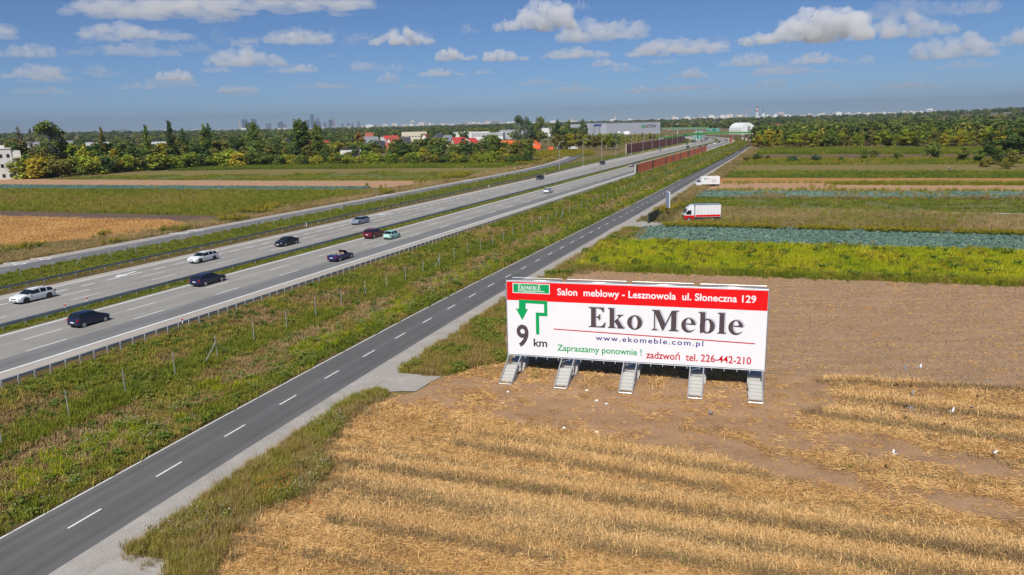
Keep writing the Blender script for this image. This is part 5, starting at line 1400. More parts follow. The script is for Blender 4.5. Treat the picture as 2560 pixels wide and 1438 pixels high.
def hall(label, px, ytop, dist, wpx, wall, rot=0, d=30, roofm='white', name='hall', stripe=None, gable=0.0, wins=0, cat='building'):
    p = AT(px, ytop, dist); H = max(p[2], 3.5); w = px2m(wpx, dist); yaw = math.atan2(p[0], p[1])
    h = thing(name, label, cat, (p[0], p[1], 0), -yaw + R(rot))
    mm = MB(); mm.box((0, d / 2, H / 2 - .2), (w, d, H - .4)); mm.build('wall', M_wall[wall], h)
    mm = MB(); mm.box((0, d / 2, H - .2), (w + .6, d + .6, .5)); mm.box((-w * .2, d * .5, H + .5), (3, 3, .9)); mm.build('roof', M_roof[roofm], h)
    if stripe: mm = MB(); mm.box((0, -.06, H * .3), (w * .98, .1, H * .35)); mm.build('cladding_band', M_wall[stripe], h)
    for k in range(wins): window(h, -w / 2 + (k + .5) * w / wins, 0, H * .55, w / wins * .55, 1.6, (0, -1))
    for k in range(2):
        mm = MB(); mm.box((-w * .3 + k * w * .55, -.03, 1.6), (3.0, .1, 3.2)); mm.build('door', M_galvd, h)
    return h
hall('long low white hall behind the solar panel house', 1178, 330, 1100, 92, 'white', -6, 40)
hall('grey blue hall right of the long white hall', 1218, 332.5, 1040, 78, 'grey', -6, 30, 'white', stripe='white')
hall('pale grey office block behind the grey blue hall', 1290, 324, 1100, 80, 'grey', 4, 25, 'grey', wins=6)
hall('white office building half hidden by tall trees', 1365, 319, 1000, 26, 'white', 10, 20, 'grey', wins=3)
hall('long dark flat roofed building beyond the red roofs', 1035, 328, 1000, 60, 'cream', 2, 16, 'dark', wins=8)
hall('white container among the trees left of the red roofs', 876, 372, 470, 48, 'white', 0, 4, 'dark', 'container', cat='container')
hall('blue tarpaulin covered shed among the trees', 1073, 368, 520, 10, 'blue', 0, 4, 'grey', 'shed', cat='shed')
hall('grey roofed terrace far left beyond the trees', 62, 352, 800, 50, 'grey', 5, 14, 'dark', wins=6)
hall('dark roofed terrace left of the tall poplars', 150, 350, 850, 46, 'grey', 5, 14, 'dark', wins=6)
hall('dark roofed terrace with white walls right of the tall thin poplar', 245, 353, 760, 44, 'white', 5, 14, 'dark', wins=6)
hall('white walled terrace glimpsed between the poplars', 395, 352, 800, 34, 'white', 5, 14, 'dark', wins=5)
hall('orange box shaped building beyond the young trees on the right', 2082, 315.5, 1450, 26, 'orange', 0, 18, 'orange')
hall('white hall right of the gravel ramp', 1975, 319, 1250, 44, 'white', 0, 25)
hall('small white hall left of the orange box building', 2030, 320.5, 1200, 18, 'white', 0, 15)
hall('dark blue hall behind the trees at the right edge', 2508, 313, 690, 44, 'blue', -4, 22, 'white')
hall('white office block at the far right edge', 2548, 307, 720, 24, 'white', -4, 14, 'white', wins=4)
# arched shed beside the blue hall
def arch_hall(label, px, ytop, dist, wpx, d, mat, matf, rot, name, flat_shoulder=False, door=True):
    p = AT(px, ytop, dist); H = p[2]; w = px2m(wpx, dist); yaw = math.atan2(p[0], p[1])
    h = thing(name, label, 'hangar', (p[0], p[1], 0), -yaw + R(rot))
    if flat_shoulder: prof = [(-.5, 0), (-.5, .52), (-.40, .74), (-.2, .93), (0, 1), (.2, .93), (.40, .74), (.5, .52), (.5, 0)]
    else: prof = [(.5 * math.cos(a) * -1, math.sin(a)) for a in np.linspace(0, math.pi, 11)]
    mm = MB(); n = len(prof)
    A = [(q[0] * w, 0, q[1] * H) for q in prof]; Bk = [(q[0] * w, d, q[1] * H) for q in prof]
    mm.add(A + Bk, [(i, i + 1, n + i + 1, n + i) for i in range(n - 1)]); mm.build('roof_shell', mat, h, True)
    mm = MB(); mm.add([(a, .02, c) for a, b, c in A], [tuple(range(n))]); mm.add([(a, d - .02, c) for a, b, c in A], [tuple(reversed(range(n)))]); mm.build('end_wall', matf, h)
    if door: mm = MB(); mm.box((w * .06, -.05, H * .34), (w * .2, .2, H * .68)); mm.build('door', M_galvd, h)
    mm = MB()
    for k in range(5): mm.box((-.5 * w, d * (k + .5) / 5, H * .26), (.3, .3, H * .52))
    mm.build('rib', M_galvd, h)
M_tent = plain('white_membrane', (.76, .77, .77), .5, var=.04, scale=.1)
arch_hall('big white fabric hangar with a grey door by the sand ramps', 1871, 306.5, 1080, 36, 30, M_tent, M_tent, 34, 'hangar', True)
arch_hall('small grey green arched shed beside the blue hall', 2470, 318.5, 700, 14, 9, M_galvd, plain('grey_green_sheet', lin(96, 122, 116, .7), .6), 12, 'arched_shed', door=False)

# big grey warehouse with its lettering
pA, pB = np.array(AT(1517, 307, 1210)), np.array(AT(1651, 304.5, 1300)); Hh_ = (pA[2] + pB[2]) / 2
dv = pB[:2] - pA[:2]; Lw = float(np.linalg.norm(dv)); rzw = math.atan2(dv[1], dv[0])
wh = thing('warehouse', 'huge pale grey warehouse with green and black lettering near its top corner', 'warehouse', (pA[0], pA[1], 0), rzw)
M_clad = plain('grey_cladding', lin(190, 194, 204, .85), .6, var=.03, scale=.05)
mm = MB(); mm.box((Lw / 2, 30, Hh_ / 2), (Lw, 60, Hh_)); mm.build('wall', M_clad, wh)
mm = MB(); mm.box((-14, 34, Hh_ / 2 - .6), (28, 50, Hh_ - 1.2)); mm.build('wall', M_clad, wh)
mm = MB(); mm.box((Lw / 2, 30, Hh_ + .15), (Lw + .8, 60.8, .5)); mm.build('roof_edge', M_galvd, wh)
mm = MB(); mm.box((-12, 8.8, Hh_ - 3), (16, .6, 3.0)); mm.build('cladding_band', M_wall['blue'], wh)
for x_ in (-8, -20): mm = MB(); mm.box((x_, 8.8, Hh_ * .4), (1.6, .5, Hh_ * .8)); mm.build('door', M_galvd, wh)
me = font_mesh('lettering', 'ACTION', M_ink2, .012); 
def fit_wall(me, x0, x1, z0, z1, y):
    n = len(me.vertices); a = np.empty(n * 3, dtype=np.float32); me.vertices.foreach_get('co', a); a = a.reshape(-1, 3); o = np.empty_like(a)
    o[:, 0] = x0 + (a[:, 0] - a[:, 0].min()) / np.ptp(a[:, 0]) * (x1 - x0); o[:, 2] = z0 + (a[:, 1] - a[:, 1].min()) / np.ptp(a[:, 1]) * (z1 - z0); o[:, 1] = y
    me.vertices.foreach_set('co', o.ravel()); me.update()
k_ = Lw / 134.0
fit_wall(me, Lw - 39 * k_, Lw - 12.5 * k_, Hh_ * .52, Hh_ * .77, -.25); link('lettering', me, wh)
mm = MB(); x0 = Lw - 48.5 * k_
mm.box((x0 + 4 * k_, -.2, Hh_ * .645), (8 * k_, .2, Hh_ * .25)); lgw = mm.build('logo_square', M_green, wh)
mm = MB(); mm.box((x0 + 2.3 * k_, -.34, Hh_ * .64), (.9 * k_, .1, Hh_ * .16)); mm.box((x0 + 5.4 * k_, -.34, Hh_ * .60), (.9 * k_, .1, Hh_ * .17)); mm.box((x0 + 4 * k_, -.34, Hh_ * .71), (3.4 * k_, .1, Hh_ * .03)); mm.build('logo_mark', M_clad, lgw)
for i, (px, w_) in enumerate(((1548, 16), (1567, 18))):
    pp = AT(px, 327 + 1.0 * i, 1150); t_ = thing('storage_tank', ['round grey tank in front of the warehouse', 'low white tank in front of the warehouse'][i], 'tank', (pp[0], pp[1], 0))
    rr = px2m(w_ / 2, 1150); mm = MB(); mm.tube((0, 0, 0), (0, 0, pp[2] - 1), rr, 20); mm.tube((0, 0, pp[2] - 1), (0, 0, pp[2]), rr, 20, rr * .2); mm.build('shell', M_tent if i else M_galvd, t_, True)

# white modern block at the left edge, built window by window
p = AT(-14, 373, 440); Hb = p[2]; blk = thing('apartment_block', 'white three storey flat roofed block at the left edge', 'building', (p[0], p[1], 0), -math.atan2(p[0], p[1]) + R(6))
mm = MB(); mm.box((-2, 5, Hb / 2), (17, 10, Hb)); mm.build('wall', M_wall['white'], blk)
mm = MB(); mm.box((-2, 5, Hb + .15), (17.6, 10.6, .4)); ro = mm.build('roof', M_wall['white'], blk)
mm = MB(); mm.box((-6, 6, Hb + 1.9), (7, 5, 3.4)); mm.build('penthouse', M_wall['white'], ro)
mm = MB(); mm.box((3.6, 4, Hb + 1.0), (1.6, 1.6, 1.3)); mm.build('roof_unit', M_wall['white'], ro)
mm = MB(); mm.box((8.4, 4.2, Hb / 2 - .5), (4, 7.5, Hb - 1.2)); mm.build('side_wing', M_wall['white'], blk)
for k in range(3):
    for x_ in (-8.5, -5, -1.5, 2.0, 5.0): window(blk, x_, 0, 1.8 + k * Hb / 3.1, 1.5, 1.9, (0, -1))
    mm = MB(); mm.box((8.4, -.4, .9 + k * Hb / 3.1), (3.4, 1.6, .9)); mm.build('balcony', M_wall['cream'], blk)

# parked white vans by the orange roofed houses
for i, (px, py) in enumerate(((1400, 373), (1424, 373.5), (1437, 373))):
    q = G(px, py); v = thing('parked_van', ['white parked van by the tiny orange shed, leftmost of three', 'white parked van, middle one of three by the weed plot', 'white parked van, rightmost of three by the weed plot'][i], 'van', q, R(-12 + 14 * i))
    mm = MB(); mm.prism([(-2.4, .4), (2.4, .4), (2.45, 1.1), (1.7, 1.3), (1.1, 2.1), (-2.4, 2.2)], (1, 0, 0), (0, 0, 1), (0, 1.9, 0), (0, -.95, 0)); mm.build('body', PAINT['white'], v)
    for sg in (-1, 1):
        mm = MB(); mm.prism([(.1, 1.3), (1.5, 1.3), (1.0, 1.95), (.1, 1.95)], (1, 0, 0), (0, 0, 1), (0, .03, 0), (0, sg * .95 - .015, 0)); mm.build('side_window', M_glass, v)
        for x_ in (-1.5, 1.5): wheel_big(v, x_, sg * .88, .34, .2)

# ---- far city
M_city = {k: plain('far_' + k, c, .7, var=.05, scale=.01) for k, c in dict(white=(.78, .77, .74), cream=(.70, .62, .54), pink=(.62, .50, .46), grey=(.36, .38, .42), glass=(.10, .13, .17), dark=(.12, .13, .15), stone=(.34, .31, .28)).items()}
def tower(label, xa, xb, ytop, dist, mat, kind='box', spire=0, cat='tower', name='tower', base_y=None):
    p = AT((xa + xb) / 2, ytop, dist); w = px2m(xb - xa, dist); H = p[2]; yaw = -math.atan2(p[0], p[1])
    t = thing(name, label, cat, (p[0], p[1], 0), yaw)
    mm = MB()
    if kind == 'taper':
        mm.add([(-w / 2, 0, 0), (w / 2, 0, 0), (w / 2, w, 0), (-w / 2, w, 0), (-w * .16, 0, H), (w * .16, 0, H), (w * .16, w * .4, H), (-w * .16, w * .4, H)], [(0, 1, 5, 4), (1, 2, 6, 5), (2, 3, 7, 6), (3, 0, 4, 7), (4, 5, 6, 7)])
    elif kind == 'slant':
        mm.add([(-w / 2, 0, 0), (w / 2, 0, 0), (w / 2, w, 0), (-w / 2, w, 0), (-w / 2, 0, H), (w / 2, 0, H * .93), (w / 2, w, H * .93), (-w / 2, w, H)], [(0, 1, 5, 4), (1, 2, 6, 5), (2, 3, 7, 6), (3, 0, 4, 7), (4, 5, 6, 7)])
    elif kind == 'step':
        for k, (f_, h0, h1) in enumerate(((1, 0, .30), (.62, .30, .62), (.44, .62, .86), (.26, .86, 1.0))): mm.box((0, w / 2, H * (h0 + h1) / 2), (w * f_, w * f_, H * (h1 - h0)))
    else:
        mm.box((0, w / 2, H / 2), (w, w, H))
        mm.box((w * .1, w * .5, H + H * .02), (w * .5, w * .5, H * .04))
    mm.build('body', M_city[mat], t)
    if spire:
        zs = AT((xa + xb) / 2, spire, dist)[2]; mm = MB(); mm.tube((0, w / 2, H * .98), (0, w / 2, zs), w * .09, 6, w * .02); mm.build('spire', M_city[mat], t)
    mm = MB()
    for k in range(6): mm.box((0, -.6, H * (.12 + .14 * k)), (w * .92 if kind == 'box' else w * .3, 1.0, H * .05))
    if kind == 'box': mm.build('window_band', M_city['dark'] if mat != 'dark' else M_city['grey'], t)
DC = 13000
for a in [('slender pinkish tapering tower, leftmost of the far skyline', 595, 601.5, 301, 'pink', 'taper', 0), ('broad blue glass tower right of the tapering one', 605, 617.5, 299, 'glass', 'box', 0), ('slanted top glass tower, third of the left cluster', 628, 640, 296.5, 'glass', 'slant', 0),
          ('low glass block between the two left towers', 619, 627, 306.5, 'glass', 'box', 0), ('twin dark block, left one, right of the left cluster', 664, 670.5, 309.5, 'dark', 'box', 0), ('twin dark block, right one, right of the left cluster', 672, 678, 310, 'dark', 'box', 0),
          ('tower with a taller core left of the round poplar', 694, 700, 307, 'glass', 'box', 0), ('tallest of the three towers left of the round poplar', 700.5, 707, 304, 'glass', 'box', 0), ('low dark block left of the round poplar', 708, 716, 312, 'dark', 'box', 0),
          ('dark slab tower left of the tallest tower', 764, 773, 300, 'glass', 'box', 0), ('tallest tower of the skyline with a thin spire', 775, 784, 288, 'glass', 'box', 280), ('short slab right of the tallest tower', 784.5, 789.5, 302, 'glass', 'box', 0),
          ('slim tower right of the tallest one', 791, 797, 295, 'glass', 'slant', 0), ('low block right of the slim tower', 797.3, 801.5, 305, 'glass', 'box', 0), ('squat dark block before the stepped tower', 808, 816, 306.5, 'dark', 'box', 0),
          ('dark slab left of the stepped stone tower', 821, 829, 300, 'glass', 'box', 0), ('stepped stone tower with a long spire', 825, 840, 296, 'stone', 'step', 290),
          ('small dark block right of the stepped tower', 853, 858.5, 309, 'dark', 'box', 0), ('small dark block, second right of the stepped tower', 867, 873.5, 308.5, 'dark', 'box', 0), ('small dark block, third right of the stepped tower', 893, 899.5, 305, 'dark', 'box', 0), ('small dark block left of the third one', 879, 883, 308, 'dark', 'box', 0),
          ('grey block of the far left pair, lower', 290, 302, 324, 'grey', 'box', 0), ('grey block of the far left pair, taller', 303, 315, 320.5, 'grey', 'box', 0)]:
    tower(a[0], a[1], a[2], a[3], DC, a[4], a[5], a[6])
tower('white tower alone left of the red roofs', 1026, 1034.5, 302, 7500, 'white', 'box', 0)
tower('grey high block above the long white hall', 1228, 1246, 299.5, 7000, 'grey', 'box', 0)
tower('brown office block right of the striped chimney', 1945, 1959, 282, 5200, 'pink', 'box', 0)
tower('white high block on the right horizon', 2318, 2330, 272.5, 6000, 'white', 'box', 0)
# chimneys and masts
M_cred = plain('chimney_red', lin(200, 60, 60, .85), .7)
def chimney(label, x, ytop, dist, r0, bands, cat='chimney', name='chimney'):
    p = AT(x, ytop, dist); H = p[2]; t = thing(name, label, cat, (p[0], p[1], 0))
    for k in range(bands):
        a, b = k / bands, (k + 1) / bands; mm = MB(); mm.tube((0, 0, H * a), (0, 0, H * b), r0 * (1 - .4 * a), 10, r0 * (1 - .4 * b))
        mm.build('band', (M_city['white'] if k < bands * .45 or (bands - k) % 2 == 0 else M_cred) if bands > 1 else M_city['dark'], t)
chimney('slim red and white chimney above the grey warehouse', 1539, 280, 6500, 5, 9)
chimney('tall striped red and white chimney on the horizon', 1893.5, 267, 5500, 9, 9)
chimney('thin red and white mast left of the tall striped chimney', 1866, 272.5, 5500, 4, 9)
chimney('dark lattice mast right of the tall striped chimney', 1908, 266, 5500, 2.5, 1, 'mast', 'mast')
rr = random.Random(11)
def blocks(n, x0, x1, hmin, hmax, wmin, wmax, d0, d1, pal, where):
    for k in range(n):
        x = x0 + (x1 - x0) * (k + rr.random()) / n; d_ = rr.uniform(d0, d1); w_ = rr.uniform(wmin, wmax); hh = hmin + (hmax - hmin) * rr.random() ** 1.8
        p = AT(x, HOR(x) - hh, d_); H = max(p[2], 8); w = px2m(w_, d_); c = rr.choice(pal)
        t = thing('apartment_block', f'{"tall" if hh > (hmin + hmax) / 2 else "low"} {"wide" if w_ > (wmin + wmax) / 2 else "narrow"} {c} distant apartment block {where}', 'building', (p[0], p[1], 0), -math.atan2(p[0], p[1]) + rr.uniform(-.5, .5), 'pale distant apartment blocks ' + where)
        mm = MB(); mm.box((0, 8, H / 2), (w, 16, H)); mm.build('wall', M_city[c], t)
        mm = MB(); mm.box((w * rr.uniform(-.3, .3), 8, H + 1.5), (w * .25, 6, 3)); mm.build('roof_hut', M_city['cream'], t)
pal = ['white', 'white', 'cream', 'white', 'grey', 'cream']
blocks(40, 330, 900, 3, 8, 5, 16, 7500, 9500, pal, 'on the left horizon below the towers')
blocks(38, 900, 1300, 5, 12, 5, 15, 6500, 8000, pal, 'on the middle horizon above the red roofs')
blocks(28, 1290, 1660, 4, 9, 5, 14, 6500, 8000, pal, 'on the horizon above the grey warehouse')
blocks(46, 1650, 2080, 5, 13, 5, 14, 5000, 6500, pal, 'on the horizon above the overpasses')
blocks(28, 2080, 2340, 6, 12, 5, 13, 5500, 6500, pal, 'on the right horizon above the wood')
# ================================================================== TREES
M_leaf = leafy('foliage'); M_bark = plain('bark', (.10, .075, .055), .9, var=.3, scale=2.0, bump=.6); M_bark_pale = plain('pale_bark', (.36, .33, .29), .9, var=.3, scale=2.0)
def leaf_cloud(blobs, n, size, seed, updown=1.0):
    """leaf clumps (small bent quads) scattered through blobs [(c, (rx, ry, rz), weight)]"""
    r = np.random.default_rng(seed)
    w = np.array([b[2] for b in blobs], float); w /= w.sum()
    ids = r.choice(len(blobs), n, p=w)
    c = np.array([blobs[i][0] for i in ids]); rad = np.array([blobs[i][1] for i in ids])
    d = r.normal(size=(n, 3)); d /= np.linalg.norm(d, axis=1)[:, None]
    k = r.uniform(.55, 1.06, n) ** .7
    p = c + d * rad * k[:, None]
    nrm = d * .8 + r.normal(size=(n, 3)) * .55 + np.array([0, 0, .25]); nrm /= np.linalg.norm(nrm, axis=1)[:, None]
    a = np.cross(nrm, r.normal(size=(n, 3))); a /= np.linalg.norm(a, axis=1)[:, None]; b = np.cross(nrm, a)
    sz = size * r.uniform(.55, 1.35, n)
    q = np.empty((n, 4, 3))
    q[:, 0] = p - a * sz[:, None]; q[:, 1] = p - b * (sz * .62)[:, None] + nrm * (sz * .18)[:, None]; q[:, 2] = p + a * sz[:, None]; q[:, 3] = p + b * (sz * .62)[:, None] + nrm * (sz * .12)[:, None]
    return q.reshape(-1, 3), r.random(n)
def crown_mesh(name, blobs, n, size, seed, mat):
    v, var = leaf_cloud(blobs, n, size, seed)
    me = bpy.data.meshes.new(name); nv = len(v); nf = nv // 4
    me.vertices.add(nv); me.vertices.foreach_set('co', v.astype(np.float32).ravel())
    me.loops.add(nv); me.loops.foreach_set('vertex_index', np.arange(nv, dtype=np.int32))
    me.polygons.add(nf); me.polygons.foreach_set('loop_start', np.arange(0, nv, 4, dtype=np.int32)); me.polygons.foreach_set('loop_total', np.full(nf, 4, dtype=np.int32))
    at = me.attributes.new('var', 'FLOAT', 'FACE'); at.data.foreach_set('value', var.astype(np.float32))
    me.materials.append(mat); me.update(calc_edges=True); me.validate()
    return me
def trunk_mesh(name, H, r0, limbs, mat, lean=0.0):
    mm = MB(); pts = [Vector((lean * z * z * .02 + .12 * math.sin(z * .7), .1 * math.cos(z * .9), z)) for z in np.linspace(-.4, H, 6)]
    for i in range(5): mm.tube(pts[i], pts[i + 1], r0 * (1 - .17 * i), 7, r0 * (1 - .17 * (i + 1)))
    for a, b, r in limbs: mm.tube(a, b, r, 5, r * .35)
    return mm.mesh(name, mat)
PROTO = {}
def proto(kind, k):
    rr_ = random.Random(100 * k + len(kind)); bl = []; limbs = []
    if kind == 'round':                                # unit tree, 10 m tall
        nb = 16
        for i in range(nb):
            a = rr_.uniform(0, 6.28); rad = rr_.uniform(.6, 2.6); z = rr_.uniform(1.7, 8.4); sc = 1.0 - abs(z - 4.8) / 7.5
            s_ = rr_.uniform(1.0, 1.9) * sc
            bl.append(((rad * math.cos(a) * sc, rad * math.sin(a) * sc, z), (s_, s_, s_ * .8), s_ ** 2)); limbs.append((Vector((0, 0, z * .55)), Vector((rad * math.cos(a) * sc, rad * math.sin(a) * sc, z)), .07))
        bl.append(((0, 0, 8.7), (1.1, 1.1, 1.1), 1.2)); return bl, 1700, .33, trunk_mesh('trunk', 7.5, .20, limbs, M_bark)
    if kind == 'shrub':                                # 5 m tall, leaves to the ground
        for i in range(13):
            a = rr_.uniform(0, 6.28); rad = rr_.uniform(.3, 1.9); z = rr_.uniform(.5, 3.7); s_ = rr_.uniform(.8, 1.35)
            bl.append(((rad * math.cos(a), rad * math.sin(a), z), (s_, s_, s_ * .9), s_ ** 2)); limbs.append((Vector((0, 0, .2)), Vector((rad * math.cos(a), rad * math.sin(a), z)), .05))
        bl.append(((.2, 0, 4.2), (.8, .8, .9), .8)); return bl, 1400, .25, trunk_mesh('trunk', 2.5, .1, limbs, M_bark)
    if kind == 'poplar':                               # 20 m tall, columnar
        for i in range(22):
            z = 3.2 + 16.2 * i / 21; wd = 1.9 * math.sin(math.pi * min(1, (i + 3) / 25)) ** .6; a = rr_.uniform(0, 6.28); rad = rr_.uniform(.2, .9) * wd
            s_ = rr_.uniform(.5, .85) * wd
            bl.append(((rad * math.cos(a), rad * math.sin(a), z), (s_, s_, 1.25), s_ * 1.2)); limbs.append((Vector((0, 0, z - 2)), Vector((rad * math.cos(a), rad * math.sin(a), z)), .05))
        return bl, 1700, .38, trunk_mesh('trunk', 18, .28, limbs, M_bark)
    if kind == 'bare':                                 # half dead columnar poplar, 18 m
        for i in range(16):
            z = 5 + 12.4 * i / 15; a = rr_.uniform(0, 6.28); rad = rr_.uniform(.2, .8)
            bl.append(((rad * math.cos(a), rad * math.sin(a), z), (.5, .5, .9), .5)); limbs.append((Vector((0, 0, z - 2.4)), Vector((rad * 1.3 * math.cos(a), rad * 1.3 * math.sin(a), z + .6)), .07))
        return bl, 420, .26, trunk_mesh('trunk', 17.5, .26, limbs, M_bark)
    if kind == 'big':                                  # broad open crown on rising limbs, 22 m
        for i in range(24):
            a = rr_.uniform(0, 6.28); z = rr_.uniform(7, 20.5); rad = rr_.uniform(.5, 5.2) * (1.0 - .35 * abs(z - 14) / 8); s_ = rr_.uniform(1.2, 2.2)
            bl.append(((rad * math.cos(a), rad * math.sin(a), z), (s_, s_, s_ * 1.05), s_ ** 2)); limbs.append((Vector((0, 0, z * .45)), Vector((rad * math.cos(a), rad * math.sin(a), z)), .13))
        return bl, 2600, .46, trunk_mesh('trunk', 16, .45, limbs, M_bark_pale)
    if kind == 'birch':                                # slender young tree 12 m, airy
        for i in range(13):
            z = 2.2 + 9.3 * i / 12; wd = 1.5 * math.sin(math.pi * (i + 2.5) / 16) ** .7; a = rr_.uniform(0, 6.28); rad = rr_.uniform(.1, .9) * wd; s_ = rr_.uniform(.55, .95) * wd
            bl.append(((rad * math.cos(a), rad * math.sin(a), z), (s_, s_, .95), s_)); limbs.append((Vector((0, 0, z - 1)), Vector((rad * math.cos(a), rad * math.sin(a), z)), .035))
        return bl, 950, .28, trunk_mesh('trunk', 11, .11, limbs, M_bark_pale)
HT = dict(round=9.8, shrub=5.0, poplar=19.8, bare=18, big=22, birch=12)
def get_proto(kind, k):
    if (kind, k) not in PROTO:
        bl, n, sz, tk = proto(kind, k); PROTO[(kind, k)] = (crown_mesh('crown', bl, n, sz, 31 * k + len(kind), M_leaf), tk)
    return PROTO[(kind, k)]
TR = random.Random(5)
GREENS = dict(mid=(.155, .20, .032), dark=(.08, .125, .026), yellow=(.38, .33, .03), olive=(.20, .19, .035), blue=(.10, .15, .075), rust=(.30, .15, .03), pale=(.24, .26, .10), brown=(.20, .155, .08), lime=(.28, .32, .025))
def tree(kind, p, h, col, label, group=None, wid=1.0, name='tree', cat='tree'):
    k = TR.randrange(4); cm, tk = get_proto(kind, k); s = h / HT[kind]
    label = ' '.join(label.split()[:16])
    t = thing(name, label, cat, (p[0], p[1], p[2] if len(p) > 2 else 0), TR.uniform(0, 6.28), group); t.scale = (s * wid, s * wid, s)
    c = link('crown', cm, t); j = TR.uniform(.85, 1.15); b = GREENS[col] if isinstance(col, str) else col
    c.color = (b[0] * j * TR.uniform(.92, 1.1), b[1] * j, b[2] * j, 1)
    link('trunk', tk, t)
    return t
def tree_px(kind, px, ybase, ytop, col, label, dist=None, group=None, wid=1.0, name='tree', cat='tree'):
    """tree standing at a photographed spot, as tall as it shows"""
    if dist is None: p = G(px, ybase); dist = math.hypot(p[0], p[1])
    q = AT(px, ytop, dist); return tree(kind, (q[0], q[1], 0), max(q[2], 1.5), col, label, group, wid, name, cat)

# -- trees one can point at
for a in [('bare', 43, 0, 315, 'brown', 'thin half bare poplar, left of the two at the left edge', 430, 1.15), ('bare', 73, 0, 321, 'brown', 'thin half bare poplar, right of the two at the left edge', 430, 1.0),
          ('big', 121, 0, 304, 'mid', 'tall broad tree standing above the belt on the left', 420, 1.25), ('bare', 128, 0, 330, 'brown', 'greyish half dead poplar in front of the tall broad tree', 412, 1.3),
          ('poplar', 250, 0, 320, 'olive', 'lone slim poplar right of the tall broad tree', 470, .8),
          ('poplar', 362, 0, 313, 'mid', 'slim poplar, first of the poplar row', 450, .95), ('poplar', 421, 0, 303, 'dark', 'tallest slim poplar of the row', 450, 1.1), ('poplar', 455, 0, 323, 'dark', 'dark short poplar right of the tallest one', 440, 1.0),
          ('poplar', 507, 0, 313, 'mid', 'left half of the poplar pair', 460, 1.1), ('poplar', 519, 0, 311, 'dark', 'right half of the poplar pair', 462, 1.0),
          ('big', 632, 0, 306, 'mid', 'tree with pale forked limbs and tufted top before the skyline', 450, .72), ('big', 585, 0, 340, 'dark', 'dark dense round tree left of the forked one', 430, .9),
          ('poplar', 738, 0, 303, 'mid', 'left stem of the tall round poplar clump', 480, 1.7), ('poplar', 750, 0, 299, 'mid', 'middle stem of the tall round poplar clump', 482, 1.8), ('poplar', 760, 0, 306, 'dark', 'right stem of the tall round poplar clump', 480, 1.6),
          ('poplar', 788, 0, 310, 'mid', 'poplar with a rounded top right of the round clump', 490, 1.3), ('poplar', 798, 0, 318, 'mid', 'lower poplar leaning on the round topped one', 486, 1.3),
          ('round', 895, 0, 329, 'rust', 'orange tinted round tree above the red roofs', 640, .9),
          ('big', 1300, 0, 288, 'blue', 'tall airy poplar above the orange roofs, leftmost', 640, .8), ('big', 1325, 0, 293, 'blue', 'tall airy poplar above the orange roofs, second', 650, .8), ('big', 1350, 0, 292, 'mid', 'tall airy poplar above the orange roofs, third', 640, .7),
          ('bare', 1376, 0, 308, 'pale', 'pale bare stemmed tree right of the airy poplars', 620, 1.4), ('poplar', 1395, 0, 301, 'dark', 'dark narrow tree right of the bare stemmed one', 650, 1.5), ('big', 1418, 0, 300, 'mid', 'tall dark tree left of the warehouse', 650, .6), ('big', 1458, 0, 299, 'dark', 'dark rounded tree at the warehouse corner', 640, .7),
          ('round', 1236, 0, 336, 'lime', 'bright green round tree left of the large orange roof', 600, 1.0), ('poplar', 1305, 0, 345, 'lime', 'bright slim tree right of the large orange roof', 560, .9),
          ('round', 1052, 0, 347, 'olive', 'yellowish round tree in front of the dark roofed house', 480, 1.2), ('round', 177, 0, 358, 'lime', 'yellow green round tree left of the dark round one', 420, 1.1), ('round', 233, 0, 358, 'dark', 'large dark round tree at the gap in the belt', 410, 1.25)]:
    d_ = a[6]
    if a[1] < 860:                                    # stand well inside the belt
        q = G(a[1], float(np.interp(a[1], [0, 190, 300, 450, 620, 900], [446, 438, 430, 421, 415, 411]))); d_ = math.hypot(q[0], q[1]) + 26
    tree_px(a[0], a[1], a[2], a[3], a[4], a[5], d_, None, a[7])
# -- the belt on the left, four rows deep
base = [(-90, 449), (0, 446), (190, 438), (300, 430), (450, 421), (620, 415), (900, 411), (1330, 408)]
bw = [np.array(G(*q)[:2]) for q in base]
seglen = [np.linalg.norm(b - a) for a, b in zip(bw[:-1], bw[1:])]; tot = sum(seglen)
def along(s):
    for a, b, L in zip(bw[:-1], bw[1:], seglen):
        if s <= L: return a + (b - a) * s / L
        s -= L
    return bw[-1]
def place_name(px):
    for x, nm in ((60, 'by the white block at the left edge'), (130, 'below the tall broad tree'), (220, 'left of the gap in the belt'), (330, 'right of the gap in the belt'), (400, 'below the slim poplars'), (480, 'below the tallest poplar'), (560, 'below the poplar pair'), (660, 'below the forked tree'), (780, 'below the round poplar clump'), (850, 'near the container'), (930, 'around the container'), (1010, 'below the brick red roofs'), (1100, 'below the dark roofed house'), (1200, 'below the solar panel house'), (1400, 'below the large orange roof')):
        if px < x: return nm
    return 'right of the orange roofs'
cols = ['mid', 'mid', 'dark', 'olive', 'yellow', 'dark', 'lime', 'olive', 'mid']
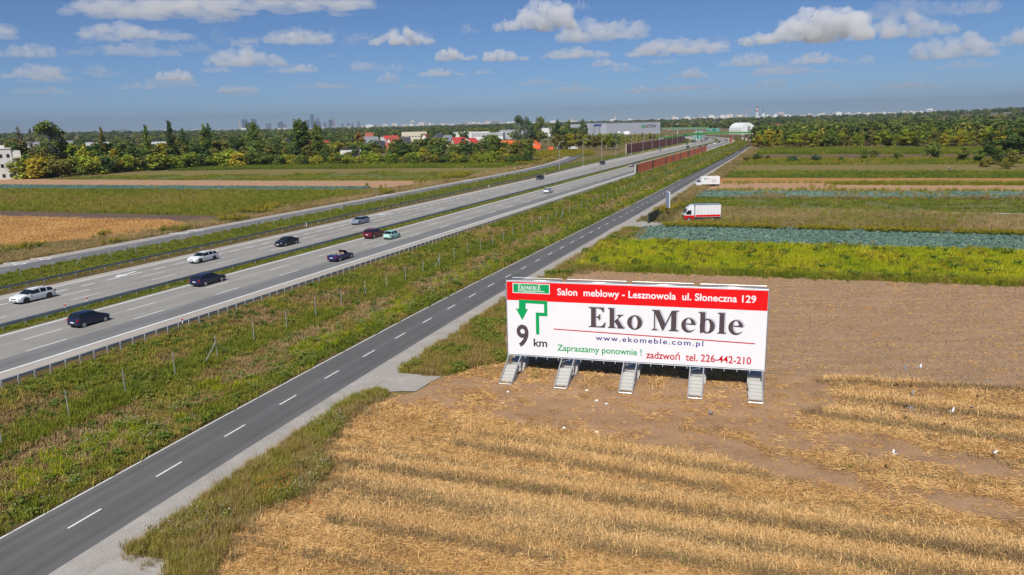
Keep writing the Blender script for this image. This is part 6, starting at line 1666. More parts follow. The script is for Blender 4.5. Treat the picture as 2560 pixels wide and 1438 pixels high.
for row, (off, step, h0, h1, kinds) in enumerate(((-4, 3.6, 5.5, 8.5, ['shrub']), (13, 8.2, 8, 12, ['round', 'round', 'birch']), (32, 10.5, 9, 13.5, ['round', 'birch', 'round']))):
    s = 0
    while s < tot:
        p = along(s) ; dirn = p / np.linalg.norm(p); q = p + dirn * (off + TR.uniform(-4, 4)) + np.array([TR.uniform(-2, 2), 0])
        px = pix_x(q); s += step * TR.uniform(.7, 1.35)
        if 165 < px < 186 and row < 2: continue
        if px > 1290 and row > 1 or px < -60: continue
        if px > 860 and px < 900 and row < 2: h1_ = 6
        else: h1_ = h1
        col = TR.choice(cols)
        if row == 0: col = TR.choice(['lime', 'olive', 'mid', 'lime', 'yellow', 'dark', 'mid'])
        if px < 120 and row < 2: col = TR.choice(['yellow', 'lime', 'olive', 'dark'])
        h = TR.uniform(h0, h1_)
        kd = TR.choice(kinds)
        h *= float(np.interp(px, [0, 330, 650, 760], [1.5, 1.45, 1.3, 1.0])) * (.85 if row == 0 else 1)
        wn = {'dark': 'dark green', 'mid': 'green', 'olive': 'olive green', 'yellow': 'yellowish', 'lime': 'bright green'}[col]
        rn = ['shrubby tree at the field edge', 'tree in the front belt', 'tree at the back of the belt'][row]
        tree(kd, (q[0], q[1], 0), h, col, f'{wn} {rn} {place_name(px)}'.replace('shrubby tree at the field edge below the', 'field edge shrub below the'), 'trees of the belt beyond the left fields', TR.uniform(1.3, 1.9))
# -- young wood on the right, birches and darker trees
aR = [np.array(G(1893, 371)[:2]), np.array(G(2150, 371)[:2]), np.array(G(2400, 369)[:2]), np.array(G(2600, 367)[:2])]
def placeR(px):
    for x, nm in ((1960, 'beside the bend of the local road'), (2060, 'above the pale field strip, left part'), (2180, 'in the middle of the wood'), (2300, 'above the two bushes'), (2420, 'behind the big round bush')):
        if px < x: return nm
    return 'at the right end'
for row, (off, step, h0, h1) in enumerate(((1, 6.4, 8.5, 11.5), (10, 7.4, 10, 13), (23, 9.5, 11, 14.5))):
    for a, b in zip(aR[:-1], aR[1:]):
        L = np.linalg.norm(b - a); s = 0
        while s < L:
            p = a + (b - a) * s / L; dirn = p / np.linalg.norm(p); q = p + dirn * (off + TR.uniform(-3, 3)); s += step * TR.uniform(.7, 1.3); px = pix_x(q)
            col = TR.choice(['lime', 'yellow', 'lime', 'mid', 'lime', 'olive'] if row < 2 else ['olive', 'mid', 'dark', 'dark', 'mid']); kd = TR.choice(['birch', 'birch', 'round'] if row < 3 else ['round', 'birch', 'big'])
            wn = {'dark': 'dark green', 'mid': 'green', 'olive': 'olive green', 'yellow': 'yellowish', 'lime': 'yellow green'}[col]
            rn = ['young tree in the front row', 'young tree in the second row', 'tree inside the wood'][row]
            tree(kd, (q[0], q[1], 0), TR.uniform(h0, h1), col, f'{wn} {rn} {placeR(px)}', 'trees of the young wood on the right', TR.uniform(1.4, 1.95))
# -- bushes and dark trees of the right hand fields
for a in [('shrub', 2336, 397, 352, 'mid', 'big round bush standing alone in the right fields', 1.1), ('shrub', 2163, 400, 372, 'mid', 'upright bush, left of the pair in the goldenrod', .8), ('shrub', 2187, 399, 371, 'olive', 'upright bush, right of the pair in the goldenrod', .9), ('shrub', 2243, 400, 378, 'mid', 'round bush right of the pair', 1.4),
          ('shrub', 1985, 405, 388, 'blue', 'low grey green bush at the left of the goldenrod', 1.6), ('shrub', 2040, 405, 386, 'blue', 'low grey green bush, second in the goldenrod', 1.7), ('shrub', 2105, 407, 391, 'mid', 'low bush, third in the goldenrod', 1.5), ('shrub', 2228, 410, 398, 'lime', 'small bush below the round one', 1.2),
          ('shrub', 1894, 403, 383, 'dark', 'dark bush by the road bend, larger', 1.5), ('shrub', 1920, 402, 388, 'dark', 'dark bush by the road bend, smaller', 1.3), ('shrub', 1866, 404, 391, 'olive', 'grassy bush at the roadside by the bend', 1.4),
          ('round', 2410, 404, 366, 'mid', 'dense tree left in the clump at the right edge', 1.5), ('round', 2450, 408, 372, 'mid', 'dense tree in the middle of the clump at the right edge', 1.5), ('round', 2492, 412, 370, 'dark', 'dense dark tree in the clump at the right edge', 1.5), ('round', 2535, 418, 376, 'olive', 'dense tree at the front right of the clump', 1.5),
          ('round', 2480, 385, 330, 'dark', 'large dark spreading tree above the clump', 1.4), ('round', 2525, 388, 322, 'dark', 'large dark tree at the right edge', 1.4), ('round', 2560, 392, 318, 'dark', 'dark tree cut by the right edge', 1.3), ('shrub', 2470, 418, 396, 'olive', 'low shrub at the front of the clump', 1.6), ('shrub', 2515, 422, 402, 'olive', 'low shrub at the front right of the clump', 1.6), ('shrub', 2600, 424, 390, 'mid', 'shrub beyond the right edge', 1.8),
          ('shrub', 8, 447, 398, 'mid', 'wide bush in front of the white block, leftmost', 1.5), ('shrub', 50, 447, 392, 'lime', 'yellow green bush in front of the white block, right one', 1.5), ('shrub', 92, 446, 388, 'yellow', 'large yellowish bush right of the white block', 1.6), ('shrub', 130, 445, 398, 'olive', 'olive bush left of the gap in the belt', 1.5), ('shrub', 917, 467, 458, 'lime', 'small lone bush in the pale strip beyond the motorway', 1.0), ('shrub', 1487, 665, 652, 'mid', 'small green bush at the end of the weed strip', 1.2),
          ('shrub', 1310, 409, 392, 'dark', 'dark shrub at the right end of the left belt', 1.6), ('shrub', 1280, 411, 384, 'mid', 'large shrub near the right end of the left belt', 1.7)]:
    tree_px(a[0], a[1], a[2], a[3], a[4], a[5], None, None, a[6], 'bush' if a[0] == 'shrub' else 'tree', 'bush' if a[0] == 'shrub' else 'tree')
# -- trees by the interchange and along the slip road
for i in range(28):
    px = 1395 + i * 9.6; d_ = TR.uniform(560, 640) if px < 1560 else TR.uniform(700, 820)
    yb = TR.uniform(0, 1); yt = 330 + (8 * TR.random()) if px < 1600 else 331 + 6 * TR.random()
    if 1600 < px: d_ = TR.uniform(780, 900)
    col = TR.choice(['lime', 'yellow', 'mid', 'olive', 'lime'])
    tree_px(TR.choice(['round', 'birch']), px, 0, yt, col, f'{ {"lime":"yellow green","yellow":"yellowish","mid":"green","olive":"olive green"}[col]} tree of the thicket behind the tall ribbed barrier, {"left" if i < 10 else "middle" if i < 19 else "right"} part', d_, 'thicket behind the tall ribbed barrier', TR.uniform(1.1, 1.6))

# -- far woods as one mass: low crowns over the plain to the horizon
def low_crown(seed):
    r_ = random.Random(seed); bl = []
    for i in range(7):
        a = r_.uniform(0, 6.28); rad = r_.uniform(.5, 3.2); z = r_.uniform(3.5, 9); s_ = r_.uniform(1.6, 2.6); bl.append(((rad * math.cos(a), rad * math.sin(a), z), (s_, s_, s_ * .85), s_ ** 2))
    v, var = leaf_cloud(bl, 190, .95, seed); return v, var
pts = []
for a, b in zip(aR[:-1], aR[1:]):                      # the wood goes on behind its first rows
    L = np.linalg.norm(b - a)
    for k in range(int(L * 1.6)):
        p = a + (b - a) * TR.random(); q = p + p / np.linalg.norm(p) * TR.uniform(34, 190); pts.append((q[0], q[1], -.3, TR.uniform(1.05, 1.6), TR.uniform(0, 6.28), TR.random()))
for k in range(900):                                  # copses behind the left belt
    s_ = TR.uniform(0, tot); p = along(s_); q = p + p / np.linalg.norm(p) * (45 + 210 * TR.random() ** 1.3)
    if pix_x(q) < 660 or (pix_x(q) < 900 and TR.random() < .5) or TR.random() < .12: pts.append((q[0], q[1], -.3, TR.uniform(.8, 1.3), TR.uniform(0, 6.28), TR.random()))
d = 680.0
while d < 12000:
    step = 7.0 * (d / 680) ** .62
    n = int(1.75 * d / step)
    for k in range(n):
        az = -.875 + 1.75 * (k + TR.random()) / n; dd = d * TR.uniform(.95, 1.05)
        x, y = dd * math.sin(az), dd * math.cos(az); s_, t_ = toST((x, y))
        px = pix_x((x, y))
        if -140 + hw_off(min(s_, 1300)) < t_ < -15 and s_ < 1250: continue
        if dd < 1500 and 1465 < px < 1950: continue
        if dd < 900 and 700 < px < 1420 and TR.random() < .72: continue
        if dd < 1300 and 900 < px < 1420 and TR.random() < .6: continue
        if dd < 600 and px > 1880: continue
        gap = noise.noise((x * .0016, y * .0016, 3.3))
        if gap < -.12 and dd < 5000 and TR.random() < .75: continue
        hz = TZ(x, y)
        sc = TR.uniform(.75, 1.35) * (1 + .35 * min(1, dd / 6000))
        pts.append((x, y, hz - .5, sc * (1.0 + .5 * min(1, dd / 4000)), TR.uniform(0, 6.28), TR.random()))
    d *= 1.085
FAR_PTS = np.array(pts)
# ================================================================== GROUND COVER (uncountable: instanced clumps)
def scatter_group(tpl):
    ng = bpy.data.node_groups.new('scatter_' + tpl.name, 'GeometryNodeTree')
    ng.interface.new_socket('Geometry', in_out='INPUT', socket_type='NodeSocketGeometry'); ng.interface.new_socket('Geometry', in_out='OUTPUT', socket_type='NodeSocketGeometry')
    n = ng.nodes; gi = n.new('NodeGroupInput'); go = n.new('NodeGroupOutput'); iop = n.new('GeometryNodeInstanceOnPoints'); oi = n.new('GeometryNodeObjectInfo')
    oi.inputs['Object'].default_value = tpl; oi.inputs['As Instance'].default_value = True
    def named(nm, dt):
        a = n.new('GeometryNodeInputNamedAttribute'); a.data_type = dt; a.inputs['Name'].default_value = nm; return a.outputs['Attribute']
    ng.links.new(gi.outputs[0], iop.inputs['Points']); ng.links.new(oi.outputs['Geometry'], iop.inputs['Instance'])
    e2r = n.new('FunctionNodeEulerToRotation'); ng.links.new(named('rot', 'FLOAT_VECTOR'), e2r.inputs[0]); ng.links.new(e2r.outputs[0], iop.inputs['Rotation'])
    ng.links.new(named('scl', 'FLOAT_VECTOR'), iop.inputs['Scale']); ng.links.new(iop.outputs[0], go.inputs[0])
    return ng
TPL = {}
def template(name, v, f, mats, fm=None, var=None):
    me = mesh(name, v, f, mats, fm=fm)
    if var is not None:
        a = me.attributes.new('var', 'FLOAT', 'FACE'); a.data.foreach_set('value', np.asarray(var, dtype=np.float32))
    TPL[name] = scatter_group(bpy.data.objects.new(name, me))
def scatter(name, tpl, P, scl, rot, tint, label):
    P = np.asarray(P, dtype=np.float32)
    if len(P) == 0: return
    me = bpy.data.meshes.new(name); me.vertices.add(len(P)); me.vertices.foreach_set('co', P.ravel())
    for nm, dt, val in (('scl', 'FLOAT_VECTOR', scl), ('rot', 'FLOAT_VECTOR', rot)):
        a = me.attributes.new(nm, dt, 'POINT'); a.data.foreach_set('vector', np.asarray(val, dtype=np.float32).ravel())
    a = me.attributes.new('tint', 'FLOAT', 'POINT'); a.data.foreach_set('value', np.asarray(tint, dtype=np.float32).ravel())
    me.update()
    o = link(name, me); o['kind'] = 'stuff'; o['label'] = label; o['category'] = 'vegetation'
    md = o.modifiers.new('scatter', 'NODES'); md.node_group = TPL[tpl]
    return o
def blades(n, h, spread, w, lean, seed, lying=False):
    r = np.random.default_rng(seed); V, Fc, var = [], [], []
    for i in range(n):
        a = r.uniform(0, 6.283); d = spread * math.sqrt(r.random()); x, y = d * math.cos(a), d * math.sin(a)
        hh = h * r.uniform(.55, 1.15); la = r.uniform(0, 6.283); le = lean * r.uniform(.3, 1.2); ca, sa = math.cos(la), math.sin(la); ww = w * r.uniform(.7, 1.3); pa = la + 1.57 + r.uniform(-.5, .5)
        wx, wy = math.cos(pa) * ww, math.sin(pa) * ww; b = len(V)
        if lying:
            z0 = r.uniform(.01, h); L = spread * r.uniform(.3, .8); dz = r.uniform(-.3, .3) * h
            V += [(x - ca * L / 2 - wx, y - sa * L / 2 - wy, z0 - dz), (x - ca * L / 2 + wx, y - sa * L / 2 + wy, z0 - dz + .015), (x + ca * L / 2 + wx, y + sa * L / 2 + wy, z0 + dz + .015), (x + ca * L / 2 - wx, y + sa * L / 2 - wy, z0 + dz)]
            Fc.append((b, b + 1, b + 2, b + 3)); var.append(r.random())
        else:
            m = .55
            V += [(x - wx, y - wy, -.03), (x + wx, y + wy, -.03), (x + ca * le * m * m * hh + wx * .8, y + sa * le * m * m * hh + wy * .8, hh * m), (x + ca * le * m * m * hh - wx * .8, y + sa * le * m * m * hh - wy * .8, hh * m), (x + ca * le * hh, y + sa * le * hh, hh * (1 - .25 * le))]
            k = r.random(); Fc += [(b, b + 1, b + 2, b + 3), (b + 3, b + 2, b + 4)]; var += [k, k]
    return V, Fc, var
def leaves(n, h, spread, size, seed, top=None):
    """leafy weed: small tilted leaves up the height, optional flower clumps on top"""
    r = np.random.default_rng(seed); V, Fc, var, fm = [], [], [], []
    def leaf(c, s, k, mi):
        nrm = r.normal(size=3) + np.array([0, 0, .9]); nrm /= np.linalg.norm(nrm); a = np.cross(nrm, r.normal(size=3)); a /= np.linalg.norm(a); b_ = np.cross(nrm, a); b = len(V)
        c = np.array(c); V.extend([tuple(c - a * s), tuple(c - b_ * s * .5), tuple(c + a * s), tuple(c + b_ * s * .5)]); Fc.append((b, b + 1, b + 2, b + 3)); var.append(k); fm.append(mi)
    for i in range(n):
        z = h * r.random() ** .8; d = spread * math.sqrt(r.random()) * (1.1 - .5 * z / h); a = r.uniform(0, 6.283)
        leaf((d * math.cos(a), d * math.sin(a), z), size * r.uniform(.6, 1.3), r.random(), 0)
    if top:
        cnt, sz, zlo, zhi = top
        for i in range(cnt):
            d = spread * math.sqrt(r.random()) * .9; a = r.uniform(0, 6.283); leaf((d * math.cos(a), d * math.sin(a), h * r.uniform(zlo, zhi)), sz * r.uniform(.6, 1.3), r.random(), 1)
    return V, Fc, var, fm
# materials of the clumps
MT_grass = tufty('verge_grass', [(0, (.15, .20, .02)), (.3, (.25, .27, .028)), (.5, (.35, .30, .055)), (.72, (.36, .25, .09)), (1, (.46, .33, .16))])
MT_bright = tufty('bright_weed', [(0, (.20, .28, .014)), (.5, (.43, .46, .016)), (1, (.60, .50, .04))], transl=.35)
MT_weed = tufty('weed_leaf', [(0, (.08, .15, .02)), (.5, (.15, .21, .03)), (1, (.24, .25, .05))])
MT_yellow = tufty('goldenrod_flower', [(0, (.34, .26, .015)), (1, (.46, .33, .03))])
MT_whitef = tufty('white_flower', [(0, (.66, .66, .58)), (1, (.78, .76, .70))])
MT_orangef = tufty('orange_flower', [(0, (.55, .22, .02)), (1, (.62, .30, .03))])
MT_straw = tufty('straw', [(0, (.40, .235, .095)), (.45, (.64, .375, .135)), (1, (.84, .57, .26))], transl=.12)
MT_stub = tufty('standing_stubble', [(0, (.26, .18, .09)), (.5, (.42, .29, .14)), (.8, (.48, .35, .17)), (1, (.17, .20, .04))], transl=.12)
MT_cab = tufty('cabbage_leaf', [(0, (.07, .125, .098)), (.5, (.12, .20, .16)), (1, (.23, .32, .235))], transl=.1)
MT_far = tufty('far_foliage', [(0, (.075, .115, .028)), (.45, (.12, .165, .036)), (.8, (.18, .215, .04)), (1, (.28, .26, .045))])
MT_clod = tufty('soil_clod', [(0, (.16, .105, .065)), (1, (.32, .22, .145))], transl=0.0)
MT_dry = tufty('dry_grass', [(0, (.22, .18, .06)), (.5, (.38, .28, .12)), (1, (.50, .38, .20))])
v, f, k = blades(26, .34, .26, .016, .8, 1); template('grass_clump', v, f, MT_grass, var=k)
v, f, k = blades(30, .75, .30, .014, .6, 2); template('tall_grass_clump', v, f, MT_grass, var=k)
v, f, k = blades(30, .62, .32, .013, .75, 12); template('dry_grass_clump', v, f, MT_dry, var=k)
v, f, k = blades(34, .95, .42, .022, .5, 3); template('reed_clump', v, f, MT_bright, var=k)
v, f, k, m = leaves(46, .48, .34, .085, 4); template('weed_clump', v, f, MT_weed, m, k)
v, f, k, m = leaves(60, 1.0, .42, .10, 5, (30, .085, .8, 1.08)); template('goldenrod_clump', v, f, [MT_weed, MT_yellow], m, k)
v, f, k, m = leaves(30, .5, .36, .06, 6, (7, .03, .9, 1.3)); template('daisy_clump', v, f, [MT_weed, MT_whitef], m, k)
v, f, k, m = leaves(30, .5, .36, .06, 16, (14, .04, .9, 1.2)); template('orange_flower_clump', v, f, [MT_weed, MT_orangef], m, k)
v, f, k = blades(44, .08, .52, .0065, .0, 7, True); template('straw_litter', v, f, MT_straw, var=k)
v, f, k = blades(34, .20, .34, .012, .35, 8); template('stubble_clump', v, f, MT_stub, var=k)
v, f, k = blades(26, .30, .5, .012, 1.25, 18); template('lodged_straw', v, f, MT_straw, var=k)
# cabbage: rosette of cupped leaves round a head
r_ = np.random.default_rng(3); V, Fc, var = [], [], []
for ring, (nl, rad, ln, up) in enumerate(((7, .10, .30, .16), (6, .05, .22, .24))):
    for i in range(nl):
        a = 6.283 * (i + .5 * ring) / nl + r_.uniform(-.2, .2); ca, sa = math.cos(a), math.sin(a); w = .13 * r_.uniform(.8, 1.2); b = len(V); L = ln * r_.uniform(.85, 1.15)
        def P_(d, s, z): return (ca * d - sa * s, sa * d + ca * s, z)
        V += [P_(rad * .5, -w * .5, .05), P_(rad * .5, w * .5, .05), P_(rad + L * .55, w, .05 + up), P_(rad + L * .55, -w, .05 + up), P_(rad + L, w * .6, .02 + up * .75), P_(rad + L, -w * .6, .02 + up * .75)]
        Fc += [(b, b + 1, b + 2, b + 3), (b + 3, b + 2, b + 4, b + 5)]; kk = r_.random(); var += [kk, kk]
b = len(V)
for z_, rr_ in ((.10, .09), (.22, .12), (.31, .07)):
    V += [(rr_ * math.cos(6.283 * i / 6), rr_ * math.sin(6.283 * i / 6), z_) for i in range(6)]
for j in range(2): Fc += [(b + j * 6 + i, b + j * 6 + (i + 1) % 6, b + (j + 1) * 6 + (i + 1) % 6, b + (j + 1) * 6 + i) for i in range(6)]; var += [.8] * 6
Fc.append(tuple(range(b + 12, b + 18))); var.append(.9)
template('cabbage', V, Fc, MT_cab, var=var)
v = [(.5 * math.cos(a) * (1 + .2 * math.sin(3 * a)), .5 * math.sin(a), 0) for a in np.linspace(0, 6.283, 6, endpoint=False)] + [(.25, .05, .55), (-.2, .15, .42)]
template('soil_clod', v, [(0, 1, 6), (1, 2, 7, 6), (2, 3, 7), (3, 4, 7), (4, 5, 6, 7), (5, 0, 6)], MT_clod, var=[.5] * 6)
for kk in range(3):
    vv, va = low_crown(50 + kk); template(f'far_crown_{kk}', vv, [(i, i + 1, i + 2, i + 3) for i in range(0, len(vv), 4)], MT_far, var=va)

# placement helpers
def inpoly(P, poly):
    x, y = P[:, 0], P[:, 1]; c = np.zeros(len(P), bool); n = len(poly); j = n - 1
    for i in range(n):
        xi, yi = poly[i][0], poly[i][1]; xj, yj = poly[j][0], poly[j][1]
        t = ((yi > y) != (yj > y)) & (x < (xj - xi) * (y - yi) / (yj - yi + 1e-12) + xi); c ^= t; j = i
    return c
def visible(P, margin=120):
    v = np.c_[P[:, 0], P[:, 1], np.full(len(P), -CAM_H)]; w = v @ FWD
    X = 1280 + FPX * (v @ RT) / np.maximum(w, 1e-3); Y = 719 - FPX * (v @ UP) / np.maximum(w, 1e-3)
    return (w > 1) & (X > -margin) & (X < 2560 + margin) & (Y < 1438 + margin * 1.5)
def fill(poly, dens, d0=45.0, p=1.2, cap=60000, rows=None):
    """random points in a polygon, thinning out with distance; returns points and a growth factor"""
    A = np.array([q[:2] for q in poly]); lo, hi = A.min(0), A.max(0); area = np.prod(hi - lo)
    n = int(min(area * dens, 3_000_000)); P = RNG.uniform(lo, hi, (n, 2)); P = P[inpoly(P, A)]; P = P[visible(P)]
    d = np.hypot(P[:, 0], P[:, 1]); keep = RNG.random(len(P)) < np.minimum(1, (d0 / np.maximum(d, 1)) ** p); P, d = P[keep], d[keep]
    if len(P) > cap: i = RNG.choice(len(P), cap, replace=False); P, d = P[i], d[i]
    return P, np.maximum(1, (d / d0) ** (p * .32))
def nz2(P, sc, seed=0.0):
    return np.array([noise.noise((q[0] * sc, q[1] * sc, seed)) for q in P])
def put(name, tpl, P, g, z, smin, smax, tint, label, flatrot=True, zs=1.0):
    n = len(P)
    if n == 0: return
    s = RNG.uniform(smin, smax, n) * g; zz = z if np.ndim(z) else np.full(n, z)
    scl = np.c_[s, s, s * zs * RNG.uniform(.8, 1.2, n)]; rot = np.c_[RNG.normal(0, .08, n), RNG.normal(0, .08, n), RNG.uniform(0, 6.283, n)]
    scatter(name, tpl, np.c_[P, zz], scl, rot, np.clip(tint, 0, 1), label)
def st_fill(fn, zfn, s0, s1, t0, t1, dens, d0, p, cap):
    n = int((s1 - s0) * (t1 - t0) * dens); S = RNG.uniform(s0, s1, n); T = RNG.uniform(t0, t1, n)
    keep = RNG.random(n) < np.minimum(1, (d0 / np.maximum(S, 1)) ** p); S, T = S[keep], T[keep]
    if len(S) > cap: i = RNG.choice(len(S), cap, replace=False); S, T = S[i], T[i]
    P = np.array([fn(a, b, 0)[:2] for a, b in zip(S, T)]); vis = visible(P); P, S, T = P[vis], S[vis], T[vis]
    Z = np.array([zfn(b) for b in T]); return P, Z, S, T, np.maximum(1, (np.maximum(S, 1) / d0) ** (p * .34))

# --- near bank
P, Z, S, T, g = st_fill(HW, EZ, 12, 760, -57.0, -37.6, 9, 48, 1.15, 66000)
k = T < np.array([srv_c(x) for x in S]) - 2.95; P, Z, S, T, g = P[k], Z[k], S[k], T[k], g[k]
b1 = nz2(P, .10, 1.0); b2 = nz2(P, .33, 4.0)
cR = np.array([srv_c(x) for x in S]); green = np.clip(.58 +.22 * ((T < cR - 5.2) & (T > -47.0)) - (T + 48) * -.02 + b1 * .75 + b2 * .4 - .12 * (S > 90), 0, 1)    # brown weeds in patches
nearroad = np.clip((T - cR + 6.0) / 1.6, 0, 1); green = np.clip(green - .42 * nearroad - .28 * ((T > -50.8) & (T < -47.2)), 0, 1)
m = RNG.random(len(P)) < .8
put('verge_grass', 'grass_clump', P[m], g[m], Z[m] + .0, .9, 1.5, green[m] + RNG.normal(0, .08, m.sum()), 'rough green and brown grass on the motorway bank', zs=1.0)
m2 = ~m & (b2 > -.15) & (RNG.random(len(P)) < .8)
put('verge_weeds', 'weed_clump', P[m2], g[m2], Z[m2], .6, 1.2, .5 - b1[m2] + RNG.normal(0, .15, m2.sum()), 'leafy weeds on the motorway bank')
P, Z, S, T, g = st_fill(HW, EZ, 14, 420, -44.6, -38.6, 5, 55, 1.0, 12000); k = T < np.array([srv_c(x) for x in S]) - 3.1; P, Z, S, T, g = P[k], Z[k], S[k], T[k], g[k]
k = (nz2(P, .12, 8.0) > .08) & (T < -41.0) & (RNG.random(len(P)) < .6); put('reeds', 'reed_clump', P[k], g[k], Z[k], .5, .85, .12 + .4 * RNG.random(k.sum()), 'bright reeds along the ditch of the local road')
k = (nz2(P, .18, 11.0) > .0) & (RNG.random(len(P)) < .22); put('daisies', 'daisy_clump', P[k], g[k], Z[k], .9, 1.4, RNG.random(k.sum()), 'white flowers along the edge of the local road')
P, Z, S, T, g = st_fill(HW, EZ, 20, 500, -50.5, -46.8, 4, 55, 1.0, 7000)
k = nz2(P, .14, 21.0) > -.05; put('ditch_grass', 'tall_grass_clump', P[k], g[k], Z[k], .7, 1.15, .12 + .2 * RNG.random(k.sum()), 'taller grass along the bank fence')
# --- median and far bank
P, Z, S, T, g = st_fill(HW, lambda t: 1.2, 20, 800, -76.6, -74.0, 7, 60, 1.1, 16000)
put('median_grass', 'grass_clump', P, g, Z, .7, 1.1, .18 + .25 * nz2(P, .2, 2.0) + .30 * np.clip((T + 74.8) / .8, 0, 1) + RNG.normal(0, .06, len(P)), 'grass of the median')
P, Z, S, T, g = st_fill(HW, LZ, 30, 760, -110.6, -95.0, 3.2, 80, 1.1, 26000)
b1 = nz2(P, .12, 31.0); put('far_verge_grass', 'grass_clump', P, g, Z, .9, 1.5, .22 + .3 * b1 + .5 * np.clip((T + 97) / 3, 0, 1) + RNG.normal(0, .08, len(P)), 'grass on the far bank of the motorway')
k = RNG.random(len(P)) < .25; put('far_verge_weeds', 'weed_clump', P[k], g[k], Z[k], .7, 1.2, .6 + .3 * RNG.random(k.sum()), 'weeds on the far bank')
def lsr_z(t): return float(np.interp(-t, [119.9, 122.5, 126], [.28, .14, .02]))
P, Z, S, T, g = st_fill(LSR, lsr_z, 40, 470, -134, -120.4, 2.6, 100, 1.0, 18000)
k = RNG.random(len(P)) < np.clip(1.1 - (-T - 124) / 9, 0.05, 1); put('dry_verge', 'dry_grass_clump', P[k], g[k], Z[k], .9, 1.5, .5 + .4 * nz2(P[k], .1, 3.0) + RNG.normal(0, .1, k.sum()), 'tall dry grass beside the far local road')
k = (nz2(P, .07, 6.0) > .22); put('goldenrod', 'goldenrod_clump', P[k], g[k], Z[k], .7, 1.2, RNG.random(k.sum()), 'goldenrod beside the far local road')

# --- right hand verge by the paving
V1 = GP((318, 1385), (431, 1405), (405, 1445), (520, 1475), (575, 1350), (645, 1278), (770, 1238), (830, 1180), (805, 1120), (865, 1062), (928, 1012), (885, 990), (862, 1012), (724, 1104), (607, 1179))
P, g = fill(V1, 22, 40, .6)
e = nz2(P, .35, 2.0)
put('verge_grass', 'tall_grass_clump', P, g, .0, .6, 1.05, .55 + .42 * e + RNG.normal(0, .12, len(P)), 'long half dry grass between paving and stubble')
k = RNG.random(len(P)) < .35; q = P[k] + RNG.normal(0, .55, (k.sum(), 2)) + np.array([.5, -.2]); put('dry_verge', 'dry_grass_clump', q, g[k], .0, .6, 1.15, .45 + .3 * e[k] + RNG.normal(0, .15, k.sum()), 'dry grass leaning over the edge of the stubble')
k = (nz2(P, .3, 9.0) > .1) & (RNG.random(len(P)) < .25); put('daisies', 'daisy_clump', P[k], g[k], .0, .9, 1.3, RNG.random(k.sum()), 'white flowers in the long roadside grass')
k = (np.hypot(P[:, 0] - G(690, 1225)[0], P[:, 1] - G(690, 1225)[1]) < 1.3) & (RNG.random(len(P)) < .35); put('orange_flowers', 'orange_flower_clump', P[k], g[k], .0, .9, 1.3, RNG.random(k.sum()), 'patch of orange flowers in the roadside grass')
V2 = GP((987, 935), (1104, 942), (1215, 915), (1268, 905), (1258, 850), (1290, 800), (1440, 676), (1500, 612), (1575, 604), (1600, 572), (1560, 574), (1430, 650), (1265, 752))
P, g = fill(V2, 12, 60, .9)
e = nz2(P, .25, 14.0); put('verge_grass', 'tall_grass_clump', P, g, .0, .6, 1.1, .55 + .5 * e + RNG.normal(0, .1, len(P)), 'roadside grass behind the billboard')
k = (e < -.05) & (RNG.random(len(P)) < .5); put('verge_weeds', 'weed_clump', P[k], g[k], .0, .8, 1.5, RNG.random(k.sum()), 'weeds in the roadside grass behind the billboard')
V3 = GP((905, 985), (940, 975), (976, 981), (970, 992), (930, 998)); P, g = fill(V3, 24, 60, .5); put('verge_grass', 'tall_grass_clump', P, g, .05, .4, .7, .5 + RNG.normal(0, .12, len(P)), 'small island of grass on the drive')
# verge along the local road farther on
n = 9000; S = RNG.uniform(95, 640, n); T = RNG.uniform(5.2, 10.5, n); k = RNG.random(n) < np.minimum(1, (110 / S) ** .8); S, T = S[k], T[k]
P = np.array([SV(a, b, 0)[:2] for a, b in zip(S, T)]); k = ~inpoly(P, np.array(GP((1490, 596), (1610, 550), (1720, 556), (1720, 570), (1560, 580)))); P, S = P[k], S[k]
g = np.maximum(1, (S / 110) ** .45); put('verge_grass', 'dry_grass_clump', P, g, .0, .9, 1.4, .25 + .5 * nz2(P, .08, 17.0) + RNG.normal(0, .12, len(P)), 'dry grass along the local road')

# --- stubble field
ROWD = np.array([math.cos(ROWZ), math.sin(ROWZ)]); ROWN = np.array([-ROWD[1], ROWD[0]])
P, g = fill(F['stubble'], 30, 38, .95, 110000)
rowc = P @ ROWN
bn = nz2(np.c_[P @ ROWD * .035, rowc * .62], 1.0, 5.0); bn2 = nz2(P, .22, 7.0)
def pixof(P):
    v = np.c_[P[:, 0], P[:, 1], np.full(len(P), -CAM_H)]; w = v @ FWD; return 1280 + FPX * (v @ RT) / w, 719 - FPX * (v @ UP) / w
def pdist(P, pts):                                   # distance to a trodden track (world polyline)
    d = np.full(len(P), 1e9)
    for a, b in zip(pts[:-1], pts[1:]):
        a, b = np.array(a), np.array(b); ab = b - a; t = np.clip(((P - a) @ ab) / (ab @ ab), 0, 1); d = np.minimum(d, np.linalg.norm(P - (a + t[:, None] * ab), axis=1))
    return d
bare = np.zeros(len(P))
tracks = [GP((960, 985), (1150, 1010), (1350, 1040), (1560, 1070), (1760, 1110), (2000, 1180), (2300, 1240), (2560, 1290)), GP((1010, 978), (1200, 965), (1420, 1000), (1650, 1015), (1850, 1035), (1960, 1000)),
          GP((1960, 1010), (1985, 960), (1960, 935)), GP((1960, 1100), (2200, 1120), (2560, 1190)), GP((1250, 1010), (1500, 1030))]
wid = [1.5, 2.6, 2.0, 1.6, 1.6]
for tr, w in zip(tracks, wid): bare = np.maximum(bare, np.clip(1.6 - pdist(P, tr) / w, 0, 1))
for ux in (.5, 5.05, 10.15, 15.35, 19.7):            # bare earth round the feet
    c = B0 + BD * ux + BN * 2.0; bare = np.maximum(bare, np.clip(1.7 - np.linalg.norm((P - c) * np.array([1.0, .55]), axis=1) / 1.6, 0, 1))
X, Y = pixof(P)
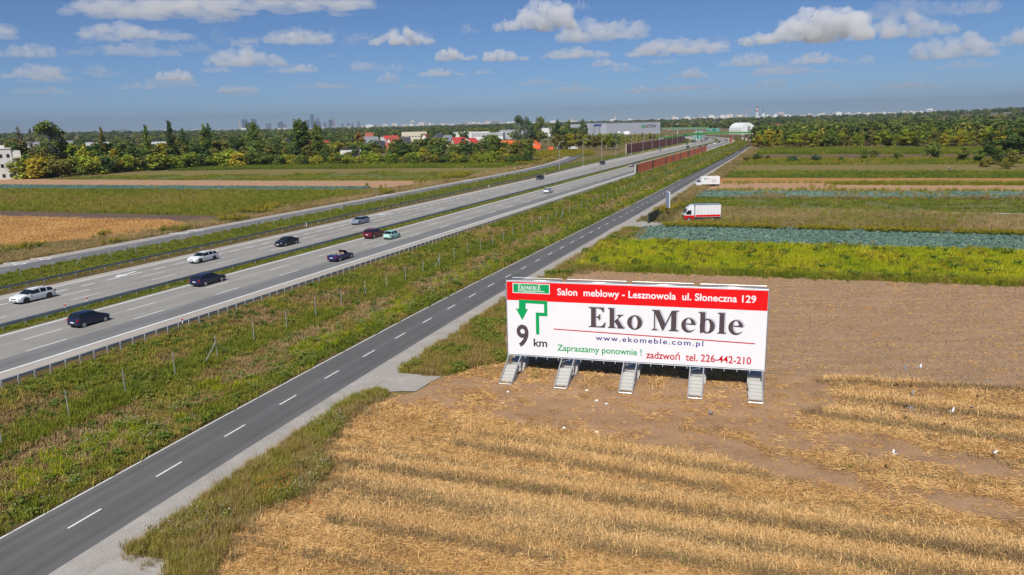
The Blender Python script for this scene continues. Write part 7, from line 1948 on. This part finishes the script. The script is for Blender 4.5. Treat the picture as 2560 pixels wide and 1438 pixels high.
far_mix = np.clip((1200 - Y) / 160, 0, 1)            # the middle of the field is more trodden than the near part
dens = np.clip(1.0 - .95 * bare - .72 * far_mix * np.clip((X - 1150) / 400, 0, 1) + .55 * bn2, .04, 1)
lines = [((860, 1160), (2560, 1395), 1.0), ((850, 1210), (2560, 1475), 1.2), ((1150, 1110), (1800, 1225), .8), ((1930, 950), (2560, 975), .5), ((2000, 1030), (2560, 1105), .9), ((2120, 1000), (2560, 1050), .5), ((900, 1230), (1500, 1330), .7), ((1160, 1085), (1900, 1190), .6), ((830, 1300), (1400, 1400), .6), ((1250, 1330), (2200, 1480), .8)]
st_m = np.zeros(len(P))
for a, b, w in lines: st_m = np.maximum(st_m, np.clip(1.5 - pdist(P, GP(a, b)) / (w * .42), 0, 1))
rowp = nz2(np.c_[P @ ROWD * .02, rowc * 1.9], 1.0, 15.0)
pale = np.zeros(len(P))
for a, b, w in lines:
    la, lb = (np.array(q) + ROWN * .95 for q in GP(a, b)); pale = np.maximum(pale, np.clip(1.4 - pdist(P, [la, lb]) / .55, 0, 1))
st_m = np.maximum(st_m, np.clip((rowp - .22) * 4, 0, 1) * .55 * (1 - far_mix * .75))
k = RNG.random(len(P)) < dens * (1 - .75 * st_m)
put('straw_litter', 'straw_litter', P[k], g[k], .008, .55, 1.0, .48 + .35 * bn[k] + .25 * bn2[k] + RNG.normal(0, .2, k.sum()), 'loose straw lying on the stubble field')
# standing stubble in bands along the rows, lighter lodged straw between them
sel = RNG.random(len(P)) < np.clip(st_m * 1.4 + .01, 0, 1) * (1 - bare)
put('standing_stubble', 'stubble_clump', P[sel], g[sel], .006,   .9, 1.45, .28 + .25 * bn[sel] + .14 * RNG.normal(0, 1, sel.sum()), 'standing grey brown stubble in rows')
gr = sel & (RNG.random(len(P)) < .05) & (bn2 > .1); put('stubble_grass', 'grass_clump', P[gr], g[gr], .006, .5, .9, RNG.random(gr.sum()) * .25, 'green shoots in the stubble')
lod = (RNG.random(len(P)) < np.clip(.05 + .75 * pale, 0, 1)) & (bare < .4)
put('lodged_straw', 'lodged_straw', P[lod], g[lod], .006, .8, 1.3, .74 + .2 * bn[lod] + RNG.normal(0, .12, lod.sum()), 'pale lodged straw in the stubble field')
# --- ploughed field: clods and straw bits
P, g = fill(F['plough'], 14, 60, 1.1, 40000); bn = nz2(np.c_[P @ ROWD * .2, P @ ROWN * .8], 1.0, 6.0)
k = RNG.random(len(P)) < np.clip(.45 + .9 * bn, .05, 1); put('soil_clods', 'soil_clod', P[k], g[k], .008, .10, .30, .35 + .4 * RNG.random(k.sum()) , 'dry clods on the ploughed field')
k = RNG.random(len(P)) < np.clip(.10 + .5 * bn, .02, .6); put('straw_litter', 'straw_litter', P[k], g[k], .012, .3, .55, .4 + .3 * RNG.random(k.sum()), 'straw bits worked into the ploughed field')
# --- weed strip
P, g = fill(F['weeds'], 9, 90, .8, 30000); e = nz2(P, .16, 12.0)
put('bright_weeds', 'reed_clump', P, g, .01, .6, 1.05, .52 + .45 * e + RNG.normal(0, .12, len(P)), 'bright yellow green weeds of the strip')
k = (nz2(P, .12, 40.0) > .0) & (RNG.random(len(P)) < .10); put('goldenrod', 'goldenrod_clump', P[k], g[k], .01, .6, 1.0, RNG.random(k.sum()), 'goldenrod in the weed strip')
k = (RNG.random(len(P)) < .012); put('dark_weeds', 'weed_clump', P[k], g[k], .01, 1.4, 2.4, .1 + .3 * RNG.random(k.sum()), 'darker leafy weeds in the weed strip')
a, b = G(1432, 674)[:2], G(2760, 722)[:2]; n = 2600; t = RNG.random(n); P = np.array(a) + (np.array(b) - np.array(a)) * t[:, None] + RNG.normal(0, .8, (n, 2)) + np.array([0, .9]); put('weed_edge', 'tall_grass_clump', P, 1.0, .01, .8, 1.3, .25 + .5 * nz2(P, .2, 3.3) + RNG.normal(0, .1, n), 'grassy edge of the weed strip')
# --- cabbages in rows
def cabbages(key, rs, ps, scl, tint, label, jit=.2):
    A = np.array([q[:2] for q in F[key]]); U_ = A @ ROWD; N_ = A @ ROWN
    uu = np.arange(U_.min(), U_.max(), ps); nn = np.arange(N_.min(), N_.max(), rs); U2, N2 = np.meshgrid(uu, nn); P = (U2.ravel()[:, None] * ROWD + N2.ravel()[:, None] * ROWN); P = P + RNG.normal(0, jit, P.shape)
    P = P[inpoly(P, A)]; P = P[visible(P, 60)]; e = nz2(P, .08, 3.0); k = RNG.random(len(P)) < np.clip(.9 + .3 * e, 0, 1); P, e = P[k], e[k]
    put('cabbages', 'cabbage', P, np.ones(len(P)), .02, scl * .7, scl * 1.2, tint + .12 * e + RNG.normal(0, .2, len(P)), label)
cabbages('cabA', .60, .52, 1.05, .45, 'rows of blue green cabbages in the near cabbage field')
cabbages('cabB', .7, .6, 1.25, .5, 'rows of cabbages in the far cabbage strip')
cabbages('Lcab', .8, .8, 1.3, .35, 'rows of cabbages beyond the motorway')
# --- goldenrod row behind the near cabbages, other weeds of the right fields
a, b = np.array(G(1660, 567)[:2]), np.array(G(2760, 596)[:2]); n = 1500; t = RNG.random(n); P = a + (b - a) * t[:, None] + RNG.normal(0, .7, (n, 2)); P = P[nz2(P, .22, 19.0) > -.22]
put('goldenrod', 'goldenrod_clump', P, 1.0, .02, .6, 1.0, RNG.random(len(P)), 'goldenrod row along the wire fence')
def rough(key, dens, tpl, s0, s1, tint, nm, label, d0=140, thr=-9, sc=.06, seed=1.0, z=.03, cap=14000):
    P, g = fill(F[key], dens, d0, .9, cap); e = nz2(P, sc, seed); k = e > thr; put(nm, tpl, P[k], g[k], z, s0, s1, tint + .4 * e[k] + RNG.normal(0, .12, k.sum()), label)
rough('mixed', 2.2, 'dry_grass_clump', .9, 1.5, .45, 'dry_weeds', 'dry weeds of the plot behind the fence')
rough('mixed', .8, 'tall_grass_clump', .9, 1.4, .3, 'green_weeds', 'green weeds of the plot behind the fence', seed=5.0, thr=-.05)
rough('mixed', .35, 'daisy_clump', 1.0, 1.6, .5, 'white_weeds', 'white flowering weeds of the plot behind the fence', seed=9.0, thr=.1)
rough('cropA', 1.3, 'grass_clump', 1.0, 1.7, .12, 'row_crop', 'green plants of the row crop', thr=-.25, sc=.12)
rough('cabB', .25, 'tall_grass_clump', 1.2, 2.2, .45, 'tall_weeds', 'tall weeds in the far cabbage strip', thr=.15)
rough('pink', .3, 'tall_grass_clump', 1.0, 1.6, .4, 'tall_weeds', 'weeds on the pale strip', thr=.18)
rough('gold', .5, 'goldenrod_clump', .8, 1.2, .5, 'goldenrod', 'goldenrod among the bushes', d0=250, thr=-.1, sc=.04)
rough('gold', .5, 'tall_grass_clump', 1.2, 1.8, .25, 'green_weeds', 'green weeds among the bushes', d0=250)
rough('corn', .9, 'tall_grass_clump', 1.8, 2.6, .12, 'maize', 'maize like green strip', d0=300)
rough('cropB', .6, 'grass_clump', 1.6, 2.4, .15, 'green_crop', 'green crop beyond the orange strip', d0=220)
for (pa, pb, nn_, tp, s0, s1, tt, lb) in (((1830, 497), (2560, 499), 260, 'dry_grass_clump', 1.4, 2.4, .2, 'weedy ridge below the far cabbage strip'), ((1780, 478), (2560, 481), 300, 'tall_grass_clump', 1.0, 2.0, .25, 'weedy ridge above the far cabbage strip'), ((2080, 462), (2560, 463), 500, 'tall_grass_clump', 1.2, 2.2, .2, 'green weeds right of the bare strip'), ((1815, 458), (2560, 458), 240, 'tall_grass_clump', .9, 1.6, .35, 'weeds along the orange stubble'), ((1700, 562), (1800, 564), 60, 'goldenrod_clump', .5, .8, .5, 'goldenrod in front of the lorry'), ((1640, 540), (1700, 520), 90, 'goldenrod_clump', .8, 1.4, .5, 'weeds by the notice board')):
    a, b = np.array(G(*pa)[:2]), np.array(G(*pb)[:2]); L = np.linalg.norm(b - a); t = RNG.random(nn_) * 1.15; P = a + (b - a) * t[:, None] + RNG.normal(0, 1.1, (nn_, 2)); put('field_margin', tp, P, 1.0, .03, s0, s1, tt + .2 * RNG.random(nn_), lb)
# --- left fields
rough('Lmeadow', .9, 'tall_grass_clump', 1.1, 1.8, .40, 'meadow_grass', 'grass of the rough meadow', d0=200, cap=20000, sc=.02)
rough('Lmeadow', .10, 'goldenrod_clump', 1.0, 1.6, .5, 'goldenrod', 'goldenrod patches in the meadow', d0=400, thr=.42, sc=.05, seed=77.0)
rough('Lorange', 1.5, 'lodged_straw', 1.0, 1.7, .45, 'straw_litter', 'straw of the golden stubble field', d0=130, cap=16000, sc=.1)
rough('Lcrop', .5, 'grass_clump', 1.8, 2.8, .25, 'row_crop', 'plants of the pale row crop', d0=300, thr=-.1)
rough('Ldark', .6, 'tall_grass_clump', 1.5, 2.2, .08, 'dark_crop', 'dark green crop at the trees', d0=350)
rough('Lgold2', .5, 'goldenrod_clump', .9, 1.4, .5, 'goldenrod', 'goldenrod by the orange roofed houses', d0=350)
# --- far woods
for kk in range(3):
    q = FAR_PTS[kk::3]; n = len(q); scatter('far_woods', f'far_crown_{kk}', q[:, :3], np.c_[q[:, 3] * 1.15, q[:, 3] * 1.15, q[:, 3]], np.c_[np.zeros(n), np.zeros(n), q[:, 4]], q[:, 5], 'distant woods spreading to the horizon')
# ================================================================== SMALL THINGS
M_birdg = plain('pigeon_grey', (.22, .24, .28), .7); M_birdw = plain('pale_feather', (.70, .71, .73), .7); M_birdd = plain('dark_feather', (.07, .075, .09), .7)
def bird_mesh(name, up, mat):
    """pigeon in flight: shaped body, tail fan and two raised wings in one mesh"""
    rings = [(-.17, .012, 0), (-.10, .035, .005), (0, .055, 0), (.08, .05, .01), (.13, .03, .025), (.165, .028, .035), (.19, .008, .03)]
    V, Fc = [], []
    for x, r, z in rings: V += [(x, r * math.cos(a), z + r * math.sin(a) * .9) for a in np.linspace(0, 6.283, 8, endpoint=False)]
    for i in range(len(rings) - 1): Fc += [(i * 8 + k, i * 8 + (k + 1) % 8, (i + 1) * 8 + (k + 1) % 8, (i + 1) * 8 + k) for k in range(8)]
    b = len(V); V += [(-.12, .03, 0), (-.12, -.03, 0), (-.28, -.075, -.01), (-.28, .075, -.01)]; Fc.append((b, b + 1, b + 2, b + 3))
    for sg in (-1, 1):
        b = len(V); u = up
        V += [(.08, sg * .04, .02), (-.07, sg * .04, .02), (.10, sg * .17, .02 + .13 * u), (-.06, sg * .18, .02 + .13 * u), (.02, sg * .33, .02 + .26 * u), (-.06, sg * .32, .02 + .25 * u)]
        Fc += [(b, b + 1, b + 3, b + 2), (b + 2, b + 3, b + 5, b + 4)]
    return mesh(name, V, Fc, mat, True)
BM = [bird_mesh('pigeon', 1.2, M_birdg), bird_mesh('pigeon', .2, M_birdd), bird_mesh('pigeon', .9, M_birdw), bird_mesh('pigeon', -.3, M_birdg)]
for i, (px, py, h, k, lb) in enumerate(((2260, 922, 2.0, 0, 'grey pigeon flying low over the ploughed field, left of the pale one'), (2300, 919, 2.2, 2, 'pale pigeon with raised wings over the ploughed field'), (2470, 952, 1.8, 3, 'pigeon gliding at the edge of the ploughed field'), (2280, 985, 1.5, 0, 'grey pigeon flapping over the upper stubble'), (2276, 1019, 1.2, 3, 'grey pigeon low over the stubble below the flapping one'),
                                        (2380, 1029, 1.6, 2, 'white breasted pigeon with wings up over the stubble'), (2427, 1019, .8, 1, 'dark pigeon low over the stubble on the right'), (2237, 1134, 1.6, 2, 'pale pigeon flying over the trodden middle of the field'), (1778, 1034, .15, 0, 'pigeon standing near the fourth foot of the billboard'), (2485, 1132, .4, 2, 'pale pigeon low at the right edge'))):
    p = G(px, py, h); tag(link('pigeon', BM[k], None, p, (RNG.uniform(-.3, .3), RNG.uniform(-.2, .2), RNG.uniform(0, 6.28))), lb, 'bird', 'pigeons over the field'); COL.objects[-1].scale = (.8,) * 3
M_lit = plain('white_plastic', (.74, .74, .72), .5); M_litr = plain('red_plastic', lin(214, 36, 20), .5); M_lito = plain('orange_plastic', lin(226, 110, 30), .5); M_litd = plain('dark_plastic', (.09, .09, .11), .5)
def crumple(name, s, seed, mat):
    r = random.Random(seed); bm = bmesh.new(); bmesh.ops.create_icosphere(bm, subdivisions=2, radius=s)
    for v in bm.verts: v.co = Vector((v.co.x * r.uniform(.6, 1.4), v.co.y * r.uniform(.5, 1.2), abs(v.co.z) * r.uniform(.3, 1.0)))
    me = bpy.data.meshes.new(name); bm.to_mesh(me); bm.free(); me.materials.append(mat); return me
for i, (px, py, s, m, lb) in enumerate(((1200, 935, .16, M_litr, 'red plastic scrap near the first foot of the billboard'), (775, 1258, .12, M_litr, 'red scrap in the near stubble'), (1410, 1072, .16, M_lit, 'crumpled white bag in the middle of the field, left one'), (1492, 1081, .13, M_lit, 'crumpled white bag in the middle of the field, right one'), (1467, 976, .13, M_lit, 'white scrap between the second and third feet'), (1491, 1002, .13, M_lit, 'white scrap below the third foot, left one'), (1516, 1010, .10, M_lit, 'white scrap below the third foot, right one'), (1114, 1044, .16, M_litd, 'dark crumpled scrap left in the field'), (2052, 1058, .10, M_lito, 'orange scrap in the stubble right of the board'), (1270, 980, .10, M_lit, 'white scrap before the first foot'), (103, 1044, .3, M_slab, 'pale stone on the near bank by the fence'))):
    z_ = .01 if i < 10 else EZ(-46)
    tag(link('litter' if i < 10 else 'stone', crumple('litter', s, i, m), None, G(px, py, z_)), lb, 'litter' if i < 10 else 'stone')
# yellow marker post at the field edge, two concrete blocks by the bend
p = G(1455, 668); t = thing('marker_post', 'short yellow marker post at the end of the weed strip', 'post', p); mm = MB(); mm.tube((0, 0, -.2), (0, 0, 1.1), .06, 8); mm.tube((0, 0, 1.1), (0, 0, 1.2), .08, 8, .03); mm.build('post', plain('yellow_post', lin(235, 190, 30), .5), t)
for i, (px, py) in enumerate(((1879, 372), (1887, 371.5))):
    p = G(px, py); t = thing('concrete_block', ['pale concrete block by the road bend, left one', 'pale concrete block by the road bend, right one'][i], 'block', p, R(20)); mm = MB(); mm.box((0, 0, .5), (2.2, 1.0, 1.0)); mm.box((0, 0, 1.05), (1.6, .5, .12)); mm.build('block', M_slab, t)
# ================================================================== CLOUDS AND HAZE
sky_e = link('sky', None); sky_e['kind'] = 'structure'
def cloud_mat(name, dens):
    m = bpy.data.materials.new(name); m.use_nodes = True; nt = m.node_tree; nt.nodes.clear()
    out = nt.nodes.new('ShaderNodeOutputMaterial'); v = nt.nodes.new('ShaderNodeVolumePrincipled')
    v.inputs['Color'].default_value = (.995, .995, 1.0, 1); v.inputs['Density'].default_value = dens; v.inputs['Anisotropy'].default_value = .0
    nt.links.new(v.outputs[0], out.inputs['Volume']); return m
MC = [cloud_mat('dense_cloud', .0068), cloud_mat('soft_cloud', .0032), cloud_mat('thin_cloud', .0013)]
def cloud_proto(seed, n=90):
    """unit cloud: one metre wide, flat base, heaped top; one closed surface"""
    r = random.Random(seed); bm = bmesh.new()
    peaks = [(r.uniform(-.22, .25), r.uniform(.7, 1.0)) for _ in range(r.choice((1, 2, 2, 3)))]
    for i in range(n):
        x = r.uniform(-.46, .46); env = max(max(0, h * (1 - ((x - c) / .42) ** 2)) for c, h in peaks); env = max(env, .18)
        y = r.uniform(-.2, .2) * (.4 + env); z = r.random() ** 1.2 * .24 * env; s = r.uniform(.03, .085) * (.5 + .65 * env)
        bmesh.ops.create_icosphere(bm, subdivisions=2, radius=s, matrix=Matrix.Translation((x, y, z + .02)))
    me = bpy.data.meshes.new('cloud'); bm.to_mesh(me); bm.free()
    o = bpy.data.objects.new('cloud', me); COL.objects.link(o)
    md = o.modifiers.new('remesh', 'REMESH'); md.mode = 'VOXEL'; md.voxel_size = .011
    dg = bpy.context.evaluated_depsgraph_get(); dg.update(); m2 = bpy.data.meshes.new_from_object(o.evaluated_get(dg)); bpy.data.objects.remove(o)
    nv = len(m2.vertices); co = np.empty(nv * 3, dtype=np.float32); nm = np.empty(nv * 3, dtype=np.float32); m2.vertices.foreach_get('co', co); m2.vertices.foreach_get('normal', nm); co = co.reshape(-1, 3); nm = nm.reshape(-1, 3)
    dsp = np.array([noise.fractal(Vector(p) * 16 + Vector((seed * 3.1, 0, 0)), 1.0, 2.0, 4) for p in co]) * .036 + np.array([noise.noise(Vector(p) * 55) for p in co]) * .013
    co = co + nm * dsp[:, None]
    low = co[:, 2] < .012; co[low, 2] = .012 + (co[low, 2] - .012) * .25
    m2.vertices.foreach_set('co', co.ravel().astype(np.float32)); m2.update(); return m2
CP = [cloud_proto(s) for s in range(8)]
CL = [(195, 560, -14, 46, 1), (430, 910, -20, 28, 1), (230, 470, 62, 100, 1), (0, 122, 110, 143, 1), (190, 430, 106, 140, 2), (5, 135, 165, 198, 1), (235, 275, 178, 195, 1), (395, 476, 174, 202, 0), (520, 705, 118, 166, 1), (510, 580, 165, 182, 1), (695, 792, 158, 181, 1),
      (612, 830, 76, 110, 1), (815, 862, 70, 90, 2), (530, 572, 70, 101, 2), (922, 1086, 69, 113, 0), (875, 937, 150, 172, 1), (943, 1003, 177, 207, 1), (850, 890, 92, 118, 2), (1088, 1196, 118, 152, 0), (1205, 1322, 122, 153, 0), (1045, 1168, 170, 191, 1), (1228, 1437, 2, 78, 0), (1428, 1478, -2, 26, 1),
      (1390, 1622, 42, 102, 1), (1350, 1522, 118, 146, 1), (1565, 1812, 97, 138, 1), (1478, 1572, 145, 166, 1), (1600, 1692, 145, 160, 2), (1672, 1768, 169, 196, 1), (1858, 2150, 32, 108, 0), (2140, 2362, 38, 95, 1), (2383, 2482, -4, 36, 1), (2170, 2345, -6, 46, 2), (2298, 2468, 89, 147, 1), (2465, 2600, 74, 116, 1),
      (1798, 1917, 131, 166, 1), (1983, 2112, 131, 160, 1), (1888, 2092, 165, 186, 2), (2350, 2472, 150, 171, 2), (548, 646, 212, 233, 1), (738, 882, 205, 222, 2), (50, 162, 218, 236, 2), (1152, 1198, 55, 84, 1), (1010, 1090, 205, 220, 2), (1290, 1420, 196, 212, 2), (2130, 2180, 138, 160, 1), (300, 420, 205, 224, 2), (1640, 1800, 210, 226, 2), (2200, 2330, 205, 222, 2),
      (-420, -60, 40, 95, 1), (2680, 3000, 20, 90, 0), (2620, 2760, 130, 160, 1), (-300, -120, 160, 190, 1)]
_cr = random.Random(3)
for _k in range(40):
    _x = _cr.uniform(-60, 2620); _y = _cr.uniform(90, 240); _w = _cr.uniform(30, 120); CL.append((_x, _x + _w, _y - _w * _cr.uniform(.16, .3), _y, _cr.choice((1, 2, 2))))
for i, (x0, x1, y0, y1, k) in enumerate(CL):
    xm = (x0 + x1) / 2; e = max((HOR(xm) - y1) / FPX, .03); d_ = 1150 / e
    p = AT(xm, y1, d_); w = px2m(x1 - x0, d_); h = px2m(y1 - y0, d_)
    o = link('cloud', CP[i % 8], sky_e, p, (0, 0, -math.atan2(p[0], p[1]) + (math.pi if i % 3 == 1 else 0)))
    me = CP[i % 8]; bb = np.array([v[:] for v in o.bound_box]); sp = bb.max(0) - bb.min(0)
    o.scale = (w / sp[0], w * .55 / sp[1], h / sp[2])
    if not me.materials: me.materials.append(MC[1])
    o.material_slots[0].link = 'OBJECT'; o.material_slots[0].material = MC[k]

# the air: one closed box of thin even haze round camera and plain
m = bpy.data.materials.new('haze'); m.use_nodes = True; nt = m.node_tree; nt.nodes.clear()
out = nt.nodes.new('ShaderNodeOutputMaterial'); v = nt.nodes.new('ShaderNodeVolumePrincipled')
v.inputs['Color'].default_value = (.31, .40, .58, 1); v.inputs['Density'].default_value = 7.2e-5; v.inputs['Anisotropy'].default_value = 0.0
nt.links.new(v.outputs[0], out.inputs['Volume'])
mm = MB(); mm.box((0, 0, 199.0), (38400, 38400, 402.0)); hz = mm.build('haze', m); hz['kind'] = 'stuff'; hz['label'] = 'thin blue summer haze over the plain'
